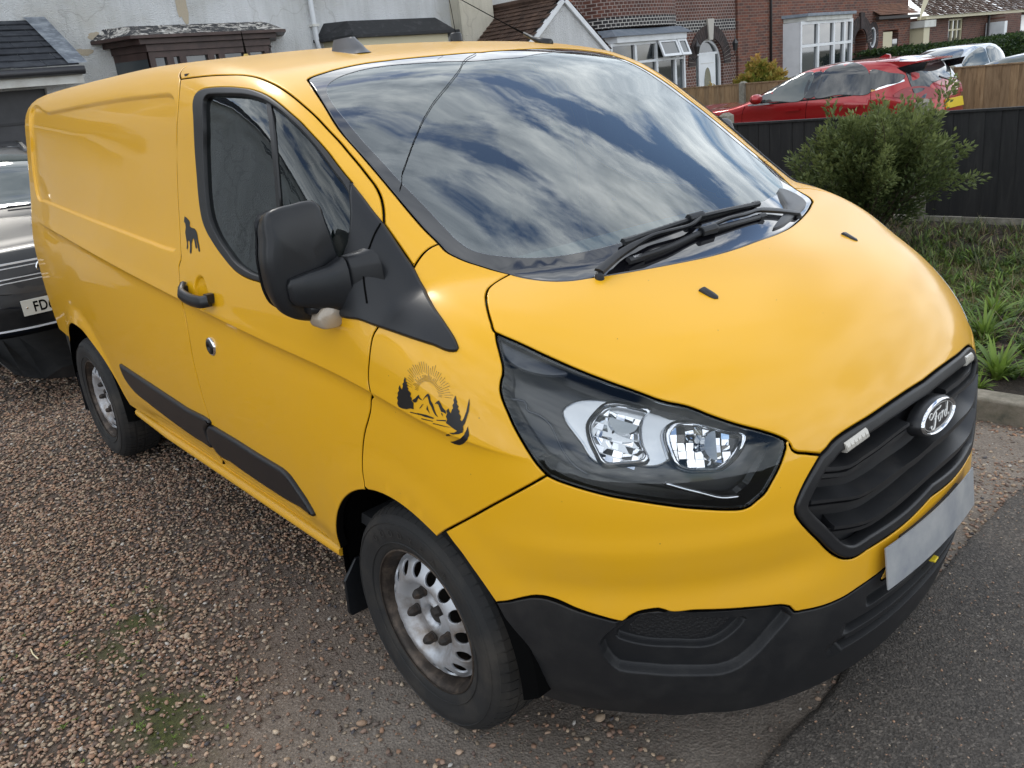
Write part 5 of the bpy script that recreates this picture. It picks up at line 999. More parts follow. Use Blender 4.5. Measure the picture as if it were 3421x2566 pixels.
# wipers
def wiper(blade, arm, flipz):
    W = empty('wiper', tuple(arm[0])); W.parent = VAN
    def L(P): return [tuple(np.array(q)-arm[0]) for q in P]
    B = cr(blade, .03); N = grad(B, VANF)
    mb = MB(); mb.sweep(L(B), [(-.007, -.003), (-.006, .003), (0, .006), (.006, .003), (.007, -.003), (.003, -.006), (.002, -.014), (-.001, -.014), (-.002, -.006)], N); mb.build('wiper_blade', BLK2, W)
    A = cr(arm, .02); N = grad(A, VANF); k = len(A); w = np.interp(np.linspace(0, 1, k), [0, .08, .35, .45, 1], [.0145, .0135, .0105, .0055, .005])
    V = []; Fs = []
    for i, p in enumerate(A):
        t = Vector(A[min(i+1, k-1)]-A[max(i-1, 0)]).normalized(); n_ = Vector(N[i]); s_ = n_.cross(t).normalized()
        V += [Vector(p-arm[0])+s_*w[i]*a_+n_*b_ for a_, b_ in ((-1, -.004), (-.8, .003), (0, .005), (.8, .003), (1, -.004))]
    for i in range(k-1):
        for j in range(5): Fs.append((i*5+j, i*5+(j+1) % 5, (i+1)*5+(j+1) % 5, (i+1)*5+j))
    Fs += [tuple(range(5))[::-1], tuple((k-1)*5+j for j in range(5))]
    o = obj('wiper_arm', V, Fs, BLK2, W); autosmooth(o, 50)
    m_ = arm[-1]; i = np.argmin(np.linalg.norm(B-m_, axis=1)); tb = Vector(B[min(i+1, len(B)-1)]-B[max(0, i-1)]).normalized(); nb_ = Vector(grad(B[i:i+1], VANF)[0])
    mb = MB(); mb.sweep([Vector(B[i]-arm[0])-tb*.030, Vector(B[i]-arm[0])-tb*.02, Vector(B[i]-arm[0])+tb*.02, Vector(B[i]-arm[0])+tb*.030], [(-.013, -.005), (-.012, .009), (-.005, .014), (.006, .014), (.012, .008), (.013, -.005)], [nb_]*4); bevel(mb.build('wiper_clip', BLK2, W), .002)
    mb = MB(); mb.sweep([Vector(B[0]-arm[0])-tb*.004, Vector(B[0]-arm[0])+tb*.05], [(-.009, -.006), (-.008, .005), (0, .008), (.008, .005), (.009, -.006)], [nb_]*2); mb.build('blade_end', BLK2, W)
    mb = MB(); mb.sweep([Vector(B[-1]-arm[0])-tb*.02, Vector(B[-1]-arm[0])+tb*.006], [(-.009, -.006), (-.008, .005), (0, .008), (.008, .005), (.009, -.006)], [nb_]*2); mb.build('blade_end', BLK2, W)
    mb = MB(); mb.lathe([(.012, -.03), (.012, -.010), (.010, -.004), (.001, -.003)], (0, 0, 0), 'z', 20); mb.build('pivot_cap', BLK2, W, True)
    if flipz < 0:
        Vt, Ft = textmesh('BOSCH', .009); nv_ = Vector(nb_); S2 = nv_.cross(tb).normalized(); p0 = Vector(B[0]-arm[0])+tb*.026+nv_*.0085
        obj('blade_lettering', [p0+tb*x+S2*(y-.003) for x, y in Vt], Ft, mat('white_print', (.6, .6, .6), .6), W)
wiper(c['blade_up'], c['arm_near'], 1); wiper(c['blade_lo'], c['arm_right'], -1)
# black cowl corner pieces
cw = cr(c['cowl'], .015, True)
for s_ in (1, -1):
    P = cw.copy(); P[:, 1] *= s_
    N = grad(P, VANF); c0 = P.mean(0)
    V = [p-n_*.02 for p, n_ in zip(P, N)]+[p+n_*.0035 for p, n_ in zip(P, N)]+[c0+(p-c0)*.90+n_*.006 for p, n_ in zip(P, N)]+[c0+(p-c0)*.4+n_*.010 for p, n_ in zip(P, N)]
    k = len(P); Fs = [(j*k+i, j*k+(i+1) % k, (j+1)*k+(i+1) % k, (j+1)*k+i) for j in range(3) for i in range(k)]+[tuple(3*k+i for i in range(k))]
    if s_ < 0: continue
    a2_ = area2(P[:, :2]); Fs = Fs if a2_ > 0 else [f[::-1] for f in Fs]
    o = obj('cowl_corner', V, Fs, BLK2, VAN); autosmooth(o, 40)

# door mirror (near and far)
def mirror_unit(s_):
    R = empty('door_mirror', (.04, -s_*1.02, 1.33)); R.parent = VAN; R['label'] = 'black door mirror on a twin arm'
    O = np.array([.04, -s_*1.02, 1.33])
    head = [(-1.254, 1.435), (-1.247, 1.462), (-1.238, 1.506), (-1.226, 1.521), (-1.20, 1.528), (-1.165, 1.530), (-1.130, 1.532), (-1.108, 1.529), (-1.096, 1.518), (-1.091, 1.49), (-1.084, 1.45), (-1.076, 1.405), (-1.070, 1.36), (-1.072, 1.32), (-1.085, 1.292), (-1.110, 1.277), (-1.156, 1.274), (-1.20, 1.284), (-1.226, 1.297), (-1.243, 1.314), (-1.253, 1.34), (-1.257, 1.384)]
    q = cr(np.array([(-1.076+(y+1.076)*.90, z, 0) for y, z in head]), .012, True)[:, :2]
    if area2(q) < 0: q = q[::-1]
    k = len(q); V = []; cy_, cz_ = q.mean(0)
    rings = [(.035, -.062), (.022, -.058), (.009, -.044), (.001, -.012), (.000, .006), (.003, .012), (.009, .0165), (.02, .0185), (.06, .0200), (.11, .0205)]
    for g, h in rings:
        r_ = inset(q, g) if g < .010 and h > -.05 else np.array([cy_, cz_])+(q-[cy_, cz_])*(1-g*6.5)
        for y, z in r_: V.append((.070+h*1.0+(y+1.16)*.06-.10*max(0, z-1.46)*1.5*(1 if h > 0 else 0)-O[0], s_*(y)-O[1] if s_ > 0 else -y-O[1], z-O[2]))
    L = len(rings); Fs = [(j*k+i, j*k+(i+1) % k, (j+1)*k+(i+1) % k, (j+1)*k+i) for j in range(L-1) for i in range(k)]+[tuple((L-1)*k+i for i in range(k))]
    if s_ < 0: Fs = [f[::-1] for f in Fs]
    o = obj('mirror_head', V, Fs, BLK2, R); autosmooth(o, 45)
    g = inset(q, .012); V = [(.070-.072+(y+1.16)*.06-O[0], s_*y-O[1] if s_ > 0 else -y-O[1], z-O[2]) for y, z in g]
    obj('mirror_glass', V, [tuple(range(k))], CHR, R)
    # arm
    y0 = lambda y: s_*y-O[1] if s_ > 0 else -y-O[1]
    def bar(pts, prof, nm):
        mb = MB(); V = []; k2 = 14
        for (x, y, z, hy, hz) in pts:
            for i in range(k2):
                a = 2*math.pi*i/k2; V.append((x+hy*math.copysign(abs(math.cos(a))**.6, math.cos(a))-O[0], y0(y), z+hz*math.copysign(abs(math.sin(a))**.6, math.sin(a))-O[2]))
        Fs = [(j*k2+i, j*k2+(i+1) % k2, (j+1)*k2+(i+1) % k2, (j+1)*k2+i) for j in range(len(pts)-1) for i in range(k2)]+[tuple(range(k2))[::-1], tuple((len(pts)-1)*k2+i for i in range(k2))]
        if s_ > 0: Fs = [f[::-1] for f in Fs]
        o = obj(nm, V, Fs, BLK2, R); autosmooth(o, 45); return o
    ki = lambda x, y, z, hy, hz: (CP[0]+(x-CP[0])/1.16, CP[1]+(y-CP[1])/1.16, CP[2]+(z-CP[2])/1.16, hy/1.16, hz/1.16)
    bar([ki(*t_) for t_ in ((-.166, -1.092, 1.292, .006, .018), (-.160, -1.084, 1.292, .012, .034), (-.150, -1.04, 1.288, .020, .046), (-.142, -.99, 1.284, .026, .056), (-.136, -.968, 1.284, .031, .066), (-.130, -.955, 1.284, .034, .074), (-.128, -.950, 1.284, .030, .066))], None, 'mirror_arm')
    bar([ki(*t_) for t_ in ((-.127, -.950, 1.284, .032, .068), (-.124, -.946, 1.284, .036, .074), (-.105, -.925, 1.284, .042, .080), (-.075, -.905, 1.284, .056, .088))], None, 'arm_foot')
    bar([ki(*t_) for t_ in ((-.168, -1.055, 1.240, .008, .008), (-.164, -1.05, 1.240, .018, .014), (-.145, -.96, 1.238, .022, .016), (-.105, -.925, 1.236, .03, .018))], None, 'mirror_arm')
    IND = mat('indicator_lens', (.36, .30, .23), .10, 0, 1, .04, bump=(260, .5, .002))
    ind = [(-1.153, 1.308), (-1.098, 1.302), (-1.100, 1.280), (-1.112, 1.261), (-1.140, 1.257), (-1.162, 1.264), (-1.168, 1.286)]
    qq = cr(np.array([(y, z, 0) for y, z in ind]), .006, True)[:, :2]; qq = qq if area2(qq) > 0 else qq[::-1]; k = len(qq); V = []
    for g, x in ((0, .075), (0, .112), (.002, .118), (.006, .121)):
        V += [(x-O[0], y0(y), z-O[2]) for y, z in inset(qq, g)]
    Fs = [(j*k+i, j*k+(i+1) % k, (j+1)*k+(i+1) % k, (j+1)*k+i) for j in range(3) for i in range(k)]+[tuple(3*k+i for i in range(k))]
    if s_ < 0: Fs = [f[::-1] for f in Fs]
    o = obj('indicator_lens', V, Fs, IND, R); autosmooth(o, 45)
    kk = 1.16; c0 = np.array([CP[0], s_*CP[1], CP[2]]); f0 = np.array([-.045, -s_*.935, 1.245])
    newO = c0+kk*(O-c0); R.location = newO if s_ > 0 else newO+np.array([-.15, -.03, 0])
    for ch in list(R.children):
        me = ch.data; v = np.empty(len(me.vertices)*3); me.vertices.foreach_get('co', v); v = v.reshape(-1, 3); w = c0+kk*(v+O-c0)
        w = w-newO; me.vertices.foreach_set('co', w.ravel()); me.update()
    return R
mirror_unit(1); mirror_unit(-1)

# door handle, cup, lock
for s_, par in ((1, DOOR), (-1, DOOR2)):
    H = np.array([(-1.180, 1.174), (-1.165, 1.163), (-1.12, 1.152), (-1.06, 1.146), (-1.0, 1.146), (-.95, 1.150), (-.932, 1.154)])
    hx = cr(np.array([(x, z, 0) for x, z in H]), .015)[:, :2]; P = sidept(hx[:, 0], hx[:, 1]); k = len(P)
    o_ = np.interp(np.linspace(0, 1, k), [0, .08, .2, .85, .95, 1], [.010, .026, .036, .036, .030, .018]); P[:, 1] -= o_; P[:, 1] *= s_
    mb = MB(); mb.sweep(P, [(-.020, -.010), (-.021, .002), (-.012, .009), (.010, .009), (.019, .002), (.018, -.010)], [(0, -s_, .15)]*k); o = mb.build('door_handle', BLK2, par); autosmooth(o, 60)
    mb = MB(); 
    for xx in (-1.168, -.945):
        q = sidept([xx], [1.158])[0]; mb.box((xx-.014, min(s_*q[1], s_*(q[1]-.024)), 1.142), (xx+.014, max(s_*q[1], s_*(q[1]-.024)), 1.172))
    mb.build('handle_mount', BLK2, par)
    lk = c['lock'][0]*[1, s_, 1]
    mb = MB(); mb.lathe([(.033, -.004), (.033, .003), (.029, .007), (.025, .005)], lk, 'y', 32, -s_); lo_ = mb.build('door_lock', CHR, par, True); lo_['label'] = 'round black security lock with chrome rim'
    mb = MB(); mb.lathe([(.026, .003), (.024, .010), (.012, .012), (.0115, .006), (.0005, .006)], lk, 'y', 32, -s_); mb.build('lock_face', BLK2, lo_, True)

# wheels
TYRE = mat('tyre_rubber', (.020, .020, .020), .72, 0, 0, .1, .35, bump=(120, .25, .002), var=(5, (.055, .048, .040), .48, .78))
RIMD = mat('rusty_rim', (.045, .036, .030), .55, .4, 0, .1, .4, bump=(90, .6, .002), var=(16, (.17, .13, .10), .45, .72))
DISC = mat('silver_steel', (.50, .52, .55), .42, .55, .2, .2, .5, bump=(200, .06, .001), var=(11, (.19, .145, .105), .46, .74))
NUT = mat('rusty_nut', (.034, .029, .026), .7, .3, bump=(220, .6, .002), var=(30, (.085, .055, .036), .5, .75))
def wheel(cx, s_, yc, deep=0., tilt=0.):
    W = empty('wheel', (cx, -s_*yc, .335)); W.parent = VAN; W['label'] = 'silver steel wheel with rusty nuts and worn black tyre'
    R = .335; o0 = .030
    # y: outward is -s_
    prof = [(.214, .0), (.222, .006), (.232, .009), (.246, .011), (.262, .015), (.280, .017), (.296, .015), (.308, .010), (.318, .002), (.326, -.010), (.331, -.022), (.3335, -.034), (.335, -.06), (.335, -.12), (.3335, -.160), (.328, -.18), (.30, -.205), (.24, -.20), (.21, -.19)]
    mb = MB(); n = 144; mb.lathe(prof, (0, 0, 0), 'y', n, -s_)
    V = np.array(mb.v); m_ = n
    # tread blocks: sipes cut across the shoulder, circumferential grooves
    rad = np.hypot(V[:, 0], V[:, 2]); ang = np.arctan2(V[:, 2], V[:, 0])
    TY = mb.build('tyre', TYRE, W, True)
    if s_ < 0: TY.data.flip_normals()
    tb = MB(); nb = 68
    for i in range(nb):
        a0_ = 2*math.pi*i/nb; a1_ = a0_+2*math.pi/nb*.84
        for (ya, ra, yb, rb) in ((.001, .3200, -.020, .3325), (-.020, .3325, -.046, .3375), (-.056, .3380, -.088, .3385), (-.097, .3385, -.130, .3380), (-.140, .3375, -.168, .334)):
            dn = .008; P = []
            for a in (a0_, a1_):
                for yy, rr_ in ((ya, ra), (yb, rb)):
                    for d_ in (0, -dn): P.append(((rr_+d_)*math.cos(a+.015*(yy*20)), -s_*yy, (rr_+d_)*math.sin(a+.015*(yy*20))))
            Fs = [(0, 4, 6, 2), (0, 1, 5, 4), (2, 6, 7, 3), (0, 2, 3, 1), (4, 5, 7, 6)]
            tb.add(P, Fs if s_ < 0 else [f[::-1] for f in Fs])
    o = tb.build('tyre_tread', TYRE, W); o['kind'] = 'stuff'
    if s_ > 0 and cx == 0:
        mbt = MB(); word = 'GOODYEAR'
        for i_, ch_ in enumerate(word):
            a_ = math.radians(128-i_*10.5); Vt, Ft = textmesh(ch_, .030)
            ca, sa = math.cos(a_), math.sin(a_); P_ = []
            for (tx, ty) in Vt: u_ = .2605+ty; w_ = tx; P_.append((u_*ca+w_*sa, -.0178-.0008, u_*sa-w_*ca))
            mbt.add(P_, Ft)
        o = mbt.build('tyre_lettering', mat('tyre_letter', (.030, .029, .028), .55), W); o['kind'] = 'stuff'
    # sidewall ribs
    mb = MB(); 
    for rr_, h_ in ((.240, .0125), (.300, .0155)): mb.lathe([(rr_-.002, h_-.002), (rr_-.0008, h_+.0012), (rr_+.0008, h_+.0012), (rr_+.002, h_-.003)], (0, 0, 0), 'y', 96, -s_)
    mb.build('sidewall_rib', TYRE, W, True)
    prof = [(.211, .004), (.2145, .005), (.217, .001), (.213, -.002), (.207, -.006), (.203, -.014), (.199, -.030), (.194, -.046), (.190, -.060-deep), (.188, -.090-deep), (.186, -.13)]
    mb = MB(); mb.lathe(prof[::-1], (0, 0, 0), 'y', 96, -s_); RM = mb.build('rim', RIMD, W, True)
    # disc with ventilation holes
    pr_ = spl([0, .033, .036, .042, .050, .060, .090, .100, .112, .125, .140, .160, .175, .187], [-.055, -.055, -.034, -.024, -.025, -.030, -.030, -.024, -.009, .001, .000, -.010, -.022, -.040])
    K_ = 16; th = np.linspace(0, 2*np.pi, 97)[:-1]
    outer = np.stack([.189*np.cos(th), .189*np.sin(th)], 1); hole0 = np.stack([.032*np.cos(th[::3]), .032*np.sin(th[::3])], 1); loops = [outer, hole0]
    for i in range(K_):
        a = 2*math.pi*i/K_+.1; ca, sa = math.cos(a), math.sin(a); t = np.linspace(0, 2*np.pi, 17)[:-1]
        u = .1570+.0200*np.cos(t); v = .0180*np.sin(t)*(1+.15*np.cos(t)); loops.append(np.stack([u*ca-v*sa, u*sa+v*ca], 1))
    def mp_(q):
        r = np.hypot(q[:, 0], q[:, 1]); y = pr_(r)-deep*sst(.19, .10, r); P = np.stack([q[:, 0], -s_*y, q[:, 1]], 1); e = 1e-3
        dy = (pr_(r+e)-deep*sst(.19, .10, r+e)-y)/e; N = np.stack([-dy*q[:, 0]/np.maximum(r, 1e-6), -s_*np.ones_like(r), -dy*q[:, 1]/np.maximum(r, 1e-6)], 1)
        return P, N/np.linalg.norm(N, axis=1)[:, None]
    patch('wheel_disc', None, loops, DISC, W, sp=.008, ds=.006, mapfn=mp_, prof=[(0, -.006, 1.), (0, -.001, .8), (.0015, 0, 0.)])
    mb = MB(); mb.lathe([(.19, -.13), (.02, -.13)], (0, 0, 0), 'y', 32, -s_); mb.lathe([(.032, -.06), (.030, -.045), (.022, -.036), (.001, -.034)], (0, 0, 0), 'y', 20, -s_); mb.build('hub', mat('hub_dark', (.02, .018, .016), .7), W)
    nuts = MB()
    for i in range(5):
        a = 2*math.pi*i/5+.75; x, z = .076*math.cos(a), .076*math.sin(a); yb = -.030-deep
        nb = MB(); nb.lathe([(.0165, -.002), (.0165, .003), (.0125, .005)], (x, -s_*0, z), 'y', 12, -s_); 
        hexp = [(x+.0150*math.cos(t+.3), z+.0150*math.sin(t+.3)) for t in [math.pi/3*j for j in range(6)]]
        k = 6; V = [(px_, -s_*.003, pz_) for px_, pz_ in hexp]+[(px_, -s_*.022, pz_) for px_, pz_ in hexp]+[(x+(px_-x)*.62, -s_*.031, z+(pz_-z)*.72) for px_, pz_ in hexp]+[(x+(px_-x)*.50, -s_*.034, z+(pz_-z)*.50) for px_, pz_ in hexp]
        nb.add(V, [(j*k+q, j*k+(q+1) % k, (j+1)*k+(q+1) % k, (j+1)*k+q) for j in range(3) for q in range(k)]+[tuple(3*k+q for q in range(k))])
        nb.v = [(a_, b_-s_*yb, c_) for a_, b_, c_ in nb.v]; nb.build('wheel_nut', NUT, W)
    W.rotation_euler = (0, 0, tilt)
    return W
for s_ in (1, -1):
    wheel(0, s_, .957, 0., 0.); wheel(-2.933, s_, .962, .012)
# wheel housings, mud flaps, underside
for s_ in (1, -1):
    for cx, rr_ in ((0, .425), (-2.933, .44)):
        mb = MB(); mb.lathe([(rr_-.012, -.020), (rr_+.01, -.05), (rr_+.01, -.42), (.02, -.43)], (cx, -s_*.985, .335), 'y', 32, -s_, -.06, math.pi+.06); mb.build('wheel_housing', DARK, VAN)
    mb = MB(); P = [(-.405, .165), (-.385, .165), (-.360, .315), (-.395, .335), (-.412, .30)]
    mb.prism([(y, z) for y, z in ((-.985, .185), (-.975, .170), (-.80, .160), (-.79, .36), (-.93, .36), (-.98, .30))] if s_ > 0 else [(y, z) for y, z in ((.985, .185), (.975, .170), (.80, .160), (.79, .36), (.93, .36), (.98, .30))], 0, -.415, -.403)
    o = mb.build('mud_flap', BLK2, VAN); bevel(o, .004)
    mb = MB(); mb.prism([(y*s_, z) for y, z in ((-.965, .18), (-.955, .165), (-.78, .16), (-.78, .40), (-.96, .40))], 0, -3.36, -3.348); mb.build('mud_flap', BLK2, VAN)
    # rear bumper corner
rb = MB(); 
rbp = [(-3.36, .93), (-3.5, .925), (-3.65, .90), (-3.78, .85), (-3.86, .75), (-3.89, .5), (-3.9, 0)]
rbp = rbp+[(x, -y) for x, y in rbp[::-1][1:]]
for z in (.30, .34, .60, .64): rb.v += [(x+(.02 if z in (.30, .64) else 0), -y*(.985 if z in (.3, .64) else 1), z) for x, y in rbp]
k = len(rbp); rb.f = [(j*k+i, j*k+i+1, (j+1)*k+i+1, (j+1)*k+i) for j in range(3) for i in range(k-1)]
o = rb.build('rear_bumper', BLK, VAN); autosmooth(o, 40)
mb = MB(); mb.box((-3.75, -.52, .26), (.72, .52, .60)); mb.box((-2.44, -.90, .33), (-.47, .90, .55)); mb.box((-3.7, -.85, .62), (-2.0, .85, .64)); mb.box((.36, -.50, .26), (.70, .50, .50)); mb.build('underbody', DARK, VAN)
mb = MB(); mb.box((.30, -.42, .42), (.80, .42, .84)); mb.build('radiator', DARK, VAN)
# cab interior
INT = mat('cab_trim', (.34, .36, .37), .7, bump=(300, .2, .001)); SEAT = mat('seat_fabric', (.07, .075, .08), .9, bump=(200, .4, .002)); LIN = mat('bulkhead', (.045, .047, .05), .8)
mb = MB(); mb.box((-1.26, -.80, .50), (-1.24, .80, 1.86)); mb.build('bulkhead', LIN, VAN)
mb = MB(); mb.box((-1.24, -.88, .46), (.25, .88, .50)); mb.build('cab_floor', LIN, VAN)
prof = [(-.42, .62), (-.44, 1.10), (-.40, 1.155), (-.30, 1.175), (-.10, 1.170), (.10, 1.175), (.30, 1.165), (.36, 1.10), (.36, .62)]
V = []; ys = np.linspace(-.80, .80, 17)
for y in ys:
    bulge = .03*math.exp(-((y+.38)/.2)**2)
    V += [(x*(1 if x < 0 else 1-.32*abs(y)**2), y, z+(bulge if -.45 < x < -.2 and z > 1 else 0)-.02*abs(y)) for x, z in prof]
k = len(prof); Fs = [(j*k+i, j*k+i+1, (j+1)*k+i+1, (j+1)*k+i) for j in range(16) for i in range(k-1)]+[tuple(range(k)), tuple(16*k+i for i in range(k))[::-1]]
o = obj('dashboard', V, Fs, INT, VAN); autosmooth(o, 40)
mb = MB(); mb.box((.16, -.55, 1.172), (.185, .55, 1.180)); mb.build('demister_vent', BLK2, VAN)
for y0_ in (-.42, .18, .60):
    S = empty('seat', (-.95, y0_, .5)); S.parent = VAN
    w_ = .24 if y0_ < 0 else .2
    mb = MB(); mb.box((0, -w_, .22), (.46, w_, .38)); bevel(mb.build('seat_cushion', SEAT, S), .04, 3)
    mb = MB(); mb.prism([(-w_, .36), (w_, .36), (w_*.9, .98), (w_*.6, 1.02), (-w_*.6, 1.02), (-w_*.9, .98)], 0, -.14, .0); bevel(mb.build('backrest', SEAT, S), .04, 3)
    mb = MB(); mb.box((-.13, -.13, 1.05), (-.04, .13, 1.25)); bevel(mb.build('headrest', SEAT, S), .035, 3)
mb = MB(); V = []; sw = MB()
pts = [(-.52+.06*math.sin(t)*0-.09*math.sin(t), -.42+.19*math.cos(t), 1.08+.165*math.sin(t)) for t in [2*math.pi*i/24 for i in range(25)]]
sw.tube(pts, .014, 8, False); sw.tube([(-.52, -.60, 1.08), (-.50, -.42, 1.06), (-.52, -.24, 1.08)], .02, 8); sw.tube([(-.50, -.42, 1.06), (-.35, -.42, 1.0)], .03, 8)
sw.build('steering_wheel', SEAT, VAN, True)
mb = MB(); mb.box((-.50, -.09, 1.70), (-.47, .09, 1.76)); mb.build('sun_sensor', BLK2, VAN)
# ------------------------------------------------------------------ ground
RNG = np.random.default_rng(7)
def vnoise(x, y, seed=0):
    xi = np.floor(x).astype(int); yi = np.floor(y).astype(int); fx = x-xi; fy = y-yi; fx = fx*fx*(3-2*fx); fy = fy*fy*(3-2*fy)
    def h(a, b):
        n = (a*374761393+b*668265263+seed*1442695041) & 0xffffffff; n = ((n ^ (n >> 13))*1274126177) & 0xffffffff; return ((n ^ (n >> 16)) & 0xffff)/65535.
    return (h(xi, yi)*(1-fx)+h(xi+1, yi)*fx)*(1-fy)+(h(xi, yi+1)*(1-fx)+h(xi+1, yi+1)*fx)*fy
def fbm(x, y, s=1., o=4, seed=0):
    r = 0; a = .5; t = 0
    for i in range(o): r = r+a*vnoise(x*s, y*s, seed+i*17); t += a; a *= .55; s *= 2.03
    return r/t
def bare(x, y):
    """0 = full gravel, 1 = bare compacted ground"""
    n = fbm(x, y, 2.2, 4, 3)-.5
    d = (x+.62)+.55*(y+1.45)+n*.75       # gravel thins out towards the road
    b = sst(-.22, .28, d)
    track = np.exp(-((y+1.02)/.22)**2)*sst(-2.3, -1.2, x)*.8
    return np.clip(np.maximum(b, track*sst(.35, .6, fbm(x, y, 3., 3, 9))), 0, 1)
def mossm(x, y):
    pts = [(-1.25, -1.40), (-1.12, -1.50), (-.98, -1.46), (-.80, -1.50), (-.66, -1.52), (-.52, -1.58), (-.40, -1.66)]
    d = np.full(np.shape(x), 9.)
    for a, b in zip(pts[:-1], pts[1:]):
        a = np.array(a); b = np.array(b); ab = b-a; t = np.clip(((x-a[0])*ab[0]+(y-a[1])*ab[1])/(ab@ab), 0, 1); d = np.minimum(d, np.hypot(x-a[0]-t*ab[0], y-a[1]-t*ab[1]))
    return sst(.24, .0, d)*sst(.38, .58, fbm(x, y, 9., 4, 21))
def gridmesh(name, xs, ys, zf, m, cols=None, extra=None):
    X, Y = np.meshgrid(xs, ys, indexing='ij'); Z = zf(X, Y); V = np.stack([X.ravel(), Y.ravel(), Z.ravel()], 1); nx, ny = len(xs), len(ys)
    i = np.arange(nx-1)[:, None]*ny+np.arange(ny-1)[None]; i = i.ravel(); Q = np.stack([i, i+ny, i+ny+1, i+1], 1)
    me = mkmesh(name, V, Q, m, True)
    if cols is not None:
        a = me.color_attributes.new('mask', 'FLOAT_COLOR', 'POINT'); c_ = cols(X.ravel(), Y.ravel()); a.data.foreach_set('color', c_.astype(np.float32).ravel())
    return link(name, me)
class NB:
    def __init__(s, name):
        s.m = bpy.data.materials.new(name); s.m.use_nodes = True; s.t = s.m.node_tree; s.b = s.t.nodes['Principled BSDF']; s.tc = s.t.nodes.new('ShaderNodeTexCoord').outputs['Object']
    def n(s, t, **k):
        q = s.t.nodes.new(t)
        for a, b in k.items(): setattr(q, a, b)
        return q
    def l(s, a, b): s.t.links.new(a, b)
    def noise(s, sc, det=5, ro=.6, vec=None, dist=0.):
        q = s.n('ShaderNodeTexNoise'); q.inputs['Scale'].default_value = sc; q.inputs['Detail'].default_value = det; q.inputs['Roughness'].default_value = ro; q.inputs['Distortion'].default_value = dist
        s.l(vec or s.tc, q.inputs['Vector']); return q.outputs['Fac']
    def vor(s, sc, out='Distance', vec=None, feat='F1'):
        q = s.n('ShaderNodeTexVoronoi', feature=feat); q.inputs['Scale'].default_value = sc; s.l(vec or s.tc, q.inputs['Vector']); return q.outputs[out]
    def ramp(s, f, stops):
        q = s.n('ShaderNodeValToRGB'); e = q.color_ramp.elements
        while len(e) < len(stops): e.new(.5)
        for a, (p, c_) in zip(e, stops): a.position = p; a.color = tuple(c_)+(1,)
        s.l(f, q.inputs[0]); return q.outputs[0]
    def mix(s, f, a, b, mode='MIX'):
        q = s.n('ShaderNodeMixRGB', blend_type=mode)
        for i, v in enumerate((f, a, b)):
            if isinstance(v, (int, float)): q.inputs[i].default_value = v
            elif isinstance(v, tuple): q.inputs[i].default_value = v+(1,)
            else: s.l(v, q.inputs[i])
        return q.outputs[0]
    def math(s, op, a, b=0., clamp=False):
        q = s.n('ShaderNodeMath', operation=op); q.use_clamp = clamp
        for i, v in enumerate((a, b)):
            if isinstance(v, (int, float)): q.inputs[i].default_value = v
            else: s.l(v, q.inputs[i])
        return q.outputs[0]
    def bump(s, h, st, di, prev=None):
        q = s.n('ShaderNodeBump'); q.inputs['Strength'].default_value = st; q.inputs['Distance'].default_value = di; s.l(h, q.inputs['Height'])
        if prev: s.l(prev, q.inputs['Normal'])
        return q.outputs[0]
    def out(s, col=None, rough=None, nor=None):
        if col is not None:
            if isinstance(col, tuple): s.b.inputs['Base Color'].default_value = col+(1,)
            else: s.l(col, s.b.inputs['Base Color'])
        if rough is not None:
            if isinstance(rough, (int, float)): s.b.inputs['Roughness'].default_value = rough
            else: s.l(rough, s.b.inputs['Roughness'])
        if nor is not None: s.l(nor, s.b.inputs['Normal'])
        MATS[s.m.name] = s.m; return s.m
# driveway: compacted dirt, old concrete apron, moss
q = NB('driveway_dirt'); at = q.n('ShaderNodeAttribute', attribute_name='mask'); sp_ = q.n('ShaderNodeSeparateColor'); q.l(at.outputs['Color'], sp_.inputs[0])
grit = q.ramp(q.vor(170, 'Color'), [(0, (.06, .045, .036)), (.45, (.17, .125, .095)), (.8, (.27, .21, .165)), (1, (.48, .42, .36))])
dirt = q.mix(.55, q.ramp(q.noise(9, 8, .7), [(.3, (.105, .078, .058)), (.7, (.20, .158, .125))]), grit)
con = q.mix(.40, q.ramp(q.noise(5, 9, .72), [(.28, (.12, .105, .088)), (.5, (.215, .19, .16)), (.75, (.32, .285, .24))]), grit)
base_ = q.mix(sp_.outputs[1], dirt, con)
mossc = q.ramp(q.noise(60, 5, .7), [(.3, (.016, .020, .006)), (.62, (.060, .070, .012)), (.85, (.14, .17, .02))])
base_ = q.mix(sp_.outputs[0], base_, mossc)
base_ = q.mix(sp_.outputs[2], base_, q.ramp(q.noise(40, 6, .7), [(.3, (.022, .016, .012)), (.7, (.075, .055, .040))]))
h = q.math('ADD', q.math('MULTIPLY', q.vor(130, 'Distance'), .6), q.noise(55, 6, .7))
q.out(base_, .88, q.bump(h, .9, .006))
DIRT = q.m
def dz(X, Y): return .006*(fbm(X, Y, 3., 4, 5)-.5)+.004*(fbm(X, Y, 14., 3, 8)-.5)+.004*mossm(X, Y)
def edge_x(y): return .775+.035*(fbm(y*0+3.3, y, 2.5, 4, 31)-.5)*2
def dcols(x, y):
    c_ = np.ones((len(x), 4)); c_[:, 0] = mossm(x, y); c_[:, 1] = sst(-.55, .1, x+.5*(y+1.3)+.4*(fbm(x, y, 3., 4, 44)-.5)); c_[:, 2] = sst(.10, .0, np.abs(x-edge_x(y)+.02))*.5*sst(.3, .7, fbm(x, y, 8., 3, 12)); c_[:, 2] = np.maximum(c_[:, 2], .75*np.clip(1-1.3*bare(x, y), 0, 1)*(1-c_[:, 0])); return c_  # third mask also darkens the base under dense gravel, as shade between stones
dw = gridmesh('driveway', np.linspace(-4.2, .86, 230), np.linspace(-3.6, 2.24, 260), dz, DIRT, dcols); tag(dw, kind='structure')
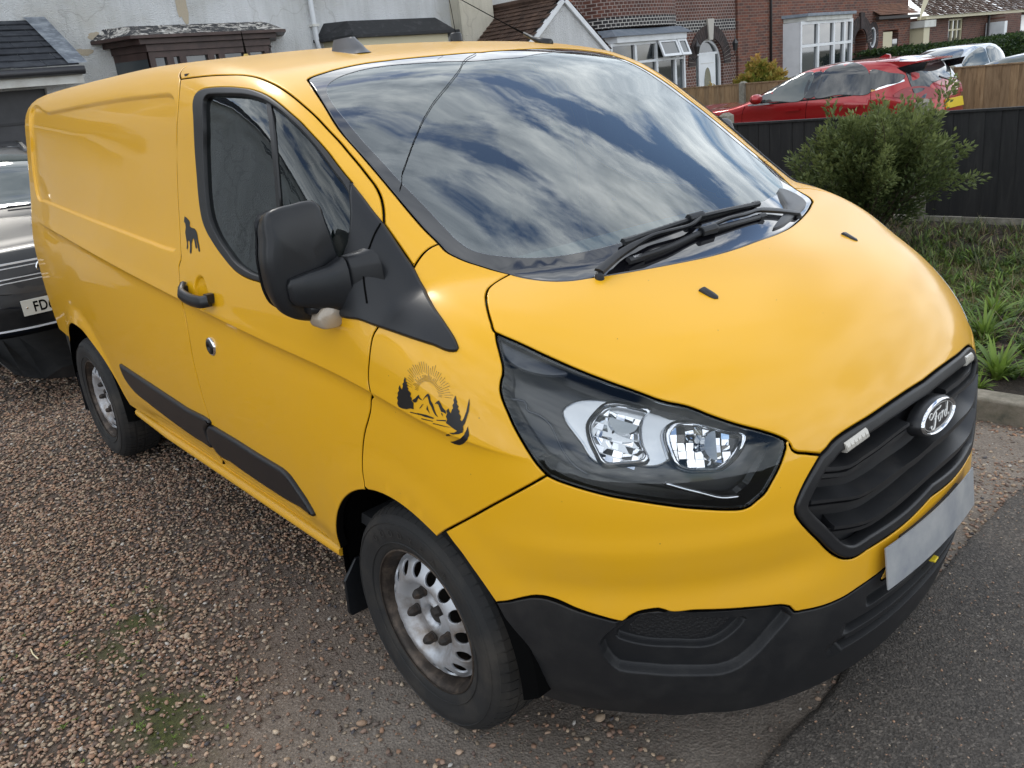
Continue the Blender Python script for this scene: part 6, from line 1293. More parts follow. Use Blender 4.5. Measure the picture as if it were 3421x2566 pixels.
dw2 = gridmesh('gravel_base', np.linspace(-13, -4.2, 20), np.linspace(-9, 2.24, 20), lambda X, Y: X*0-.002, DIRT, lambda x, y: np.tile([0, 0, .7, 1.], (len(x), 1))); tag(dw2, kind='structure')
dw3 = gridmesh('gravel_base', np.linspace(-4.2, .80, 20), np.linspace(-9, -3.6, 20), lambda X, Y: X*0-.002, DIRT, lambda x, y: np.tile([0, 0, .7, 1.], (len(x), 1))); tag(dw3, kind='structure')
q = NB('far_ground'); q.out(q.ramp(q.noise(.8, 8, .7), [(.35, (.05, .055, .02)), (.65, (.14, .115, .075))]), .95); FARG = q.m
g_ = MB().add([(-400, -400, -.03), (400, -400, -.03), (400, 400, -.03), (-400, 400, -.03)], [(0, 1, 2, 3)]).build('ground', FARG); tag(g_, kind='structure')
# road surface
q = NB('old_asphalt')
ag = q.ramp(q.vor(150, 'Color'), [(0, (.035, .032, .029)), (.55, (.095, .083, .072)), (.85, (.19, .165, .14)), (1, (.40, .34, .28))])
cc = q.mix(.65, q.ramp(q.noise(3, 8, .65), [(.3, (.040, .034, .029)), (.7, (.13, .105, .082))]), ag)
h = q.math('ADD', q.vor(140, 'Distance'), q.noise(300, 3, .6))
q.out(cc, .74, q.bump(h, .8, .005)); ASP = q.m
ys = np.linspace(-7, 9, 400); V = []; Fs = []
ex = edge_x(ys)+.012*(RNG.random(400)-.5)
for i, y in enumerate(ys): V += [(ex[i]-.006, y, -.006), (ex[i], y, .011), (ex[i]+.02, y, .015), (9., y, .03)]
for i in range(399): Fs += [(4*i+j, 4*i+j+1, 4*i+j+5, 4*i+j+4) for j in range(3)]
rd = obj('pavement', V, Fs, ASP, None, True); tag(rd, kind='structure')
# loose stones
def ico():
    t = (1+5**.5)/2; v = np.array([(-1, t, 0), (1, t, 0), (-1, -t, 0), (1, -t, 0), (0, -1, t), (0, 1, t), (0, -1, -t), (0, 1, -t), (t, 0, -1), (t, 0, 1), (-t, 0, -1), (-t, 0, 1)], float)
    f = np.array([(0, 11, 5), (0, 5, 1), (0, 1, 7), (0, 7, 10), (0, 10, 11), (1, 5, 9), (5, 11, 4), (11, 10, 2), (10, 7, 6), (7, 1, 8), (3, 9, 4), (3, 4, 2), (3, 2, 6), (3, 6, 8), (3, 8, 9), (4, 9, 5), (2, 4, 11), (6, 2, 10), (8, 6, 7), (9, 8, 1)])
    return v/np.linalg.norm(v[0]), f
def ico2():
    v, f = ico(); V = list(map(tuple, v)); cache = {}; nf = []
    def mid(a, b):
        k = (min(a, b), max(a, b))
        if k not in cache:
            m_ = (np.array(V[a])+np.array(V[b]))/2; V.append(tuple(m_/np.linalg.norm(m_))); cache[k] = len(V)-1
        return cache[k]
    for a, b, d in f: x, y, z = mid(a, b), mid(b, d), mid(d, a); nf += [(a, x, z), (b, y, x), (d, z, y), (x, y, z)]
    return np.array(V), np.array(nf)
PAL = np.array([(.36, .215, .145), (.42, .28, .19), (.29, .17, .12), (.47, .35, .25), (.24, .15, .11), (.34, .27, .20), (.19, .15, .13), (.48, .34, .25), (.33, .22, .17), (.13, .09, .078), (.43, .25, .16), (.52, .42, .32)])
STM = NB('gravel_stone'); a_ = STM.n('ShaderNodeAttribute', attribute_name='Col')
STM.out(STM.mix(STM.math('MULTIPLY', STM.noise(240, 4, .7), .55), a_.outputs['Color'], (.10, .075, .06)), .78, STM.bump(STM.noise(700, 3), .3, .0006)); STM = STM.m
def stones(name, xy, size, seed, fine=False, zoff=None, rounded=False, label=None, parent=None):
    r = np.random.default_rng(seed); v, f = ico2() if fine else ico(); n = len(xy); nv = len(v)
    j = 1+(r.random((n, nv, 1))-.5)*(.22 if rounded else .66); P = v[None]*j
    S = np.stack([size*(1+.35*(r.random(n)-.3)), size*(.62+.3*r.random(n)), size*(.30+.25*r.random(n))], 1)*.5; P = P*S[:, None]
    tl = (r.random((n, 2))-.5)*.7; a = r.random(n)*6.283
    x, y, z = P[..., 0], P[..., 1], P[..., 2]
    c1, s1 = np.cos(tl[:, :1]), np.sin(tl[:, :1]); y, z = y*c1-z*s1, y*s1+z*c1
    c1, s1 = np.cos(tl[:, 1:]), np.sin(tl[:, 1:]); x, z = x*c1+z*s1, -x*s1+z*c1
    c1, s1 = np.cos(a)[:, None], np.sin(a)[:, None]; x, y = x*c1-y*s1, x*s1+y*c1
    z0 = dz(xy[:, 0], xy[:, 1])+(zoff if zoff is not None else S[:, 2]*.35)
    V = np.stack([x+xy[:, :1], y+xy[:, 1:], z+np.asarray(z0)[:, None]], 2).reshape(-1, 3)
    Fs = (f[None]+np.arange(n)[:, None, None]*nv).reshape(-1, 3)
    me = mkmesh(name, V, Fs, STM, False); col = PAL[r.integers(0, len(PAL), n)]*np.array([1.10, 1.08, 1.02])*(.62+.62*r.random((n, 1))); w = r.random(n) < .018; col[w] = (.62, .58, .52); w = r.random(n) < .03; col[w] = (.07, .07, .08)
    C4 = np.ones((n, nv, 4)); C4[..., :3] = col[:, None]; ca = me.color_attributes.new('Col', 'FLOAT_COLOR', 'POINT'); ca.data.foreach_set('color', C4.astype(np.float32).ravel())
    o = link(name, me, parent); return o
def scatter(x0, x1, y0, y1, per, fn, seed):
    r = np.random.default_rng(seed); n = int((x1-x0)*(y1-y0)*per); P = np.stack([x0+(x1-x0)*r.random(n), y0+(y1-y0)*r.random(n)], 1); return P[r.random(n) < fn(P[:, 0], P[:, 1])]
def dens_f(x, y):
    d = 1-bare(x, y)*.86; d = d*(1-.72*mossm(x, y)); under = (np.abs(y) < .62) & (x > -3.7); return np.where(under | (x > .76), .0, d)
r_ = np.random.default_rng(5)
P = scatter(-2.5, .76, -2.9, -.55, 7600, dens_f, 1); o = stones('gravel', P, .0085+.0135*r_.random(len(P))**1.5, 2, zoff=.002+.007*r_.random(len(P))); tag(o, kind='stuff')
P = scatter(-4.6, -2.5, -3.4, -.55, 4200, dens_f, 3); o = stones('gravel', P, .012+.013*r_.random(len(P))**1.6, 4, zoff=.002+.006*r_.random(len(P))); tag(o, kind='stuff')
P = scatter(-7.5, -4.6, -4.0, .6, 1300, lambda x, y: x*0+1., 5); o = stones('gravel', P, .018+.014*r_.random(len(P)), 6, zoff=.002+.006*r_.random(len(P))); tag(o, kind='stuff')
P = scatter(-2.4, .75, .95, 2.16, 2600, lambda x, y: .9*sst(.75, .45, fbm(x, y, 3., 3, 77))+.1, 7); o = stones('gravel', P, .009+.014*r_.random(len(P))**2, 8); tag(o, kind='stuff')
P = scatter(-5., .4, -5.6, -2.9, 1500, lambda x, y: x*0+1., 55); o = stones('gravel', P, .014+.014*r_.random(len(P)), 56, zoff=.002+.006*r_.random(len(P))); tag(o, kind='stuff')
# pebbles gathered along the broken pavement edge, grit over the apron and asphalt
P = scatter(.60, .86, -.8, 2.2, 3500, lambda x, y: np.exp(-((x-edge_x(y)+.01)/.04)**2)*sst(-.5, .3, y)*.9, 9); o = stones('gravel', P, .009+.012*r_.random(len(P)), 10, rounded=True); tag(o, kind='stuff')
P = scatter(-1.3, 1.5, -2.2, 2.1, 2200, lambda x, y: .55*(fbm(x, y, 4., 3, 61) > .5)+.25, 11)
P = P[(np.abs(P[:, 1]) > .5) | (P[:, 0] > .0)]; o = stones('gravel', P, .003+.006*r_.random(len(P))**2, 12, zoff=np.where(P[:, 0] > .79, .020, .002)); tag(o, kind='stuff')
for (x, y, s_, lab) in ((.355, -.655, .030, 'tan chip of stone lying alone under the front bumper'), (-.985, -1.325, .034, 'smooth tan pebble larger than the gravel near the mud flap'), (-1.62, -1.60, .036, 'smooth pinkish pebble larger than its neighbours at the left'), (-.15, -1.13, .030, 'pale grey broken stone by the foot of the front tyre')):
    o = stones('pebble', np.array([[0., 0.]]), np.array([s_]), int(abs(x)*1000), True, rounded=True); o.location = (x, y, .006); tag(o, lab, 'stone')

# kerb and planting bed beyond the van
q = NB('kerb_concrete'); q.out(q.ramp(q.noise(14, 9, .7), [(.3, (.10, .10, .075)), (.5, (.19, .17, .13)), (.75, (.30, .27, .22))]), .9, q.bump(q.noise(120, 5), .7, .004)); KERB = q.m
kb = empty('kerb', (0, 0, 0), kind='structure')
kx = np.linspace(-3.6, .62, 6)
for i in range(5):
    mb = MB(); a, b = kx[i]+.004, kx[i+1]-.004; ya, yb = 2.17+.02*a*0, 2.17; sl = .10
    P = [(a, 1.93+sl*(a-.4)), (b, 1.93+sl*(b-.4)), (b, 2.06+sl*(b-.4)), (a, 2.06+sl*(a-.4))]
    mb.add([(x, y, -.02) for x, y in P]+[(x, y, .115+.004*math.sin(i*3.)) for x, y in P], [(3, 2, 1, 0), (4, 5, 6, 7), (0, 1, 5, 4), (1, 2, 6, 5), (2, 3, 7, 6), (3, 0, 4, 7)])
    o = mb.build('kerb_stone', KERB, kb); bevel(o, .012, 2)
mb = MB(); P = [(.62, 1.96), (.74, 1.98), (.95, 5.7), (.83, 5.7)]; mb.add([(x, y, -.02) for x, y in P]+[(x, y, .11) for x, y in P], [(3, 2, 1, 0), (4, 5, 6, 7), (0, 1, 5, 4), (1, 2, 6, 5), (2, 3, 7, 6), (3, 0, 4, 7)]); bevel(mb.build('kerb_stone', KERB, kb), .012)
q = NB('bed_soil'); q.out(q.ramp(q.noise(22, 9, .75), [(.3, (.016, .012, .009)), (.55, (.050, .038, .028)), (.8, (.12, .095, .07))]), .95, q.bump(q.noise(50, 7, .7), 1., .02)); SOIL = q.m
def bz(X, Y): return .085+.05*(fbm(X, Y, 2.2, 4, 15)-.45)+.02*(fbm(X, Y, 9., 3, 16)-.5)+.05*sst(3.2, 5.6, Y)
bd = gridmesh('planting_bed', np.linspace(-6, .86, 120), np.linspace(1.62, 5.78, 90), lambda X, Y: np.where(Y < 1.985+.10*(X-.4), -.03, bz(X, Y)), SOIL); tag(bd, kind='structure')
# ------------------------------------------------------------------ plants
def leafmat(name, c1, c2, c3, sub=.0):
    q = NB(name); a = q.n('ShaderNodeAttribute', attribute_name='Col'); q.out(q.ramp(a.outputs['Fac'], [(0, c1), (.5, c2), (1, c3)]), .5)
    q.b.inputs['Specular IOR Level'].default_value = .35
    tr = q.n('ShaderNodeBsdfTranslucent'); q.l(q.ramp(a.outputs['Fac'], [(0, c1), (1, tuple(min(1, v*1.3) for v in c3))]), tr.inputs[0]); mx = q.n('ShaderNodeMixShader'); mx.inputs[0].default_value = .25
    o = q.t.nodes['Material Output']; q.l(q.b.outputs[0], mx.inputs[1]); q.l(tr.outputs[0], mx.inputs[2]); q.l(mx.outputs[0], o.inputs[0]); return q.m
def leaves(name, P, D, L, W, m, seed, parent=None, fold=.25, tone=None):
    """P centres(base) n,3 ; D directions ; kite shaped folded leaves"""
    r = np.random.default_rng(seed); n = len(P); D = D/np.maximum(np.linalg.norm(D, axis=1), 1e-6)[:, None]
    up = r.normal(size=(n, 3))*.6+[0, 0, 1]; S = np.cross(D, up); S /= np.linalg.norm(S, axis=1)[:, None]; N = np.cross(S, D)
    L = np.broadcast_to(L, n)[:, None]*(.7+.6*r.random((n, 1))); W = np.broadcast_to(W, n)[:, None]*(.7+.6*r.random((n, 1)))
    b = P; t = P+D*L-N*L*.12; m1 = P+D*L*.45; l = m1+S*W*.5+N*W*fold; rr = m1-S*W*.5+N*W*fold
    V = np.stack([b, rr, t, l], 1).reshape(-1, 3); i = np.arange(n)[:, None]*4
    T = np.vstack([i+[0, 1, 2], i+[0, 2, 3]])
    me = mkmesh(name, V, T, m, False); tn = (tone if tone is not None else r.random(n)); tn = np.clip(tn+(r.random(n)-.5)*.3, 0, 1)
    C4 = np.ones((n, 4, 4)); C4[..., :3] = tn[:, None, None]; ca = me.color_attributes.new('Col', 'FLOAT_COLOR', 'POINT'); ca.data.foreach_set('color', C4.astype(np.float32).ravel())
    return link(name, me, parent)
BARK = mat('bark', (.06, .045, .03), .9, bump=(60, .6, .004))
def bush(base, cen, rad, nbr, npt, L, W, m, seed, name, label, cat, group=None, droop=.0, bark=BARK):
    r = np.random.default_rng(seed); root = empty(name, base, label=label, cat=cat, group=group); base = np.array(base, float); cen = np.array(cen, float)
    wood = MB(); Ps = []; Ds = []; To = []
    for k in range(nbr):
        u = r.normal(size=3); u /= np.linalg.norm(u); u[2] = abs(u[2])*1.1-.35 if r.random() < .8 else u[2]
        rr = (.50+.72*r.random()**.8)*(1+.22*math.sin(3*u[0]*2+seed)*math.cos(4*u[1])); tip = cen+u*rr*rad; tip[2] -= droop*np.linalg.norm((tip-cen)[:2])
        t = np.linspace(0, 1, 9); mid = (base+tip)/2+r.normal(size=3)*.12*np.array(rad)+[0, 0, .18*rad[2]]
        Q = ((1-t)**2)[:, None]*base+(2*t*(1-t))[:, None]*mid+(t*t)[:, None]*tip
        if k < 40: wood.tube(Q-base, list(np.linspace(.012, .002, 9)*rad[0]*1.2), 5, False)
        n = npt; tt = .30+.70*r.random(n)**.6; i = np.clip((tt*8).astype(int), 0, 7); f = (tt*8-i)[:, None]; B = Q[i]*(1-f)+Q[i+1]*f; dr = Q[i+1]-Q[i]; dr /= np.linalg.norm(dr, axis=1)[:, None]
        sp = r.normal(size=(n, 3)); sp /= np.linalg.norm(sp, axis=1)[:, None]; ln = (.03+.15*r.random(n)*(1.25-tt))[:, None]*np.mean(rad)*1.3
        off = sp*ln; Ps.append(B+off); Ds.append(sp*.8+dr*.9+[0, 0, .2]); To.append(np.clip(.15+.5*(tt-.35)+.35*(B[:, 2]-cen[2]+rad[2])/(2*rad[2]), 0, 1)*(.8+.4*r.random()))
        if k % 2 == 0:
            for j in range(0, n, max(1, n//5)): wood.tube([B[j]-base, (B[j]+off[j]*.9)-base], .0022*rad[0], 3, False)
    P = np.vstack(Ps); D = np.vstack(Ds); T = np.concatenate(To)
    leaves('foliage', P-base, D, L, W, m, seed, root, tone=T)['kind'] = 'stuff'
    wood.build('branches', bark, root); return root
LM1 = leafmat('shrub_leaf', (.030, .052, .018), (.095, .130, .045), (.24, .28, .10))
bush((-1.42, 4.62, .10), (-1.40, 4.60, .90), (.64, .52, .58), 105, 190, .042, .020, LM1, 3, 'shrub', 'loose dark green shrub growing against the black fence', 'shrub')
LM2 = leafmat('maple_leaf', (.06, .11, .018), (.17, .23, .035), (.50, .30, .08))
bush((-7.9, 13.2, .2), (-7.85, 13.2, .98), (.88, .75, .66), 170, 150, .085, .055, LM2, 8, 'maple_shrub', 'rounded yellow green maple shrub tipped orange by the brick wall', 'shrub', droop=.15)
# hedge
LM3 = leafmat('hedge_leaf', (.012, .030, .010), (.030, .065, .018), (.075, .12, .030))
r = np.random.default_rng(12); n = 26000; hx = -10.6+.9*r.random(n)*0; face = r.random(n)
yy = 24.5+16*r.random(n); top = 1.36+.06*(fbm(yy, yy*0, .8, 3, 5)-.5)*2
isT = face < .35; X = np.where(isT, -11.6+1.2*r.random(n), -10.4+.10*r.normal(size=n)); Z = np.where(isT, top+.04*r.normal(size=n), top*r.random(n)**.8)
hd = leaves('hedge', np.stack([X, yy, Z], 1), np.stack([.6+.5*r.normal(size=n), r.normal(size=n), .5+.6*r.normal(size=n)], 1), .11, .07, LM3, 5); tag(hd, 'long clipped green hedge in front of the bungalow', 'hedge')
mb = MB(); mb.box((-11.6, 24.5, 0), (-10.45, 40.5, 1.30)); o = mb.build('hedge_core', mat('hedge_core', (.008, .014, .006), .95), hd); 
# bed vegetation ----------------------------------------------------------
GM = leafmat('weed_leaf', (.030, .060, .012), (.085, .15, .028), (.21, .31, .055)); DG = leafmat('dry_stalk', (.07, .05, .03), (.17, .13, .08), (.34, .27, .16))
def blades(name, base, n, H, W, m, seed, lean=1., parent=None, z0=None, spread=0., seg=4, tone=(0, 1)):
    """curved strap leaves growing from base points (array k,2) – n per base"""
    r = np.random.default_rng(seed); B = np.repeat(np.asarray(base, float), n, 0); k = len(B); a = r.random(k)*6.283; h = H*(.5+.7*r.random(k)); le = lean*(.35+.8*r.random(k)); w = W*(.6+.7*r.random(k))
    B = B+np.stack([np.cos(a), np.sin(a)], 1)*(r.random(k)*spread)[:, None]
    d = np.stack([np.cos(a), np.sin(a)], 1); s_ = np.stack([-np.sin(a), np.cos(a)], 1); t = np.linspace(0, 1, seg+1)
    z_ = (bz(B[:, 0], B[:, 1])-.01 if z0 is None else np.full(k, z0)); V = []
    for j, tt in enumerate(t):
        out = le*h*tt**1.5; up = h*(tt-.42*le*tt**2.2); ww = w*(.55+1.2*tt-1.72*tt**2.4) if j < seg else w*.03
        c_ = B+d*out[:, None]; V.append(np.column_stack([c_+s_*np.maximum(ww, .0003)[:, None]*.5 if np.ndim(ww) else c_, z_+up])); V.append(np.column_stack([c_-s_*np.maximum(ww, .0003)[:, None]*.5, z_+up]))
    V = np.stack(V, 1).reshape(-1, 3); i = np.arange(k)[:, None]*(2*(seg+1)); T = []
    for j in range(seg): T += [i+[2*j, 2*j+1, 2*j+3], i+[2*j, 2*j+3, 2*j+2]]
    T = np.vstack(T); me = mkmesh(name, V, T, m, True); tn = tone[0]+(tone[1]-tone[0])*r.random(k); C4 = np.ones((k, 2*(seg+1), 4)); C4[..., :3] = tn[:, None, None]
    ca = me.color_attributes.new('Col', 'FLOAT_COLOR', 'POINT'); ca.data.foreach_set('color', C4.astype(np.float32).ravel()); return link(name, me, parent)
r = np.random.default_rng(2)
def inbed(n, x0, x1, y0, y1): P = np.stack([x0+(x1-x0)*r.random(n), y0+(y1-y0)*r.random(n)], 1); return P[P[:, 1] > 2.12+.1*(P[:, 0]-.4)]
P = inbed(900, -1.2, .75, 2.3, 5.2); P = P[fbm(P[:, 0], P[:, 1], 1.6, 3, 4) > .42]; tag(blades('ground_weeds', P, 7, .11, .014, GM, 21, 1.1), kind='stuff')
P = inbed(420, -1.6, .75, 2.6, 5.4); tag(blades('dry_stalks', P, 4, .20, .0035, DG, 22, .7), kind='stuff')
P = inbed(2600, -.95, .15, 3.35, 4.5); P = P[fbm(P[:, 0], P[:, 1], 1.3, 3, 40) > .40]; tag(blades('grass', P, 6, .05, .0035, leafmat('grass_blade', (.06, .085, .018), (.12, .15, .030), (.24, .25, .07)), 23, .9), kind='stuff')
P = inbed(500, -2.6, .7, 4.3, 5.6); tag(blades('ground_weeds', P, 6, .13, .012, LM1, 24, .8), kind='stuff')
n = 2600; Q = inbed(n, -2.4, .7, 2.25, 5.5); n = len(Q); lit = leaves('leaf_litter', np.column_stack([Q, bz(Q[:, 0], Q[:, 1])+.008]), np.column_stack([r.normal(size=(n, 2)), .25*r.random(n)]), .035, .022, leafmat('dead_leaf', (.05, .032, .02), (.13, .085, .05), (.30, .20, .12)), 31); tag(lit, kind='stuff')
for i, (x, y, s_, lab) in enumerate(((.36, 2.30, 1., 'bright green strap leaved rosette plant just behind the kerb'), (.10, 2.86, .9, 'broad leaved weed clump above the rosette behind the kerb'), (.02, 3.22, .8, 'upright leafy weed near the grass patch'), (.33, 2.02+.12, .45, 'tiny weed tuft at the edge of the kerb'), (.40, 2.75, .8, 'leafy weed at the right edge of the planting bed'), (-.12, 2.75, .75, 'leafy weed in the bed beside the van bonnet'))):
    root = empty('weed_plant', (x, y, float(bz(np.array([x]), np.array([y]))[0])-.01), label=lab, cat='plant')
    if i < 2:
        for j in range(44): blades('leaf', [[0, 0]], 1, .20*s_, .028*s_, GM, 500+i*60+j, 1.15, root, z0=0., spread=.02, seg=5, tone=(.55, 1) if i == 0 else (.3, .9))
    else: blades('leaf_rosette', [[0, 0]], 46, .20*s_, .026*s_, GM, 50+i, 1.15, root, z0=0., spread=.02, seg=5, tone=(.55, 1) if i == 3 else (.3, .9))
    blades('leaf_rosette', [[0, 0]], 16, .26*s_, .022*s_, GM, 70+i, .55, root, z0=0., spread=.02, seg=5, tone=(.5, 1.))
# small greens in the gravel
r = np.random.default_rng(9); P = np.stack([-1.5+1.1*r.random(60), -2.0+.7*r.random(60)], 1); tag(blades('gravel_weeds', P, 5, .014, .004, GM, 25, 1.2, z0=.006, tone=(.5, 1)), kind='stuff')
o = MB().tube([(-1.345, -1.74, .018), (-1.300, -1.742, .022), (-1.262, -1.735, .018)], .0022, 6).build('twig', mat('straw', (.72, .64, .42), .6)); tag(o, 'short pale straw lying on the gravel at lower left', 'twig')

# ------------------------------------------------------------------ fences
def woodmat(name, c1, c2, c3, st=1.):
    q = NB(name); oi = q.n('ShaderNodeObjectInfo'); mp_ = q.n('ShaderNodeMapping'); q.l(q.tc, mp_.inputs[0]); mp_.inputs['Scale'].default_value = (6, 6, .8)
    ad = q.n('ShaderNodeVectorMath', operation='ADD'); q.l(mp_.outputs[0], ad.inputs[0]); q.l(q.math('MULTIPLY', oi.outputs['Random'], 40.), ad.inputs[1])
    f = q.noise(3.2, 8, .7, ad.outputs[0], .6); col = q.ramp(f, [(.28, c1), (.5, c2), (.75, c3)])
    kn = q.ramp(q.vor(1.7, 'Distance', ad.outputs[0]), [(.04, (.35,)*3), (.12, (1,)*3)]); col = q.mix(.8, col, kn, 'MULTIPLY')
    tint = q.ramp(oi.outputs['Random'], [(0, (.78,)*3), (1, (1.12, 1.10, 1.05))]); col = q.mix(1., col, tint, 'MULTIPLY'); q.out(col, .8, q.bump(f, .4*st, .004)); return q.m
WB = woodmat('black_stained_wood', (.010, .010, .010), (.017, .017, .018), (.034, .033, .032)); WP = woodmat('pale_fence_wood', (.15, .092, .045), (.29, .19, .105), (.38, .27, .16))
CON = NB('concrete_post'); CON.out(CON.ramp(CON.noise(18, 8, .7), [(.3, (.13, .12, .09)), (.7, (.33, .31, .26))]), .9, CON.bump(CON.noise(90, 5), .5, .004)); CON = CON.m
def board_fence(name, x0, x1, y, z0, z1, bw, m, posts, posth, label, group=None, gravel=None, capm=None, zs=0., lap=.012):
    R = empty(name, (x0, y, 0), label=label, cat='fence'); n = int((x1-x0)/bw); mb = MB(); mb.add([(0, 0, 0), (bw+.012, -lap, 0), (bw+.012, -lap-.008, 0), (0, -.016, 0), (0, 0, z1-z0), (bw+.012, -lap, z1-z0), (bw+.012, -lap-.010, z1-z0), (0, -.014, z1-z0)], [(3, 2, 1, 0), (4, 5, 6, 7), (0, 1, 5, 4), (1, 2, 6, 5), (2, 3, 7, 6), (3, 0, 4, 7)])
    me = mkmesh('board', mb.v, mb.f, m); rr = random.Random(5)
    for i in range(n):
        o = link('board', me, R, (i*bw, (rr.random()-.5)*.005, z0+zs*i*bw+rr.random()*.004)); o.rotation_euler = (0, (rr.random()-.5)*.006, (rr.random()-.5)*.02)
    if capm:
        mb = MB(); mb.box((0, -.035, z1+.002), (x1-x0, .03, z1+.022)); o = mb.build('capping', capm, R); o.rotation_euler = (0, -math.atan(zs), 0)
    if gravel: mb = MB(); mb.box((0, -.02, -.05), (x1-x0, .03, gravel)); mb.build('gravel_board', CON, R)
    for px in posts:
        mb = MB(); w = .055; mb.box((px-x0-w, -.075, 0), (px-x0+w, .045, posth-.03)); mb.add([(px-x0-w, -.075, posth-.03), (px-x0+w, -.075, posth-.03), (px-x0+w, .045, posth-.03), (px-x0-w, .045, posth-.03), (px-x0-w*.4, -.04, posth), (px-x0+w*.4, -.04, posth), (px-x0+w*.4, .01, posth), (px-x0-w*.4, .01, posth)], [(4, 5, 6, 7), (0, 1, 5, 4), (1, 2, 6, 5), (2, 3, 7, 6), (3, 0, 4, 7)])
        mb.build('fence_post', CON, R)
    return R
BF = board_fence('black_fence', -7.4, 1.1, 5.80, .07, .965, .128, WB, (-5.4, -3.55, -1.50, .45), 1.10, 'black stained vertical board fence on a concrete gravel board', gravel=.065, capm=WB); BF.rotation_euler = (0, -math.atan(.019), 0)
board_fence('pale_fence', -14.5, 4.0, 12.0, .10, 1.22, .115, WP, (-12.8, -11., -9.1, -7.4, -5.5, -3.72, -1.9, .0, 1.9), 1.275, 'pale brown timber board fence behind the red car', capm=WP)
# ------------------------------------------------------------------ houses (fronts face +x)
def render_wall(name, c1, c2, c3):
    q = NB(name); big = q.noise(.55, 7, .62); col = q.ramp(big, [(.30, c1), (.5, c2), (.72, c3)])
    st = q.n('ShaderNodeMapping'); q.l(q.tc, st.inputs[0]); st.inputs['Scale'].default_value = (3, 3, .25); streak = q.ramp(q.noise(1.4, 6, .7, st.outputs[0]), [(.36, (.80, .80, .79)), (.56, (1, 1, 1))]); col = q.mix(.7, col, streak, 'MULTIPLY')
    # hairline cracks
    cr_ = q.n('ShaderNodeTexVoronoi', feature='DISTANCE_TO_EDGE'); cr_.inputs['Scale'].default_value = .42; wv = q.n('ShaderNodeVectorMath', operation='ADD'); nz = q.n('ShaderNodeTexNoise'); nz.inputs['Scale'].default_value = 2.2; q.l(q.tc, nz.inputs['Vector']); q.l(q.tc, wv.inputs[0]); q.l(nz.outputs['Color'], wv.inputs[1]); q.l(wv.outputs[0], cr_.inputs['Vector'])
    ck = q.ramp(cr_.outputs['Distance'], [(.0015, (.35, .33, .30)), (.007, (1, 1, 1))]); col = q.mix(.28, col, ck, 'MULTIPLY')
    h = q.math('ADD', q.vor(55, 'Distance'), q.noise(90, 5, .7)); q.out(col, .92, q.bump(h, .8, .012)); return q.m
WR = render_wall('white_roughcast', (.47, .46, .42), (.60, .61, .61), (.70, .71, .72)); WC = render_wall('cream_roughcast', (.50, .46, .36), (.60, .56, .46), (.68, .66, .58))
def brick(name, c1, c2, mort, ax='yz', tone=None, bw=.225):
    q = NB(name); sx = q.n('ShaderNodeSeparateXYZ'); q.l(q.tc, sx.inputs[0]); cb = q.n('ShaderNodeCombineXYZ'); a, b = ('Y', 'Z') if ax == 'yz' else ('X', 'Z')
    q.l(sx.outputs[a], cb.inputs[0]); q.l(sx.outputs[b], cb.inputs[1]); br = q.n('ShaderNodeTexBrick'); q.l(cb.outputs[0], br.inputs['Vector']); br.inputs['Scale'].default_value = 1.
    br.inputs['Brick Width'].default_value = bw; br.inputs['Row Height'].default_value = .075; br.inputs['Mortar Size'].default_value = .0075; br.inputs['Mortar Smooth'].default_value = .15; br.offset = .5
    br.inputs['Color1'].default_value = c1+(1,); br.inputs['Color2'].default_value = c2+(1,); br.inputs['Mortar'].default_value = mort+(1,); br.inputs['Bias'].default_value = -.1
    vt = q.ramp(q.noise(1.3, 7, .7), [(.3, (.70, .66, .66)), (.55, (1, 1, 1)), (.75, (1.15, 1.05, 1.))]); col = q.mix(.8, br.outputs['Color'], vt, 'MULTIPLY'); fn = q.ramp(q.noise(34, 5, .7), [(.3, (.72,)*3), (.6, (1.08,)*3)]); col = q.mix(.8, col, fn, 'MULTIPLY')
    q.out(col, .88, q.bump(q.math('SUBTRACT', 1., br.outputs['Fac']), .7, .01)); return q.m
BR1 = brick('dark_facing_brick', (.095, .040, .030), (.17, .066, .045), (.36, .31, .28), bw=.115); BR2 = brick('mixed_red_brick', (.21, .075, .045), (.085, .046, .040), (.25, .185, .15))
BR3 = brick('orange_red_brick', (.34, .10, .055), (.26, .085, .05), (.30, .19, .14)); BR4 = brick('brown_red_brick', (.17, .072, .05), (.10, .052, .042), (.22, .16, .13))
BRD = brick('black_brick_band', (.026, .024, .026), (.045, .04, .04), (.62, .60, .56), bw=.115)
def tilemat(name, c1, c2, c3):
    q = NB(name); q.b.inputs['Specular IOR Level'].default_value = .1; q.out(q.ramp(q.noise(3.5, 8, .7), [(.3, c1), (.55, c2), (.75, c3)]), 1., q.bump(q.noise(40, 5), .5, .006)); return q.m
SLATE = tilemat('grey_slate', (.028, .030, .036), (.048, .052, .060), (.085, .09, .10)); TILE = tilemat('brown_clay_tile', (.050, .036, .030), (.095, .062, .048), (.17, .11, .08)); LEADM = mat('lead_sheet', (.17, .20, .24), .5, .3, var=(6, (.26, .29, .33), .4, .7)); PVC = mat('white_pvc', (.74, .76, .78), .3, var=(2.5, (.62, .64, .65), .45, .75))
FASC = mat('painted_fascia', (.62, .62, .58), .5, var=(4, (.45, .43, .38), .45, .75)); WOODB = mat('brown_window_wood', (.045, .024, .020), .45, var=(5, (.085, .05, .042), .4, .7)); FELT = mat('black_felt', (.012, .013, .015), .6, bump=(30, .5, .01), var=(8, (.05, .05, .055), .55, .7))
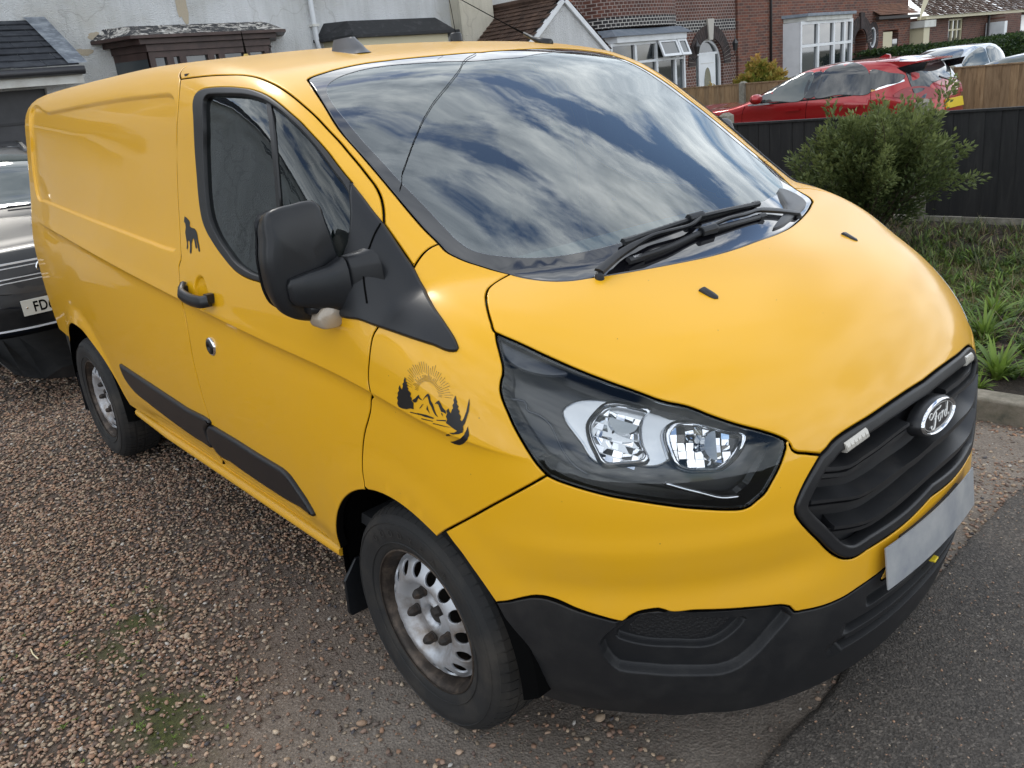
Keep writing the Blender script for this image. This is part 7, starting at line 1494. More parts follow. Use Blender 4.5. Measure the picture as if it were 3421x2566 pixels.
PANE = mat('house_window_glass', (.018, .022, .024), .03, 0, 1., .02, .6); PANE2 = mat('dim_window_glass', (.05, .06, .065), .05, 0, 1, .02, .6); CURT = mat('net_curtain', (.50, .50, .48), .8, bump=(12, .8, .03)); CREAM = mat('cream_paint', (.62, .56, .38), .5)
def tri_roof(name, pts, m, parent, course=.10, th=.022, tile=.165, single=False):
    """pitched roof plane from eave-left, eave-right, ridge-right, ridge-left, as lapped courses of tiles"""
    a, b, c_, d = [np.array(p, float) for p in pts]; H = np.linalg.norm((d+c_)/2-(a+b)/2); n = max(2, int(H/course)); N = np.cross(b-a, d-a); N /= np.linalg.norm(N); N = N if N[2] > 0 else -N
    rr = random.Random(int(abs(a[1]*100))); mb = MB()
    for i in range(n):
        t0, t1 = i/n, min(1, (i+1.35)/n); L0, R0 = a+(d-a)*t0, b+(c_-b)*t0; L1, R1 = a+(d-a)*t1, b+(c_-b)*t1; W = np.linalg.norm(R0-L0); k = max(1, int(W/tile))
        for j in range(k):
            u0 = (j+(.0 if i % 2 else .5)-.5)/k; u1 = u0+1/k-.004/max(W, .1)*1.5; u0, u1 = max(0, u0), min(1, u1)
            if u1-u0 < .002: continue
            lift = th*(1+.35*(rr.random()-.5)); P = [L0+(R0-L0)*u0+N*lift, L0+(R0-L0)*u1+N*lift, L1+(R1-L1)*u1+N*.004, L1+(R1-L1)*u0+N*.004, L0+(R0-L0)*u0+N*(lift-.014), L0+(R0-L0)*u1+N*(lift-.014)]
            if single:
                MB().add(P, [(0, 1, 2, 3), (1, 0, 4, 5), (0, 3, 4), (1, 5, 2)]).build('roof_tile', m, parent); continue
            mb.add(P, [(0, 1, 2, 3), (1, 0, 4, 5)])
    if single: return
    o = mb.build(name, m, parent); o['kind'] = 'stuff'; return o
def win(parent, x, y0, y1, z0, z1, cols, rows, m=PVC, pane=PANE, fw=.05, name='window', curtain=0, openers=(), d=.05, splits=None):
    """window in the plane x: frame, mullions, panes (each its own piece); cols / rows are fractions"""
    W = MB(); W.box((x-d, y0, z0), (x+.02, y0+fw, z1)); W.box((x-d, y1-fw, z0), (x+.02, y1, z1)); W.box((x-d, y0+fw, z0), (x+.018, y1-fw, z0+fw)); W.box((x-d, y0+fw, z1-fw), (x+.018, y1-fw, z1))
    ys_ = [y0]+[y0+(y1-y0)*c_ for c_ in cols]+[y1]; zs_ = [z0]+[z0+(z1-z0)*c_ for c_ in rows]+[z1]
    for y in ys_[1:-1]: W.box((x-d, y-fw*.6, z0+fw), (x+.016, y+fw*.6, z1-fw))
    for z in zs_[1:-1]: W.box((x-d, y0+fw, z-fw*.45), (x+.014, y1-fw, z+fw*.45))
    F_ = W.build(name, m, parent)
    for i in range(len(ys_)-1):
        for j in range(len(zs_)-1):
            P = MB(); P.box((x-d-.006, ys_[i]+fw*.5, zs_[j]+fw*.5), (x-d+.008, ys_[i+1]-fw*.5, zs_[j+1]-fw*.5)); P.build('pane', PANE if (i+j) % 3 else pane, F_)
            if (i, j) in openers:      # top light hung open
                O_ = MB(); a, b = ys_[i]+fw*.2, ys_[i+1]-fw*.2; lo_, hi_ = zs_[j]+fw*.2, zs_[j+1]-fw*.2; th = .42
                def R_(xx, z): dz_ = hi_-z; return (x+.03+dz_*math.sin(th)+xx*math.cos(th), hi_-dz_*math.cos(th)+xx*math.sin(th))
                for (ya, yb, za, zb_) in ((a, a+fw, lo_, hi_), (b-fw, b, lo_, hi_), (a+fw, b-fw, lo_, lo_+fw), (a+fw, b-fw, hi_-fw, hi_)):
                    q8 = []
                    for xx in (0, .04):
                        for yy, zz in ((ya, za), (yb, za), (yb, zb_), (ya, zb_)): X_, Z_ = R_(xx, zz); q8.append((X_, yy, Z_))
                    O_.add(q8, [(3, 2, 1, 0), (4, 5, 6, 7), (0, 1, 5, 4), (1, 2, 6, 5), (2, 3, 7, 6), (3, 0, 4, 7)])
                s_ = O_.build('opening_light', m, F_); G = MB(); q4 = []
                for yy, zz in ((a+fw, lo_+fw), (b-fw, lo_+fw), (b-fw, hi_-fw), (a+fw, hi_-fw)): X_, Z_ = R_(.02, zz); q4.append((X_, yy, Z_))
                G.add(q4, [(0, 1, 2, 3)]); G.build('pane', PANE2, F_)
    if curtain:
        Cc = MB(); k = 20; w = (y1-y0)*curtain; V = []
        for i in range(k+1):
            y = y0+fw+w*i/k; xx = x-d-.06+.02*math.sin(i*2.1); V += [(xx, y, z0+.05), (xx, y, z1-.05)]
        Cc.add(V, [(2*i, 2*i+2, 2*i+3, 2*i+1) for i in range(k)]); 
        for p in [q_ for q_ in F_.children if q_.name.startswith('pane')][:0]: pass
        Cc.build('curtain', CURT, F_)
    return F_
def wallpoly(name, m, parent, x, poly, th=.3, holes=()):
    """front wall in plane x with holes (y,z polygons)"""
    loops = [np.array(poly, float)]+[np.array(h, float) for h in holes]; pts = []; ed = []
    for q_ in loops:
        n = len(pts); pts += q_.tolist(); ed += [(n+i, n+(i+1) % len(q_)) for i in range(len(q_))]
    vs, _, fs, *_ = delaunay_2d_cdt([Vector(p) for p in pts], ed, [], 0, 1e-6); uv = np.array([tuple(v) for v in vs]); T = np.array([tuple(f) for f in fs if len(f) == 3]); c_ = uv[T].mean(1); ok = pip(c_, loops[0])
    for q_ in loops[1:]: ok &= ~pip(c_, q_)
    T = T[ok]; V = [(x, p[0], p[1]) for p in uv]; n = len(V); V += [(x-th, p[0], p[1]) for p in uv]; Fs = []
    for t in T:
        a, b, c2 = t; ar = (uv[b][0]-uv[a][0])*(uv[c2][1]-uv[a][1])-(uv[c2][0]-uv[a][0])*(uv[b][1]-uv[a][1])
        t = (a, b, c2) if ar > 0 else (a, c2, b); Fs += [t, tuple(i+n for i in t[::-1])]
    k = len(V)
    for q_ in loops:
        s_ = len(V); V += [(x, p[0], p[1]) for p in q_]+[(x-th, p[0], p[1]) for p in q_]; L = len(q_); Fs += [(s_+i, s_+(i+1) % L, s_+L+(i+1) % L, s_+L+i) for i in range(L)]
    return obj(name, V, Fs, m, parent)
def rect(y0, y1, z0, z1): return [(y0, z0), (y1, z0), (y1, z1), (y0, z1)]
XH = -12.0
# --- white roughcast house
H1 = empty('white_house', (0, 0, 0), label='white roughcast house with cracked render, two boarded bays and a lean-to garage', cat='house')
GX = -11.98
wallpoly('wall', WR, H1, XH, [(-16, -.05), (11.9, -.05), (11.9, 6.2), (-16, 6.2)], .3, [rect(2.75, 5.05, .7, 2.55), rect(6.3, 8.4, .7, 2.5), rect(2.8, 5.0, 3.7, 5.0), rect(6.3, 8.4, 3.7, 5.0), rect(-4.2, -1.8, 3.7, 5.0), rect(-9.5, -7., 3.7, 5.0), rect(-9.5, -6.8, .8, 2.4)])
MB().box((-20, -16, 0), (XH-.3, 11.9, 6.2)).build('wall', WR, H1)
MB().box((XH+.003, 8.9, -.05), (XH+.32, 9.75, 6.0)).build('chimney_breast', WC, H1)
tri_roof('roof', [(XH+.4, 12.2, 6.1), (XH+.4, -16.3, 6.1), (-16.2, -16.3, 9.2), (-16.2, 12.2, 9.2)], SLATE, H1, .3, .03, .3)
for (a, b, c_, d_) in ((2.8, 5., 3.7, 5.), (6.3, 8.4, 3.7, 5.), (-4.2, -1.8, 3.7, 5.), (-9.5, -7., 3.7, 5.), (-9.5, -6.8, .8, 2.4)): win(H1, XH-.08, a, b, c_, d_, (.34, .67), (.68,), PVC, PANE2)
o = MB().tube([(XH+.08, 5.83, 6.1), (XH+.08, 5.83, 2.70), (XH+.08, 5.86, 2.55), (XH+.08, 5.86, .1)], .042, 10).build('drainpipe', mat('white_pipe', (.62, .64, .66), .4), H1, True)
MB().box((XH, 5.77, 2.93), (XH+.13, 5.90, 2.97)).build('pipe_bracket', FASC, H1)
# render patches knocked off
RP = mat('bare_render', (.42, .36, .27), .95, bump=(60, .8, .01))
def blob(y, z, ry, rz, seed, x=XH+.004, nm='bare_patch'):
    r_b = random.Random(seed); k = 18; pts = [(y+ry*math.cos(t)*(.7+.6*r_b.random()), z+rz*math.sin(t)*(.7+.6*r_b.random())) for t in [2*math.pi*i/k for i in range(k)]]
    MB().prism(pts, 0, x-.003, x).build(nm, RP, H1)
blob(3.62, 3.30, .09, .22, 3); blob(1.95, 2.72, .20, .05, 5); blob(4.3, 3.45, .05, .05, 7); blob(2.25, 2.93, .12, .06, 9)
# bay one: dark wood, peeling lead roof
def baycorn(y0, y1, x1, sl): return [(XH, y0), (x1, y0+sl), (x1, y1-sl), (XH, y1)]
def slab(poly, z0, z1, name, m, par):
    mb = MB(); k = len(poly); mb.add([(x, y, z0) for x, y in poly]+[(x, y, z1) for x, y in poly], [tuple(range(k))[::-1], tuple(range(k, 2*k))]+[(i, (i+1) % k, k+(i+1) % k, k+i) for i in range(k)]); return mb.build(name, m, par)
B1 = empty('bay_window', (0, 0, 0)); B1.parent = H1; B1['label'] = 'dark brown bay window under a peeling lead-grey roof'
P_ = NB('peeling_paint_roof'); P_.out(P_.ramp(P_.noise(7, 9, .75, None, .8), [(.38, (.62, .60, .56)), (.46, (.50, .47, .42)), (.50, (.035, .035, .038)), (.72, (.03, .03, .033))]), .7, P_.bump(P_.noise(12, 8, .7), .9, .02)); PEEL = P_.m
def frustum(y0, y1, z0, z1, x1, dy, dx, name, m, par):
    a = [(XH, y0, z0), (x1, y0+.35, z0), (x1, y1-.35, z0), (XH, y1, z0)]; b = [(XH, y0+dy, z1), (x1-dx, y0+.35+dy*.7, z1), (x1-dx, y1-.35-dy*.7, z1), (XH, y1-dy, z1)]
    return MB().add(a+b, [(3, 2, 1, 0), (4, 5, 6, 7), (0, 1, 5, 4), (1, 2, 6, 5), (2, 3, 7, 6)]).build(name, m, par)
frustum(2.15, 5.25, 2.86, 3.02, XH+.72, .22, .42, 'roof', PEEL, B1)
slab(baycorn(2.15, 5.25, XH+.74, .33), 2.815, 2.858, 'cornice', WOODB, B1); slab(baycorn(2.30, 5.10, XH+.66, .32), 2.74, 2.813, 'cornice', WOODB, B1); slab(baycorn(2.40, 5.0, XH+.60, .32), 2.64, 2.738, 'fascia', WOODB, B1)
win(B1, XH+.55, 2.74, 4.66, .75, 2.638, (.16, .26, .49, .58, .80), (.62,), WOODB, PANE2, .085)
for ya, yb in ((2.42, 2.72), (4.68, 4.98)):
    s_ = 1 if ya < 3 else -1; mb = MB(); 
    for z0, z1 in ((.75, .85), (2.54, 2.638)): mb.add([(XH, ya if s_ > 0 else yb, z0), (XH+.55, yb if s_ > 0 else ya, z0), (XH+.55, yb if s_ > 0 else ya, z1), (XH, ya if s_ > 0 else yb, z1)], [(0, 1, 2, 3)])
    mb.build('side_frame', WOODB, B1)['kind'] = 'stuff'; mb = MB(); mb.add([(XH, ya if s_ > 0 else yb, .85), (XH+.54, yb if s_ > 0 else ya, .85), (XH+.54, yb if s_ > 0 else ya, 2.54), (XH, ya if s_ > 0 else yb, 2.54)], [(0, 1, 2, 3)]); mb.build('pane', PANE2, B1)
MB().box((XH, 2.5, 0), (XH+.52, 4.9, .74)).build('bay_wall', WR, B1)
B2 = empty('bay_window', (0, 0, 0)); B2.parent = H1; B2['label'] = 'white bay window under a ragged black felt roof'
frustum(5.86, 8.78, 2.72, 2.98, XH+.70, .20, .40, 'roof', FELT, B2); slab(baycorn(5.80, 8.84, XH+.74, .34), 2.67, 2.718, 'roof_edge', FELT, B2); slab(baycorn(6.0, 8.6, XH+.64, .32), 2.52, 2.668, 'fascia', CREAM, B2)
win(B2, XH+.55, 6.35, 8.25, .75, 2.52, (.33, .66), (.7,), PVC, PANE2, .07); MB().box((XH, 6.1, 0), (XH+.52, 8.5, .74)).build('bay_wall', WR, B2)
# garage lean-to
GA = empty('garage', (0, 0, 0), label='white lean-to garage with grey slate roof and dark door at the far left', cat='garage')
wallpoly('wall', WR, GA, -10.25, [(-3.2, -.05), (1.40, -.05), (1.40, 2.36), (-3.2, 2.36)], 1.74, [rect(-1.6, .97, -.05, 2.20)])
MB().box((-10.36, -1.6, 0), (-10.32, .97, 2.20)).build('garage_door', mat('garage_door', (.030, .031, .034), .5, var=(3, (.05, .05, .055), .4, .7)), GA)
for z in (.4, .75, 1.1, 1.45, 1.8): MB().box((-10.322, -1.58, z), (-10.306, .95, z+.03)).build('door_rib', mat('door_rib', (.018, .018, .02), .5), GA)
tri_roof('roof', [(-9.95, 1.34, 2.42), (-9.95, -3.4, 2.42), (XH+.02, -3.4, 3.17), (XH+.02, 1.40, 3.17)], SLATE, GA, .27, .03, .34, True)
MB().box((-10.0, -3.4, 2.22), (-9.975, 1.36, 2.385)).build('fascia', FASC, GA); MB().tube([(-9.92, -3.4, 2.37), (-9.92, 1.38, 2.37)], .05, 8).build('gutter', mat('dark_gutter', (.03, .03, .034), .4), GA, True)
fl = MB(); fl.add([(-9.93, 1.22, 2.455), (-9.93, 1.44, 2.455), (XH+.02, 1.62, 3.215), (XH+.02, 1.35, 3.215)], [(0, 1, 2, 3)]); fl.build('verge_flashing', mat('patched_lead', (.13, .15, .18), .6, .2, var=(7, (.30, .33, .36), .45, .65)), GA)
# --- gabled porch
PX = -10.0
PO = empty('gabled_porch', (0, 0, 0), label='small white gabled porch with brown tiled roof and white glazed door', cat='porch')
ap = (10.02, 3.02)
wallpoly('wall', WR, PO, PX, [(8.95, -.05), (11.05, -.05), (11.05, 2.20), ap, (8.95, 2.20)], 1.9, [rect(10.0, 10.9, -.05, 2.05)])
for (a, b) in (((8.80, 2.06), ap), (ap, (11.16, 2.06))):
    mb = MB(); dx_, dz_ = b[0]-a[0], b[1]-a[1]; L = math.hypot(dx_, dz_); n_ = (-dz_/L*.085, dx_/L*.085)
    mb.prism([(a[0], a[1]-.02), (b[0], b[1]-.02), (b[0]+n_[0], b[1]+n_[1]-.02), (a[0]+n_[0], a[1]+n_[1]-.02)], 0, PX+.01, PX+.06); mb.build('barge_board', PVC, PO)
tri_roof('roof', [(XH, 8.75, 2.10), (PX+.06, 8.75, 2.10), (PX+.06, 10.02, 3.10), (XH, 10.02, 3.10)], TILE, PO, .12, .03, .22)
tri_roof('roof', [(PX+.06, 11.25, 2.10), (XH, 11.25, 2.10), (XH, 10.02, 3.10), (PX+.06, 10.02, 3.10)], TILE, PO, .12, .03, .22)
MB().tube([(PX+.07, 10.02, 3.13), (XH, 10.02, 3.13)], .07, 8).build('ridge', TILE, PO)
D_ = win(PO, PX-.08, 10.0, 10.9, 0, 2.05, (.66,), (.28,), PVC, PANE2, .09, name='porch_door')
# --- dark brick house with round bay
H2 = empty('brick_house', (0, 0, 0), label='dark brick semi with curved bay and arched white front door', cat='house')
wallpoly('wall', BR1, H2, XH, [(12.35, -.05), (18.70, -.05), (18.70, 6.3), (12.35, 6.3)], .3, [[(16.86, -.05), (18.10, -.05), (18.10, 1.55)]+[(17.48+.62*math.cos(t), 1.58+.66*math.sin(t)) for t in np.linspace(.05, math.pi-.05, 14)]+[(16.86, 1.55)]])
MB().box((-12.6, 11.9, -.05), (XH+.004, 12.345, 6.3)).build('wall', BR3, H2); MB().box((-19, 12., 0), (XH-.3, 30, 6.3)).build('wall', BR4, H2)
mb = MB(); n = 16; P = [(XH, 12.75)]+[(XH+.62*math.sin(math.pi*i/n)**.6, 14.28-1.45*math.cos(math.pi*i/n)) for i in range(1, n)]+[(XH, 15.8)]
k = len(P); mb.add([(x, y, 2.80) for x, y in P]+[(x, y, 6.3) for x, y in P], [(i, i+1, k+i+1, k+i) for i in range(k-1)]); o = mb.build('bay_brickwork', BR1, H2)
mb = MB(); mb.add([(x+.006, y, 2.60) for x, y in P]+[(x+.006, y, 2.83) for x, y in P], [(i, i+1, k+i+1, k+i) for i in range(k-1)]); mb.build('black_brick_band', BRD, H2)
MB().box((XH+.002, 12.36, 2.35), (XH+.008, 12.74, 2.62)).build('black_brick_band', BRD, H2); MB().box((XH+.002, 15.85, 2.42), (XH+.007, 18.69, 2.70)).build('black_brick_band', BRD, H2)
B3 = empty('bay_window', (0, 0, 0)); B3.parent = H2; B3['label'] = 'white bay window with two top lights hung open'
frustum(12.50, 16.02, 2.40, 2.56, XH+.80, .2, .25, 'roof', LEADM, B3); slab(baycorn(12.60, 15.92, XH+.72, .38), 2.265, 2.398, 'fascia', PVC, B3)
win(B3, XH+.62, 12.84, 15.56, .8, 2.262, (.32, .60, .86), (.70,), PVC, PANE2, .06, curtain=.25, openers=((2, 1), (3, 1)))
for ya, yb in ((12.74, 12.83), (15.70, 15.57)):
    mb = MB(); mb.add([(XH, ya, .8), (XH+.6, yb, .8), (XH+.6, yb, 2.258), (XH, ya, 2.258)], [(0, 1, 2, 3)]); mb.build('side_frame', PVC, B3)
MB().box((XH, 12.8, 0), (XH+.55, 15.7, .79)).build('bay_wall', BR4, B3)
# arched doorway: voussoirs one by one, keystone, frame, door with oval glass
AR = empty('door_arch', (0, 0, 0)); AR.parent = H2
VB = mat('arch_brick', (.030, .024, .024), .8, var=(8, (.07, .045, .04), .4, .7)); MO = mat('pale_mortar', (.50, .47, .42), .9)
def archring(cy, cz, r0, r1, x0, x1, a0_, a1_, nb, par, ry=1.):
    for i in range(nb):
        a, b = a0_+(a1_-a0_)*(i+.06)/nb, a0_+(a1_-a0_)*(i+.94)/nb
        pr_ = [(cy+r0*math.cos(a), cz+r0*math.sin(a)*ry), (cy+r0*math.cos(b), cz+r0*math.sin(b)*ry), (cy+r1*math.cos(b), cz+r1*math.sin(b)*ry), (cy+r1*math.cos(a), cz+r1*math.sin(a)*ry)]
        MB().prism(pr_, 0, x0, x1).build('arch_brick', VB, par)
    k = 20; t = np.linspace(a0_, a1_, k); mb = MB(); V = []
    for a in t: V += [(x1-.012, cy+(r0+.004)*math.cos(a), cz+(r0+.004)*math.sin(a)*ry), (x1-.012, cy+(r1-.004)*math.cos(a), cz+(r1-.004)*math.sin(a)*ry)]
    mb.add(V, [(2*i, 2*i+1, 2*i+3, 2*i+2) for i in range(k-1)]); mb.build('arch_mortar', MO, par)
archring(17.48, 1.58, .64, .95, XH, XH+.03, 0, math.pi, 26, AR, 1.05); MB().prism([(17.40, 2.20), (17.56, 2.20), (17.62, 2.72), (17.34, 2.72)], 0, XH+.01, XH+.07).build('keystone', MO, AR)
def archpoly(cy, cz, r, z0, ry=1.06, n=16): return [(cy-r, z0)]+[(cy+r, z0)]+[(cy+r*math.cos(t), cz+r*math.sin(t)*ry) for t in np.linspace(0, math.pi, n)]
FD = empty('front_door', (0, 0, 0)); FD.parent = H2; FD['label'] = 'white arched front door with oval leaded glass'
wallpoly('door_frame', PVC, FD, XH-.08, archpoly(17.48, 1.58, .615, .0), .06, [archpoly(17.48, 1.58, .55, .05)])
MB().prism(archpoly(17.48, 1.58, .55, .05), 0, XH-.15, XH-.13).build('pane', PANE2, FD); MB().box((XH-.14, 17.12, .05), (XH-.09, 17.86, 1.86)).build('door_leaf', PVC, FD); MB().box((XH-.13, 16.95, 1.84), (XH-.085, 18.01, 1.90)).build('transom', PVC, FD)
MB().prism([(17.49+.15*math.cos(t), 1.08+.44*math.sin(t)) for t in np.linspace(0, 2*math.pi, 25)[:-1]], 0, XH-.088, XH-.078).build('oval_glass', mat('leaded_glass', (.16, .15, .09), .2, 0, .6, bump=(30, .8, .01)), FD)
for z in (.55, 1.62): 
    mb = MB(); mb.box((XH-.09, 17.2, z), (XH-.083, 17.78, z+.015)); mb.build('door_moulding', FASC, FD)
MB().tube([(XH-.06, 17.2, .98), (XH-.06, 17.30, .98)], .012, 8).build('handle', CHR, FD)
for yy, lab in ((16.70, 'black carriage lamp left of the arched white door'), (18.42, 'black carriage lamp right of the arched white door')):
    Lm = empty('carriage_lamp', (XH, yy, 1.85), label=lab, cat='wall lamp', group='carriage lamps beside the arched door'); IR = mat('black_iron', (.012, .012, .013), .5)
    MB().tube([(.0, 0, -.05), (.10, 0, -.12), (.17, 0, -.04), (.17, 0, .02)], .012, 6).build('bracket', IR, Lm); MB().lathe([(.05, 0), (.085, .18), (.10, .19), (.05, .27), (.015, .31), (.012, .36), (.001, .37)], (.17, 0, .02), 'z', 6).build('lantern', mat('lantern', (.03, .03, .032), .3, 0, .5), Lm)
# --- brick house further along, bay, open arch, round window
H3 = empty('brick_house', (0, 0, 0), label='red brick house with tall white bay, open brick arch and round window', cat='house')
hr = [(26.62+.24*math.cos(t), 1.87+.33*math.sin(t)) for t in np.linspace(0, 2*math.pi, 25)[:-1]]
wallpoly('wall', BR2, H3, XH+.06, [(18.72, -.05), (29.4, -.05), (29.4, 2.5), (26.9, 2.5), (26.9, 6.3), (18.72, 6.3)], .35, [[(25.30, -.05), (26.14, -.05), (26.14, 1.7)]+[(25.72+.42*math.cos(t), 1.72+.42*math.sin(t)) for t in np.linspace(.05, math.pi-.05, 12)]+[(25.30, 1.7)], hr, rect(27.35, 28.5, 1.45, 2.05)])
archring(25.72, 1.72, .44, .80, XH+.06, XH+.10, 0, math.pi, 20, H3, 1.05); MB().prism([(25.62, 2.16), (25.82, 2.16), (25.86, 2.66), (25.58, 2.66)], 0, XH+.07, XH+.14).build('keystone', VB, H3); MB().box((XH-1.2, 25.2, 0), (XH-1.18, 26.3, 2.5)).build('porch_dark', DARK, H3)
wallpoly('round_frame', PVC, H3, XH+.05, [(26.62+.24*math.cos(t), 1.87+.33*math.sin(t)) for t in np.linspace(0, 2*math.pi, 25)[:-1]], .05, [[(26.62+.19*math.cos(t), 1.87+.28*math.sin(t)) for t in np.linspace(0, 2*math.pi, 25)[:-1]]]); MB().prism(hr, 0, XH-.02, XH-.01).build('pane', PANE, H3)
archring(26.62, 1.87, .25, .38, XH+.06, XH+.075, 0, 2*math.pi, 24, H3, 1.3)
MB().box((XH, 27.36, 1.46), (XH+.03, 28.1, 2.0)).build('boarded_window', CREAM, H3); MB().box((XH+.03, 28.1, 1.46), (XH+.04, 28.49, 1.75)).build('pane', PANE, H3); MB().box((XH+.05, 27.2, 1.36), (XH+.14, 28.6, 1.44)).build('window_sill', CREAM, H3)
B4 = empty('bay_window', (0, 0, 0)); B4.parent = H3; B4['label'] = 'tall white bay window with net curtains'
slab(baycorn(20.9, 24.45, XH+.72, .35), 2.60, 2.68, 'roof', LEADM, B4); slab(baycorn(21.0, 24.35, XH+.64, .34), 2.48, 2.598, 'fascia', FASC, B4)
win(B4, XH+.55, 21.10, 24.20, .5, 2.478, (.33, .63, .84), (.66,), PVC, PANE2, .09, curtain=.36)
for ya, yb in ((21.0, 21.09), (24.30, 24.21)): MB().add([(XH, ya, .5), (XH+.54, yb, .5), (XH+.54, yb, 2.47), (XH, ya, 2.47)], [(0, 1, 2, 3)]).build('side_frame', PVC, B4)
MB().box((XH, 21.1, 0), (XH+.48, 24.25, .49)).build('bay_wall', BR2, B4)
tri_roof('porch_roof', [(XH+.30, 26.55, 2.52), (XH+.30, 29.6, 2.52), (XH-.7, 29.6, 3.15), (XH-.7, 26.55, 3.15)], mat('russet_tile', (.17, .085, .055), .85, var=(5, (.30, .15, .09), .4, .7)), H3, .1, .03, .18); MB().box((XH+.2, 26.5, 2.40), (XH+.30, 29.6, 2.49)).build('fascia', mat('dark_wood', (.03, .022, .02), .6), H3)
MB().tube([(XH+.11, 20.3, 6.2), (XH+.11, 20.3, .1)], .035, 8).build('drainpipe', mat('black_pipe', (.02, .018, .018), .5), H3, True)
PI_ = MB().box((XH-.1, 29.62, 0), (XH+.45, 30.1, 2.02)).build('pier', CREAM, H3); MB().box((XH-.15, 29.5, 2.03), (XH+.52, 30.45, 2.26)).build('pier_cap', FASC, H3)
MB().add([(XH-.2, 29.6, 2.27), (XH+.3, 29.6, 2.27), (XH+.3, 30.9, 3.6), (XH+.3, 30.2, 3.6), (XH+.3, 29.6, 2.6)], [(1, 2, 3, 4)]).build('gable_trim', CREAM, H3)
tri_roof('roof', [(XH+.5, 11.95, 6.25), (XH+.5, 18.7, 6.25), (-15.5, 18.7, 9.0), (-15.5, 11.95, 9.0)], TILE, H2, .3, .03, .3); tri_roof('roof', [(XH+.5, 18.74, 6.25), (XH+.5, 27.1, 6.25), (-15.5, 27.1, 9.0), (-15.5, 18.74, 9.0)], TILE, H3, .3, .03, .3)
win(H2, XH+.64, 13.4, 15.2, 3.9, 5.2, (.33, .66), (.7,), PVC, PANE2); win(H3, XH+.09, 21.6, 23.8, 3.8, 5.1, (.33, .66), (.7,), PVC, PANE2)
# --- bungalow
H4 = empty('bungalow', (0, 0, 0), label='brick bungalow with hipped brown tile roof and cream window beyond the hedge', cat='bungalow')
wallpoly('wall', BR4, H4, XH-.05, rect(30.3, 46., -.05, 2.38), .3, [rect(33.0, 34.35, 1.15, 2.26), rect(38.9, 45.0, .6, 2.2)])
win(H4, XH-.1, 33.0, 34.35, 1.15, 2.26, (.33, .66), (.64,), CREAM, PANE2, .06); win(H4, XH-.1, 38.9, 45.0, .6, 2.2, (.33, .66), (), PVC, PANE2, .07)
MB().box((XH-.05, 30.2, 2.30), (XH+.28, 46, 2.42)).build('fascia', CREAM, H4); MB().box((XH, 36.6, 0), (XH+.7, 36.9, 2.0)).build('door_frame', PVC, H4); MB().box((XH, 36.9, 0), (XH+.6, 38.7, 2.28)).build('porch_wall', BR4, H4)
tri_roof('roof', [(XH+.35, 30.2, 2.40), (XH+.35, 37.6, 2.40), (XH-3.4, 37.0, 4.9), (XH-3.4, 32.2, 4.9)], TILE, H4, .14, .035, .3)
tri_roof('roof', [(XH+.35, 37.6, 2.40), (XH+.35, 47, 2.40), (XH-3.4, 46, 4.9), (XH-3.4, 37.0, 4.9)], TILE, H4, .14, .035, .3)
MB().tube([(XH+.2, 36.3, 2.4), (XH+.2, 36.3, .1)], .05, 8).build('drainpipe', mat('black_pipe', (.02,)*3, .5), H4, True)
# ------------------------------------------------------------------ other cars
def carsurf(L, hw, top, belt, tumble, nend=3., k=.10, zbot=.22, xs=0., nose=None):
    H_ = spl(*top); 
    def Fc(X):
        x, y, z = X[..., 0], np.abs(X[..., 1]), X[..., 2]
        w = hw*(1-.10*sst(.75, .25, z)) - tumble*np.maximum(z-belt, 0)**1.05*(1-.0*x) - .015*np.exp(-((z-(belt-.20))/.06)**2)
        xx = np.abs(x)/(L/2*(1-.05*np.abs(z-.55)/.5)); g = (xx**nend+(y/np.maximum(w, .2))**nend)**(1/nend); fs = (g-1)*w
        return smax(smax(fs, (z-(H_(x)-.07*y*y))*.85, k), zbot-z, .06)
    return Fc
def carshell(name, F, L, m, parent, nu=110, nv=72, zc_=.62):
    u = L/2*.999*np.sin(np.linspace(-math.pi/2, math.pi/2, nu)); ph = np.linspace(-math.radians(150), math.radians(150), nv); U, Pp = np.meshgrid(u, ph, indexing='ij'); ch = ChartX(zc_, 1.6); uv = np.stack([U.ravel(), Pp.ravel()], 1)
    O, D, a, b = ch.ray(uv); P, bad = hitF(F, O, D, 0., 1.58, 50, 14); P[bad] = (O+D*1.59)[bad]; N = grad(P, F); i = (np.arange(nu-1)[:, None]*nv+np.arange(nv-1)[None]).ravel(); Q = np.stack([i, i+1, i+nv+1, i+nv], 1)
    c_ = np.cross(P[Q[len(Q)//2, 1]]-P[Q[len(Q)//2, 0]], P[Q[len(Q)//2, 3]]-P[Q[len(Q)//2, 0]])
    if c_@N[Q[len(Q)//2, 0]] < 0: Q = Q[:, ::-1].copy()
    return obj(name, P, Q, m, parent, normals=N)
def sideP(F, pts, s=-1):
    P = np.array(pts, float); O = np.stack([P[:, 0], 0*P[:, 0]+s*1.5, P[:, 1]], 1); D = np.zeros_like(O); D[:, 1] = -s; return hitF(F, O, D, 0, 1.45)[0]
def endP(F, pts, s=1, L=5):
    P = np.array(pts, float); O = np.stack([0*P[:, 0]+s*L*.62, P[:, 0], P[:, 1]], 1); D = np.zeros_like(O); D[:, 0] = -s; return hitF(F, O, D, 0, L*.6, 160)[0]
def topP(F, pts):
    P = np.array(pts, float); O = np.stack([P[:, 0], P[:, 1], 0*P[:, 0]+2.2], 1); D = np.zeros_like(O); D[:, 2] = -1; return hitF(F, O, D, 0, 1.9, 90)[0]
PG = [(0, -.006, 1.), (0, .008, .8), (.006, .010, 0.)]
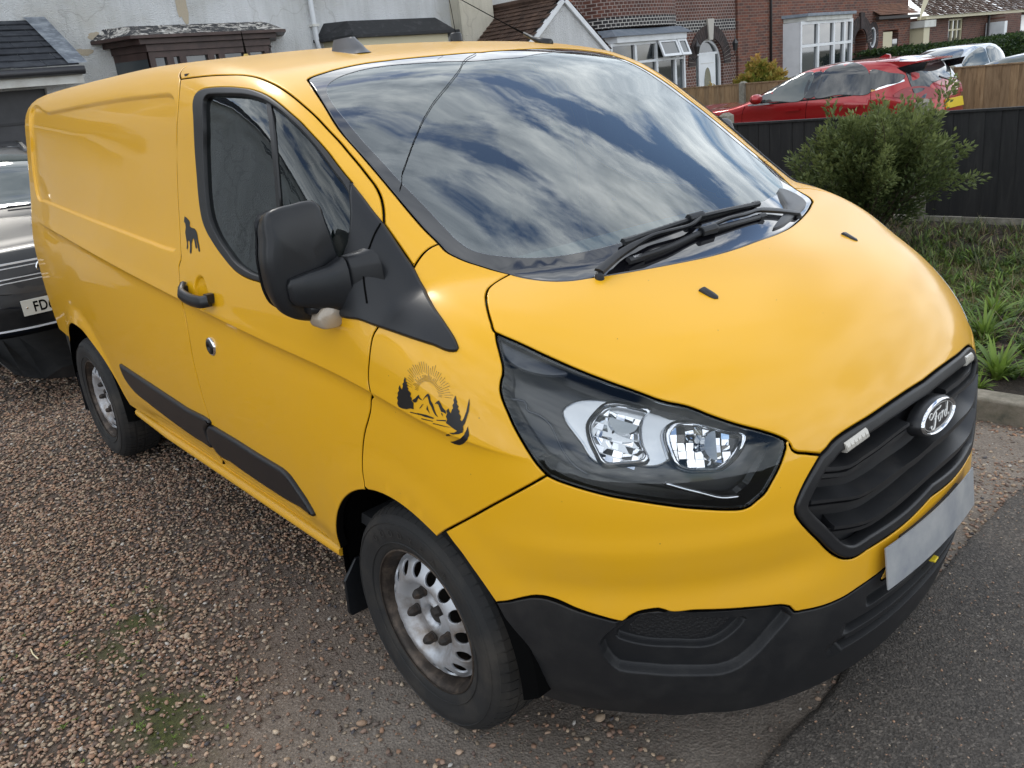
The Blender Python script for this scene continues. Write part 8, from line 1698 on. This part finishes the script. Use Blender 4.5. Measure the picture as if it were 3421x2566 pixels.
CARGL = mat('car_dark_glass', (.010, .012, .013), .03, 0, 1., .02, .6, ior=1.6); CARGL2 = mat('car_clear_glass', (.060, .075, .072), .04, 0, 1, .02, .6); BLKG = mat('gloss_black', (.008, .008, .009), .12, 0, 1, .03)
def carwheels(par, L, hw, xf, xr, R=.34):
    for x in (xf, xr):
        for s in (1, -1):
            W = empty('wheel', (x, s*(hw-.10), R)); W.parent = par; mb = MB(); mb.lathe([(.20, .02), (.23, .03), (.30, .03), (R, -.02), (R, -.20), (.22, -.21)], (0, 0, 0), 'y', 40, s); mb.build('tyre', TYRE, W, True); mb = MB(); mb.lathe([(.205, .02), (.195, -.02), (.06, .0), (.001, .005)], (0, 0, 0), 'y', 30, s); mb.build('rim', SIL, W, True)
            mb = MB(); mb.lathe([(R+.07, .085), (R+.075, .075), (R+.07, -.3), (.02, -.31)], (0, 0, 0), 'y', 32, s, -.3, math.pi+.3); mb.build('wheel_arch', BLK, W)
RED = mat('red_metallic_paint', (.36, .010, .012), .28, .35, 1, .05); CHAR = mat('dark_grey_paint', (.010, .012, .017), .34, 0, .35, .05); BLU = mat('blue_car_paint', (.05, .09, .17), .2, .4, 1, .03); SILV = mat('silver_car_paint', (.50, .54, .58), .22, .6, 1, .04)
# red hatchback SUV beyond the black fence (nose away from the road, so -x in the place)
def car(name, loc, rz, label, paint, L, hw, top, belt, tumble, side_glass, screen, rear, group=None, parts=None, nend=3.2, zbot=.22):
    R = empty(name, loc, rz, label=label, cat='car', group=group); F = carsurf(L, hw, top, belt, tumble, nend, zbot=zbot); carshell('body', F, L, paint, R); ch = ChartX(.75, 1.6)
    cc = ChartX(.75, 1.55)
    for nm, poly, m in side_glass:
        lp = sideP(F, cr(np.array([(a, b, 0) for a, b in poly]), .03, True)[:, :2]); patch(nm, cc, [lp], m, R, F=F, prof=PG, sp=.12, mirror=True, ds=.025)
    for nm, poly, nrm, m in screen:
        hf = cr(np.array([(a, b, 0) for a, b in poly]), .04)[:, :2]; full = np.vstack([hf, hf[::-1]*[1, -1]]); lp = topP(F, full); patch(nm, ChartP(nrm), [lp], m, R, F=F, prof=PG, sp=.10, ds=.03)
    if parts: parts(R, F, cc)
    return R
RX, RY = -5.12, 10.3
topR = ([-2.25, -2.1, -1.36, -.9, -.69, -.23, .31, .8, 1.19, 1.69, 1.95, 2.13, 2.25], [.68, .86, .985, 1.03, 1.075, 1.25, 1.47, 1.515, 1.515, 1.45, 1.26, 1.02, .75])
def redparts(R, F, cc):
    # car-local +x is the tail
    CH_ = CHR
    for s in (1, -1):
        P = sideP(F, cr(np.array([(-.52, 1.015, 0), (-.1, 1.025, 0), (.4, 1.045, 0), (.9, 1.065, 0), (1.28, 1.10, 0), (1.45, 1.14, 0), (1.72, 1.215, 0)]), .05)[:, :2], -s); MB().sweep(P, [(-.012, -.004), (-.012, .006), (.012, .006), (.012, -.004)], [(0, -s, 0)]*len(P)).build('chrome_strip', CH_, R)
        for a, b in ((.13, .36), (1.0, 1.22)):
            P = sideP(F, [(a, .915), ((a+b)/2, .92), (b, .925)], -s); P[:, 1] -= s*.03; MB().sweep(P, [(-.014, -.01), (-.014, .01), (.014, .01), (.014, -.01)], [(0, -s, 0)]*3).build('door_handle', RED, R)
        for pts in (((.40, .35), (.43, .80), (.46, 1.04), (.57, 1.44)), ((-.62, .5), (-.62, .9), (-.58, 1.0)), ((1.34, .75), (1.36, .9), (1.34, 1.12))):
            P = sideP(F, cr(np.array([(a, b, 0) for a, b in pts]), .05)[:, :2], -s); MB().sweep(P, [(-.003, -.006), (-.003, .0015), (.003, .0015), (.003, -.006)], [(0, -s, 0)]*len(P)).build('door_gap', DARK, R)
        mm = MB(); c0 = sideP(F, [(-.28, 1.085)], -s)[0]; mm.box((c0[0]-.02, min(c0[1], c0[1]-s*.10), c0[2]-.05), (c0[0]+.05, max(c0[1], c0[1]-s*.10), c0[2])); mm.build('mirror_stalk', BLKG, R)
        V = []; n = 14; L_ = 7
        for j in range(L_):
            t = math.pi*j/(L_-1); 
            for i in range(n):
                a = 2*math.pi*i/n; V.append((c0[0]+.01+.075*math.cos(a)*math.sin(t)**.5, c0[1]-s*(.19-.11*math.cos(t)), c0[2]+.02+.075*math.sin(a)*math.sin(t)**.5))
        Fs = [(j*n+i, j*n+(i+1) % n, (j+1)*n+(i+1) % n, (j+1)*n+i) for j in range(L_-1) for i in range(n)]; autosmooth(obj('mirror_head', V, Fs if s > 0 else [f[::-1] for f in Fs], RED, R), 60)
    # spoiler
    V = []; ys_ = np.linspace(-.60, .60, 13)
    for y in ys_: e = 1-.06*(y/.6)**2; V += [(1.30, y, 1.495-.03*y*y), (1.96*e, y, 1.462-.05*y*y), (1.96*e, y, 1.440-.05*y*y), (1.60, y, 1.38)]
    Fs = [(4*i+j, 4*i+4+j, 4*i+4+(j+1) % 4, 4*i+(j+1) % 4) for i in range(12) for j in range(4)]+[(0, 1, 2, 3), (51, 50, 49, 48)]
    o = obj('spoiler', V, Fs, RED, R); autosmooth(o, 30)
    V2 = [(x, y, z-.012) for x, y, z in V[0:0]]; [MB().prism([(1.58, 1.38), (2.0, 1.425), (1.96, 1.33), (1.76, 1.30)], 1, s*.61-.01, s*.61+.01).build('spoiler_side', BLKG, R) for s in (1, -1)]
    MB().tube([(2.10, .0, 1.12), (2.10, -.16, 1.17), (2.05, -.34, 1.22)], .014, 6).build('rear_wiper', BLKG, R)
    fin_ = MB().prism([(1.0, 1.49), (1.24, 1.49), (1.22, 1.55), (1.17, 1.56)], 1, -.02, .02).build('roof_aerial', RED, R)
    for s in (1, -1):
        lp = sideP(F, cr(np.array([(2.02, 1.07, 0), (1.70, 1.10, 0), (1.62, 1.04, 0), (1.85, .98, 0), (2.08, .97, 0)]), .04, True)[:, :2], -s); autosmooth(obj('tail_lamp', np.vstack([lp+[0, -s*.006, 0], lp+[.02, -s*.02, 0]]), [tuple(range(len(lp), 2*len(lp)))]+[(i, (i+1) % len(lp), len(lp)+(i+1) % len(lp), len(lp)+i) for i in range(len(lp))], mat('tail_lamp', (.28, .01, .012), .1, 0, 1), R), 30)
    P = endP(F, [(-.26, .80), (.26, .80), (.26, .92), (-.26, .92)], 1, 4.6); pl = obj('number_plate', [p+[.03, 0, 0] for p in P]+[p+[.0, 0, 0] for p in P], [(0, 1, 2, 3), (0, 4, 5, 1), (1, 5, 6, 2), (2, 6, 7, 3), (3, 7, 4, 0)], mat('yellow_plate', (.75, .55, .03), .4), R)
    carwheels(R, 4.4, .9, -1.35, 1.30)
sg_ = [('window_glass', [(-.42, 1.055), (-.25, 1.17), (.03, 1.34), (.29, 1.405), (.47, 1.41), (.39, 1.065), (-.05, 1.045)], CARGL2), ('window_pillar', [(.42, 1.065), (.50, 1.41), (.60, 1.41), (.53, 1.07)], BLKG), ('window_glass', [(.56, 1.075), (.63, 1.41), (1.24, 1.39), (1.34, 1.10), (.9, 1.085)], CARGL), ('quarter_glass', [(1.29, 1.38), (1.52, 1.33), (1.72, 1.25), (1.70, 1.22), (1.45, 1.155), (1.38, 1.12)], CARGL)]
ws_ = [('windscreen', [(-.86, 0), (-.82, .35), (-.68, .60), (.14, .54), (.22, .3), (.24, 0)], (-.5, 0, .85), CARGL), ('rear_window', [(2.0, 0), (1.99, .40), (1.94, .60), (1.62, .56), (1.60, 0)], (.7, 0, .6), mat('rear_screen', (.05, .06, .065), .03, 0, 1, .02))]
car('parked_car', (RX, RY, -.01), 0, 'bright red hatchback SUV with chrome window line parked beyond the black fence', RED, 4.4, .90, topR, 1.0, .36, sg_, ws_, None, parts=redparts)

# dark estate facing the road behind the van
topD = ([-2.35, -2.2, -1.9, -1.4, -.6, .0, .42, .95, 1.10, 1.6, 2.0, 2.2, 2.35], [.80, 1.25, 1.50, 1.585, 1.61, 1.585, 1.46, 1.14, 1.09, 1.02, .95, .86, .62])
BARM = mat('chrome_sky_white', (.75, .78, .82), .3, .2)  # barely metallic; the sky's reflection is put into the blue-white colour
def darkparts(R, F, cc):
    L = 4.7; 
    def fr(pts, nm, m, off=.004, th=.012, ds=.04, closed=True):
        q_ = cr(np.array([(a, b, 0) for a, b in pts]), ds, True)[:, :2]; P = endP(F, q_, 1, L); P[:, 0] += off; k = len(P); V = np.vstack([P-[th, 0, 0], P]); c2 = area2(q_); Fs = [tuple(range(k, 2*k))]+[(i, (i+1) % k, k+(i+1) % k, k+i) for i in range(k)]
        return obj(nm, V, Fs if c2 > 0 else [f[::-1] for f in Fs], m, R)
    patch('grille', ChartP((1, 0, 0)), [endP(F, cr(np.array([(-.50, .86, 0), (.50, .86, 0), (.52, .68, 0), (.42, .655, 0), (-.42, .655, 0), (-.52, .68, 0)]), .05, True)[:, :2], 1, L)], GRL, R, F=F, prof=PG, sp=.1, ds=.03)
    patch('lower_grille', ChartP((1, 0, 0)), [endP(F, cr(np.array([(-.60, .465, 0), (.60, .465, 0), (.60, .43, 0), (-.60, .43, 0)]), .05, True)[:, :2], 1, L)], BLK, R, F=F, prof=PG, sp=.1, ds=.03)
    for z in (.835, .805, .735, .708):
        y = np.linspace(-.50, .50, 17); P = endP(F, np.stack([y, z+0*y], 1), 1, L); P[:, 0] += .004; MB().sweep(P, [(-.007, -.004), (-.006, .007), (.006, .007), (.007, -.004)], [(1, 0, 0)]*17).build('chrome_bar', BARM, R)
    y = [-.66, -.60, -.52, -.3, 0, .3, .52, .60, .66]; z = [.45, .40, .38, .372, .37, .372, .38, .40, .45]; Q = cr(np.array([(a, b, 0) for a, b in zip(y, z)]), .04)[:, :2]; P = endP(F, Q, 1, L); P[:, 0] += .006; MB().sweep(P, [(-.007, -.004), (-.006, .006), (.006, .006), (.007, -.004)], [(1, 0, 0)]*len(P)).build('chrome_strip', BARM, R)
    bc = endP(F, [(0, .775)], 1, L)[0]; MB().lathe([(.058, 0), (.058, .012), (.050, .016), (.046, .012)], bc, 'x', 28).build('badge_rim', CHR, R, True); MB().lathe([(.047, .010), (.001, .012)], bc, 'x', 28).build('badge', BLKG, R, True)
    for s in (1, -1):
        fr([(s*.56, .86), (s*.80, .90), (s*.86, .84), (s*.80, .74), (s*.58, .70)], 'headlight', mat('car_lamp', (.30, .33, .36), .08, .3, 1, .03), .006)
        P = topP(F, [(x, s*.55) for x in np.linspace(-1.9, .1, 14)]); P[:, 2] += .045; P[0, 2] -= .03; P[-1, 2] -= .03; MB().sweep(P, [(-.014, -.012), (-.014, .012), (.014, .012), (.014, -.012)], [(0, 0, 1)]*14).build('roof_rail', CHR, R)
        P = sideP(F, [(.55, 1.08)], -s)[0]; mb = MB(); mb.box((P[0]-.05, min(P[1], P[1]-s*.22), P[2]-.03), (P[0]+.05, max(P[1], P[1]-s*.22), P[2]+.10)); bevel(mb.build('door_mirror', CHAR, R), .03, 3)
    for s in (1, -1):
        P = topP(F, [(1.0, s*.10), (1.02, s*.35), (.98, s*.62)]); P[:, 2] += .02; MB().tube(P, .009, 5).build('wiper_arm', BLKG, R)
    px = endP(F, [(0, .525)], 1, L)[0][0]+.012; PLW = mat('dark_car_plate', (.62, .61, .55), .4); mb = MB(); mb.box((px-.01, -.235, .470), (px+.006, .285, .581)); pl = mb.build('number_plate', PLW, R); pl['label'] = 'white front plate reading FD6'
    cu = bpy.data.curves.new('plate_text', 'FONT'); cu.body = 'FD6'; cu.size = .105; cu.extrude = .0008; cu.offset = .0022; cu.space_character = 1.08; to = bpy.data.objects.new('t', cu); COL.objects.link(to); bpy.context.view_layer.update(); dg = bpy.context.evaluated_depsgraph_get(); me = bpy.data.meshes.new_from_object(to.evaluated_get(dg)); bpy.data.objects.remove(to)
    me.name = 'plate_characters'; me.materials.clear(); me.materials.append(DARK); t = link('plate_characters', me, pl, (px+.0072, -.165, .490)); t.rotation_euler = (math.pi/2, 0, math.pi/2); t.scale = (.72, 1, 1)
    MB().lathe([(.007, 0), (.006, .004), (.001, .005)], (px+.006, -.205, .525), 'x', 10).build('plate_screw', CHR, pl)
    carwheels(R, L, .93, 1.42, -1.35)
sgd = [('window_glass', [(.72, 1.12), (.25, 1.42), (-.35, 1.49), (-.38, 1.09)], CARGL), ('window_glass', [(-.45, 1.49), (-1.15, 1.47), (-1.22, 1.10), (-.45, 1.09)], CARGL)]
wsd = [('windscreen', [(.98, 0), (.95, .40), (.84, .66), (.28, .58), (.16, .3), (.14, 0)], (.5, 0, .85), CARGL2)]
car('parked_car', (-7.35, -.62, 0), 0, 'dark grey estate car with roof rails and plate FD6 facing the road behind the van', CHAR, 4.7, .93, topD, 1.05, .34, sgd, wsd, None, parts=darkparts, zbot=.30)
# two cars on the next drive, only roofs and glass show above the fence
topB = ([-2.1, -1.9, -1.3, -.75, -.35, .1, .7, 1.3, 1.75, 2.0, 2.1], [.68, .85, .98, 1.06, 1.26, 1.42, 1.46, 1.42, 1.18, .92, .7])
def farparts(R, F, cc): carwheels(R, 4.2, .88, -1.25, 1.25)
sgb = [('window_glass', [(-.62, 1.08), (-.10, 1.33), (.50, 1.38), (.52, 1.05)], CARGL2), ('window_glass', [(.60, 1.38), (1.20, 1.32), (1.40, 1.12), (.60, 1.06)], CARGL2)]
wsb = [('windscreen', [(-.85, 0), (-.80, .4), (-.70, .58), (-.05, .50), (.02, 0)], (-.5, 0, .85), mat('pale_reflecting_screen', (.05, .07, .08), .03, 0, 1, .02)), ('rear_window', [(1.85, 0), (1.82, .5), (1.45, .5), (1.42, 0)], (.6, 0, .7), CARGL)]
car('parked_car', (-3.45, 13.6, -.12), 0, 'blue car roof showing above the pale fence at the right edge', BLU, 4.2, .88, topB, 1.0, .42, sgb, wsb, None, parts=farparts)
car('parked_car', (-7.6, 21.6, -.10), 1.40, 'silver car with windscreen showing behind the red car roof', SILV, 4.2, .88, ([a for a in topB[0]], [b+.06 for b in topB[1]]), 1.0, .42, sgb, wsb, None, parts=farparts)
